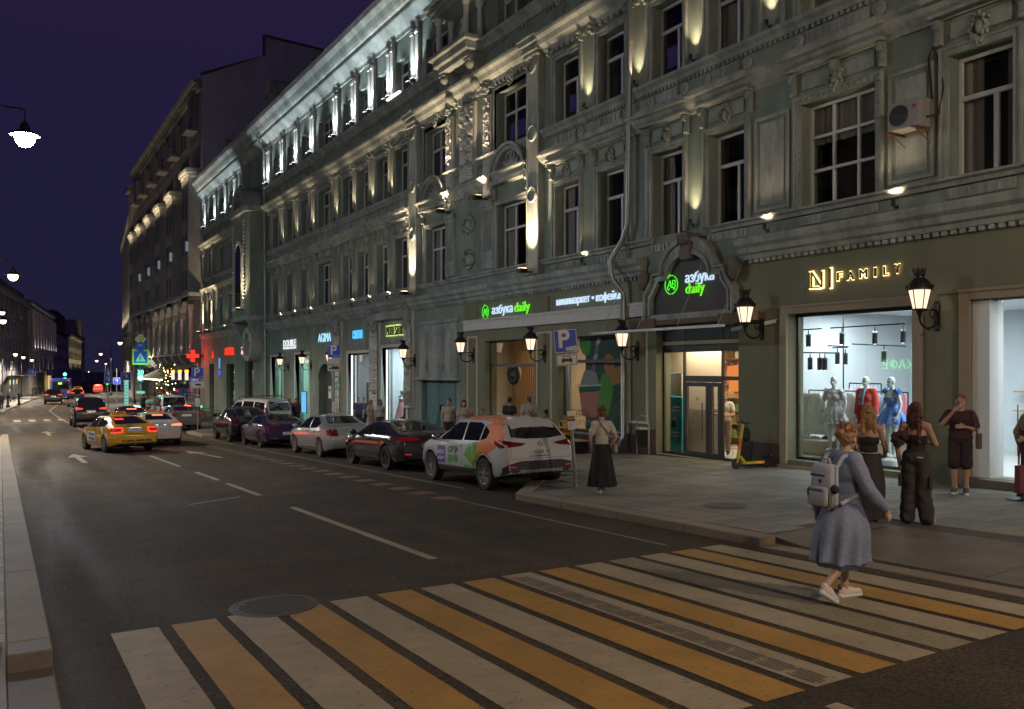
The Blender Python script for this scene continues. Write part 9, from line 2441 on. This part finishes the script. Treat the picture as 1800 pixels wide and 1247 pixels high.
# restaurant awning with candle lamps and plants
dx,dy = ray(300);aw = empty('restaurant_awning',(15.6,92,road_z(92)),label='sloping dark awning with fairy lights before the restaurant in the dark building',cat='awning')
b = MB();b.prof([(.5,4.6),(-2.6,3.2),(-2.6,3.15),(.5,4.5)],-7,9);b.build('canopy',mat('awning_cloth',(.16,.14,.12),.8,var=.2),aw)
b = MB();
for k in range(32): b.ball((-2.62,-7+.5*k,3.12),.05,5,4)
b.build('fairy_light',M['bulb_warm'],aw,kind='stuff')
for k in range(4): MB().tube([(-2.5,-6.8+5*k,0),(-2.5,-6.8+5*k,3.2)],.05,6).build('post',M['iron'],aw)
for k,px in enumerate((304,316,328)):
    dx,dy = ray(px);X = 13.4;t_ = X/dx;z = EYE+(651-657)/F_*t_;o = empty('candle_lamp',(X,t_*dy,z),label='white candle shaped lamp with an amber top over the awning, %s' % ('left','middle','right')[k],cat='lamp',group='candle lamps over the awning')
    MB().lathe([(.14,-.55),(.14,.1),(.001,.1)],n=12).build('candle_body',emis('candle_white',(1,.92,.80),.9),o);MB().lathe([(.16,.1),(.16,.30),(.001,.32)],n=12).build('amber_top',emis('candle_amber',(1,.48,.03),2.2),o);MB().tube([(0,0,-.55),(0,0,-3.2)],.04,6).build('stem',M['iron'],o)
gp = empty('potted_greenery',(13.6,86.5,road_z(86)),label='tall potted greenery with fairy lights beside the awning',cat='plant');rnd = random.Random(5);b = MB();b2 = MB()
for k in range(900):
    a,r_,z = rnd.uniform(0,6.28),rnd.uniform(0,1)**.5*1.1,rnd.uniform(.8,4.6);x,y = r_*math.cos(a)*(.6+.3*math.sin(z*3)),r_*math.sin(a)*1.5;s = rnd.uniform(.10,.22);q = rnd.uniform(0,6.28)
    b.add([(x,y,z),(x+s*math.cos(q),y+s*math.sin(q),z+s*.3),(x+s*1.3*math.cos(q+.5),y+s*1.3*math.sin(q+.5),z-s*.5),(x+.4*s*math.cos(q+1),y+.4*s*math.sin(q+1),z-s*.6)],[(0,1,2,3)])
    if k % 14 == 0: b2.ball((x,y,z),.045,5,4)
b.build('foliage',mat('hedge_green',(.05,.075,.02),.7,var=.6,scale=4),gp,kind='stuff');b2.build('fairy_light',M['bulb_warm'],gp,kind='stuff');MB().tube([(0,0,.6),(0,0,3.5)],.08,6).build('trunk',M['wood'],gp);MB().cbox((0,0,.4),(1.0,2.0,.8)).build('planter',M['brown_board'],gp)
lamp_point(gp,(-1.2,-1.0,3.6),90,(1,.6,.2),.3)
# yellow rental scooter by the wall
x,y = 15.9,0;dx,dy = ray(1321);X = 15.55;y = X*dy/dx;zb = pav_z(X,y)
sc_ = empty('kick_scooter',(X,y,zb),R(84),label='yellow rental kick scooter parked against the wall by the minimarket door',cat='scooter')
YEL = paint('scooter_yellow',(.55,.38,.01),.4);ORG = paint('scooter_orange',(.55,.14,.01),.4)
# local +y runs to the front wheel; seen here the front is on the left
for yy,nm in ((-.46,'rear'),(.46,'front')):
    w = MB().lathe([(.085,-.028),(.125,-.03),(.135,-.012),(.135,.012),(.125,.03),(.085,.028)],n=24).xf(Matrix.Translation((0,yy,.135)) @ Matrix.Rotation(R(90),4,'Y')).build('wheel',M['rubber'],sc_,smooth=40)
    b = MB().lathe([(.09,-.02),(.09,.02),(.078,.02),(.078,-.02)],n=20).xf(Matrix.Translation((0,yy,.135)) @ Matrix.Rotation(R(90),4,'Y'))
    for k in range(5): a = 2*PI*k/5;b.tube([(0,yy,.135),(0,yy+.085*math.cos(a),.135+.085*math.sin(a))],.013,5)
    b.build('rim',YEL,w)
b = MB();b.prism([(-.08,-.36),(.08,-.36),(.085,.20),(.04,.30),(-.04,.30),(-.085,.20)],.11,.17);b.build('deck',YEL,sc_,bevel=.015);MB().tube([(0,.22,.15),(0,.36,.30)],.045,8).build('neck',YEL,sc_);MB().box(-.03,.03,-.02,.1,.172,.176).build('deck_pad',M['black'],sc_)
MB().tube([(0,.46,.15),(0,.42,.28),(0,.38,.46)],.040,10).build('stem_lower',YEL,sc_);MB().tube([(0,.38,.46),(0,.33,.72)],.038,10).build('stem_middle',ORG,sc_);MB().tube([(0,.33,.72),(0,.27,1.08)],.036,10).build('stem_upper',YEL,sc_)
b = MB();b.tube([(-.24,.22,1.12),(0,.27,1.10),(.24,.22,1.12)],.018,8);b.tube([(-.24,.22,1.12),(-.14,.24,1.11)],.026,8);b.tube([(.24,.22,1.12),(.14,.24,1.11)],.026,8);b.cbox((0,.25,1.15),(.07,.08,.05));b.build('handlebar',M['black'],sc_);MB().tube([(0,-.60,.24),(0,-.46,.29),(0,-.36,.26)],.05,6).build('mudguard',M['black'],sc_);MB().box(-.088,-.084,-.26,-.14,.12,.15).build('red_reflector',emis('scooter_reflector',(.9,.08,.05),.9),sc_);MB().box(-.03,.03,-.60,-.585,.20,.30).build('tag_plate',M['white_plain'],sc_)
# open wire form added for an unclear dark mark by the scooter
o = empty('dark_wire_form',(X+.25,y+.42,zb),label='dark tall wire form added for an unclear dark mark by the yellow scooter',cat='stand');b = MB();
for q in range(5): b.tube([((.13+.01*q)*math.cos(2*PI*k/14),(.13+.01*q)*math.sin(2*PI*k/14),.02+.15*q) for k in range(15)],.008,4)
for k in range(14): b.tube([(.13*math.cos(2*PI*k/14),.13*math.sin(2*PI*k/14),.02),(.17*math.cos(2*PI*k/14),.17*math.sin(2*PI*k/14),.62)],.006,4)
b.build('basket',M['iron'],o);b = MB();b.lathe([(.07,.62),(.11,.68),(.11,.86),(.06,.96)],n=12);b.tube([(-.06,0,.94),(0,0,1.06),(.06,0,.94)],.012,6);b.build('dark_cap',M['iron'],o)
# litter bin with a hoop stand
dx,dy = ray(1130);X = 15.7;o = empty('litter_bin',(X,X*dy/dx,pav_z(X,X*dy/dx)),label='black litter bin hung in a metal hoop by the green wall',cat='litter bin')
b = MB();b.tube([(0,-.26,0),(0,-.26,.95),(0,-.18,1.12),(0,0,1.18),(0,.18,1.12),(0,.26,.95),(0,.26,0)],.022,8);b.build('hoop_stand',M['galv'],o,smooth=50);b = MB();b.lathe([(.16,.28),(.20,.75),(.21,.78),(.19,.76),(.15,.30),(.001,.30)],n=16);b.build('bucket',M['black'],o,smooth=50);rnd = random.Random(2)
blob([('b',(.0,0,.77),(.18,.18,.05)),('b',(-.08,.1,.80),(.08,.07,.05)),('b',(-.1,-.08,.79),(.09,.06,.05))],.02,cloth((.40,.40,.38)),'bin_liner',o,0,disp=.05,dscale=18)
# red menu stand at the right edge
dx,dy = ray(1797);X = 15.05;o = empty('menu_stand',(X,X*dy/dx,pav_z(X,8)),label='dark red stand with chrome foot at the right edge by the boutique step',cat='stand');MB().lathe([(.26,0),(.26,.02),(.05,.05),(.025,.08),(.025,1.2)],n=20).build('foot',M['iron'],o);MB().box(-.16,.16,-.05,.05,.12,.60).build('red_panel',mat('wine_red_panel',(.12,.012,.015),.5,var=.15),o,bevel=.01)
for k in (-1,1): MB().tube([(0,k*.06,.6),(0,k*.04,1.25)],.016,6).build('rod',mat('red_rod',(.16,.02,.02),.5,var=0),o)
# moped by the gate and bicycle farther on
dx,dy = ray(731);X = 13.6;o = empty('parked_moped',(X,X*dy/dx,pav_z(X,X*dy/dx)),R(60),label='dark moped parked near the teal gate, half hidden by the black fastback',cat='moped')
for yy in (-.62,.62): MB().lathe([(.16,-.05),(.25,-.04),(.27,0),(.25,.04),(.16,.05)],n=20).xf(Matrix.Translation((0,yy,.27)) @ Matrix.Rotation(R(90),4,'Y')).build('wheel',M['rubber'],o)
blob([('c',(0,-.65,.62),(0,-.1,.70),.16,.15),('c',(0,-.1,.35),(0,.4,.35),.14,.10),('c',(0,.38,.35),(0,.5,.95),.13,.10)],.03,paint('moped_black',(.02,.02,.022)),'fairing',o);b = MB();b.tube([(-.33,.42,1.12),(0,.5,1.05),(.33,.42,1.12)],.02,6);b.build('handlebar',M['black'],o)
for s_ in (-1,1): b = MB();b.tube([(s_*.25,.44,1.1),(s_*.33,.42,1.3)],.01,5);b.ball((s_*.34,.42,1.34),(.07,.02,.05),8,5);b.build('mirror',M['black'],o)
dx,dy = ray(366);X = 12.6;o = empty('parked_bicycle',(X,X*dy/dx,pav_z(X,X*dy/dx)),R(85),label='bicycle with a green light standing past the cream people carrier',cat='bicycle')
for yy in (-.52,.52):
    b = MB();b.tube([(0,yy+.33*math.cos(2*PI*k/20),.34+.33*math.sin(2*PI*k/20)) for k in range(21)],.02,6);b.build('wheel',M['rubber'],o)
b = MB();
for pa,pb in (((0,-.52,.34),(0,-.1,.3)),((0,-.1,.3),(0,-.2,.85)),((0,-.2,.8),(0,.38,.8)),((0,-.1,.3),(0,.38,.8)),((0,.38,.85),(0,.52,.34)),((0,-.52,.34),(0,-.2,.8))): b.tube([pa,pb],.022,6)
b.build('frame',paint('bike_green',(.05,.25,.06)),o);MB().ball((0,.45,.95),.06,8,6).build('green_light',emis('bike_light',(.1,1,.2),3),o);MB().box(-.06,.06,-.32,-.1,.86,.92).build('saddle',M['black'],o);MB().tube([(-.28,.3,1.0),(0,.38,.98),(.28,.3,1.0)],.018,6).build('handlebar',M['black'],o)
# small litter on the road
for k in range(14):
    x = random.uniform(.45,1.1) if k < 9 else random.uniform(8.2,8.65);y = random.uniform(4,16);s = random.uniform(.008,.02)
    b = MB();b.prism([(x,y),(x+s,y+s*.3),(x+s*1.4,y+s*1.3),(x+s*.2,y+s)],road_z(y)+.001,road_z(y)+.008);o = b.build('litter',M['paver'][1],None);tag(o,'tiny pale scrap of litter lying along the %s kerb' % ('left' if k < 9 else 'right'),'litter','scraps of litter along the kerbs')
# mirrored cafe sign across the street
cs_ = empty('cafe_sign',(-14.1,0,0),label='green glowing word КАФЕ on the house across the street, seen mirrored in the boutique window',cat='shop sign')
xs_ = DF+.34;dx,dy = ray(1578);Xv = 2*xs_+14.1;y = Xv*dy/dx;z = EYE+(651-642)/F_*Xv/dx
text('lettering','КАФЕ',.80,emis('cafe_green',(.12,1,.10),6.0),cs_,(0,y,z),face='+x',depth=.02)
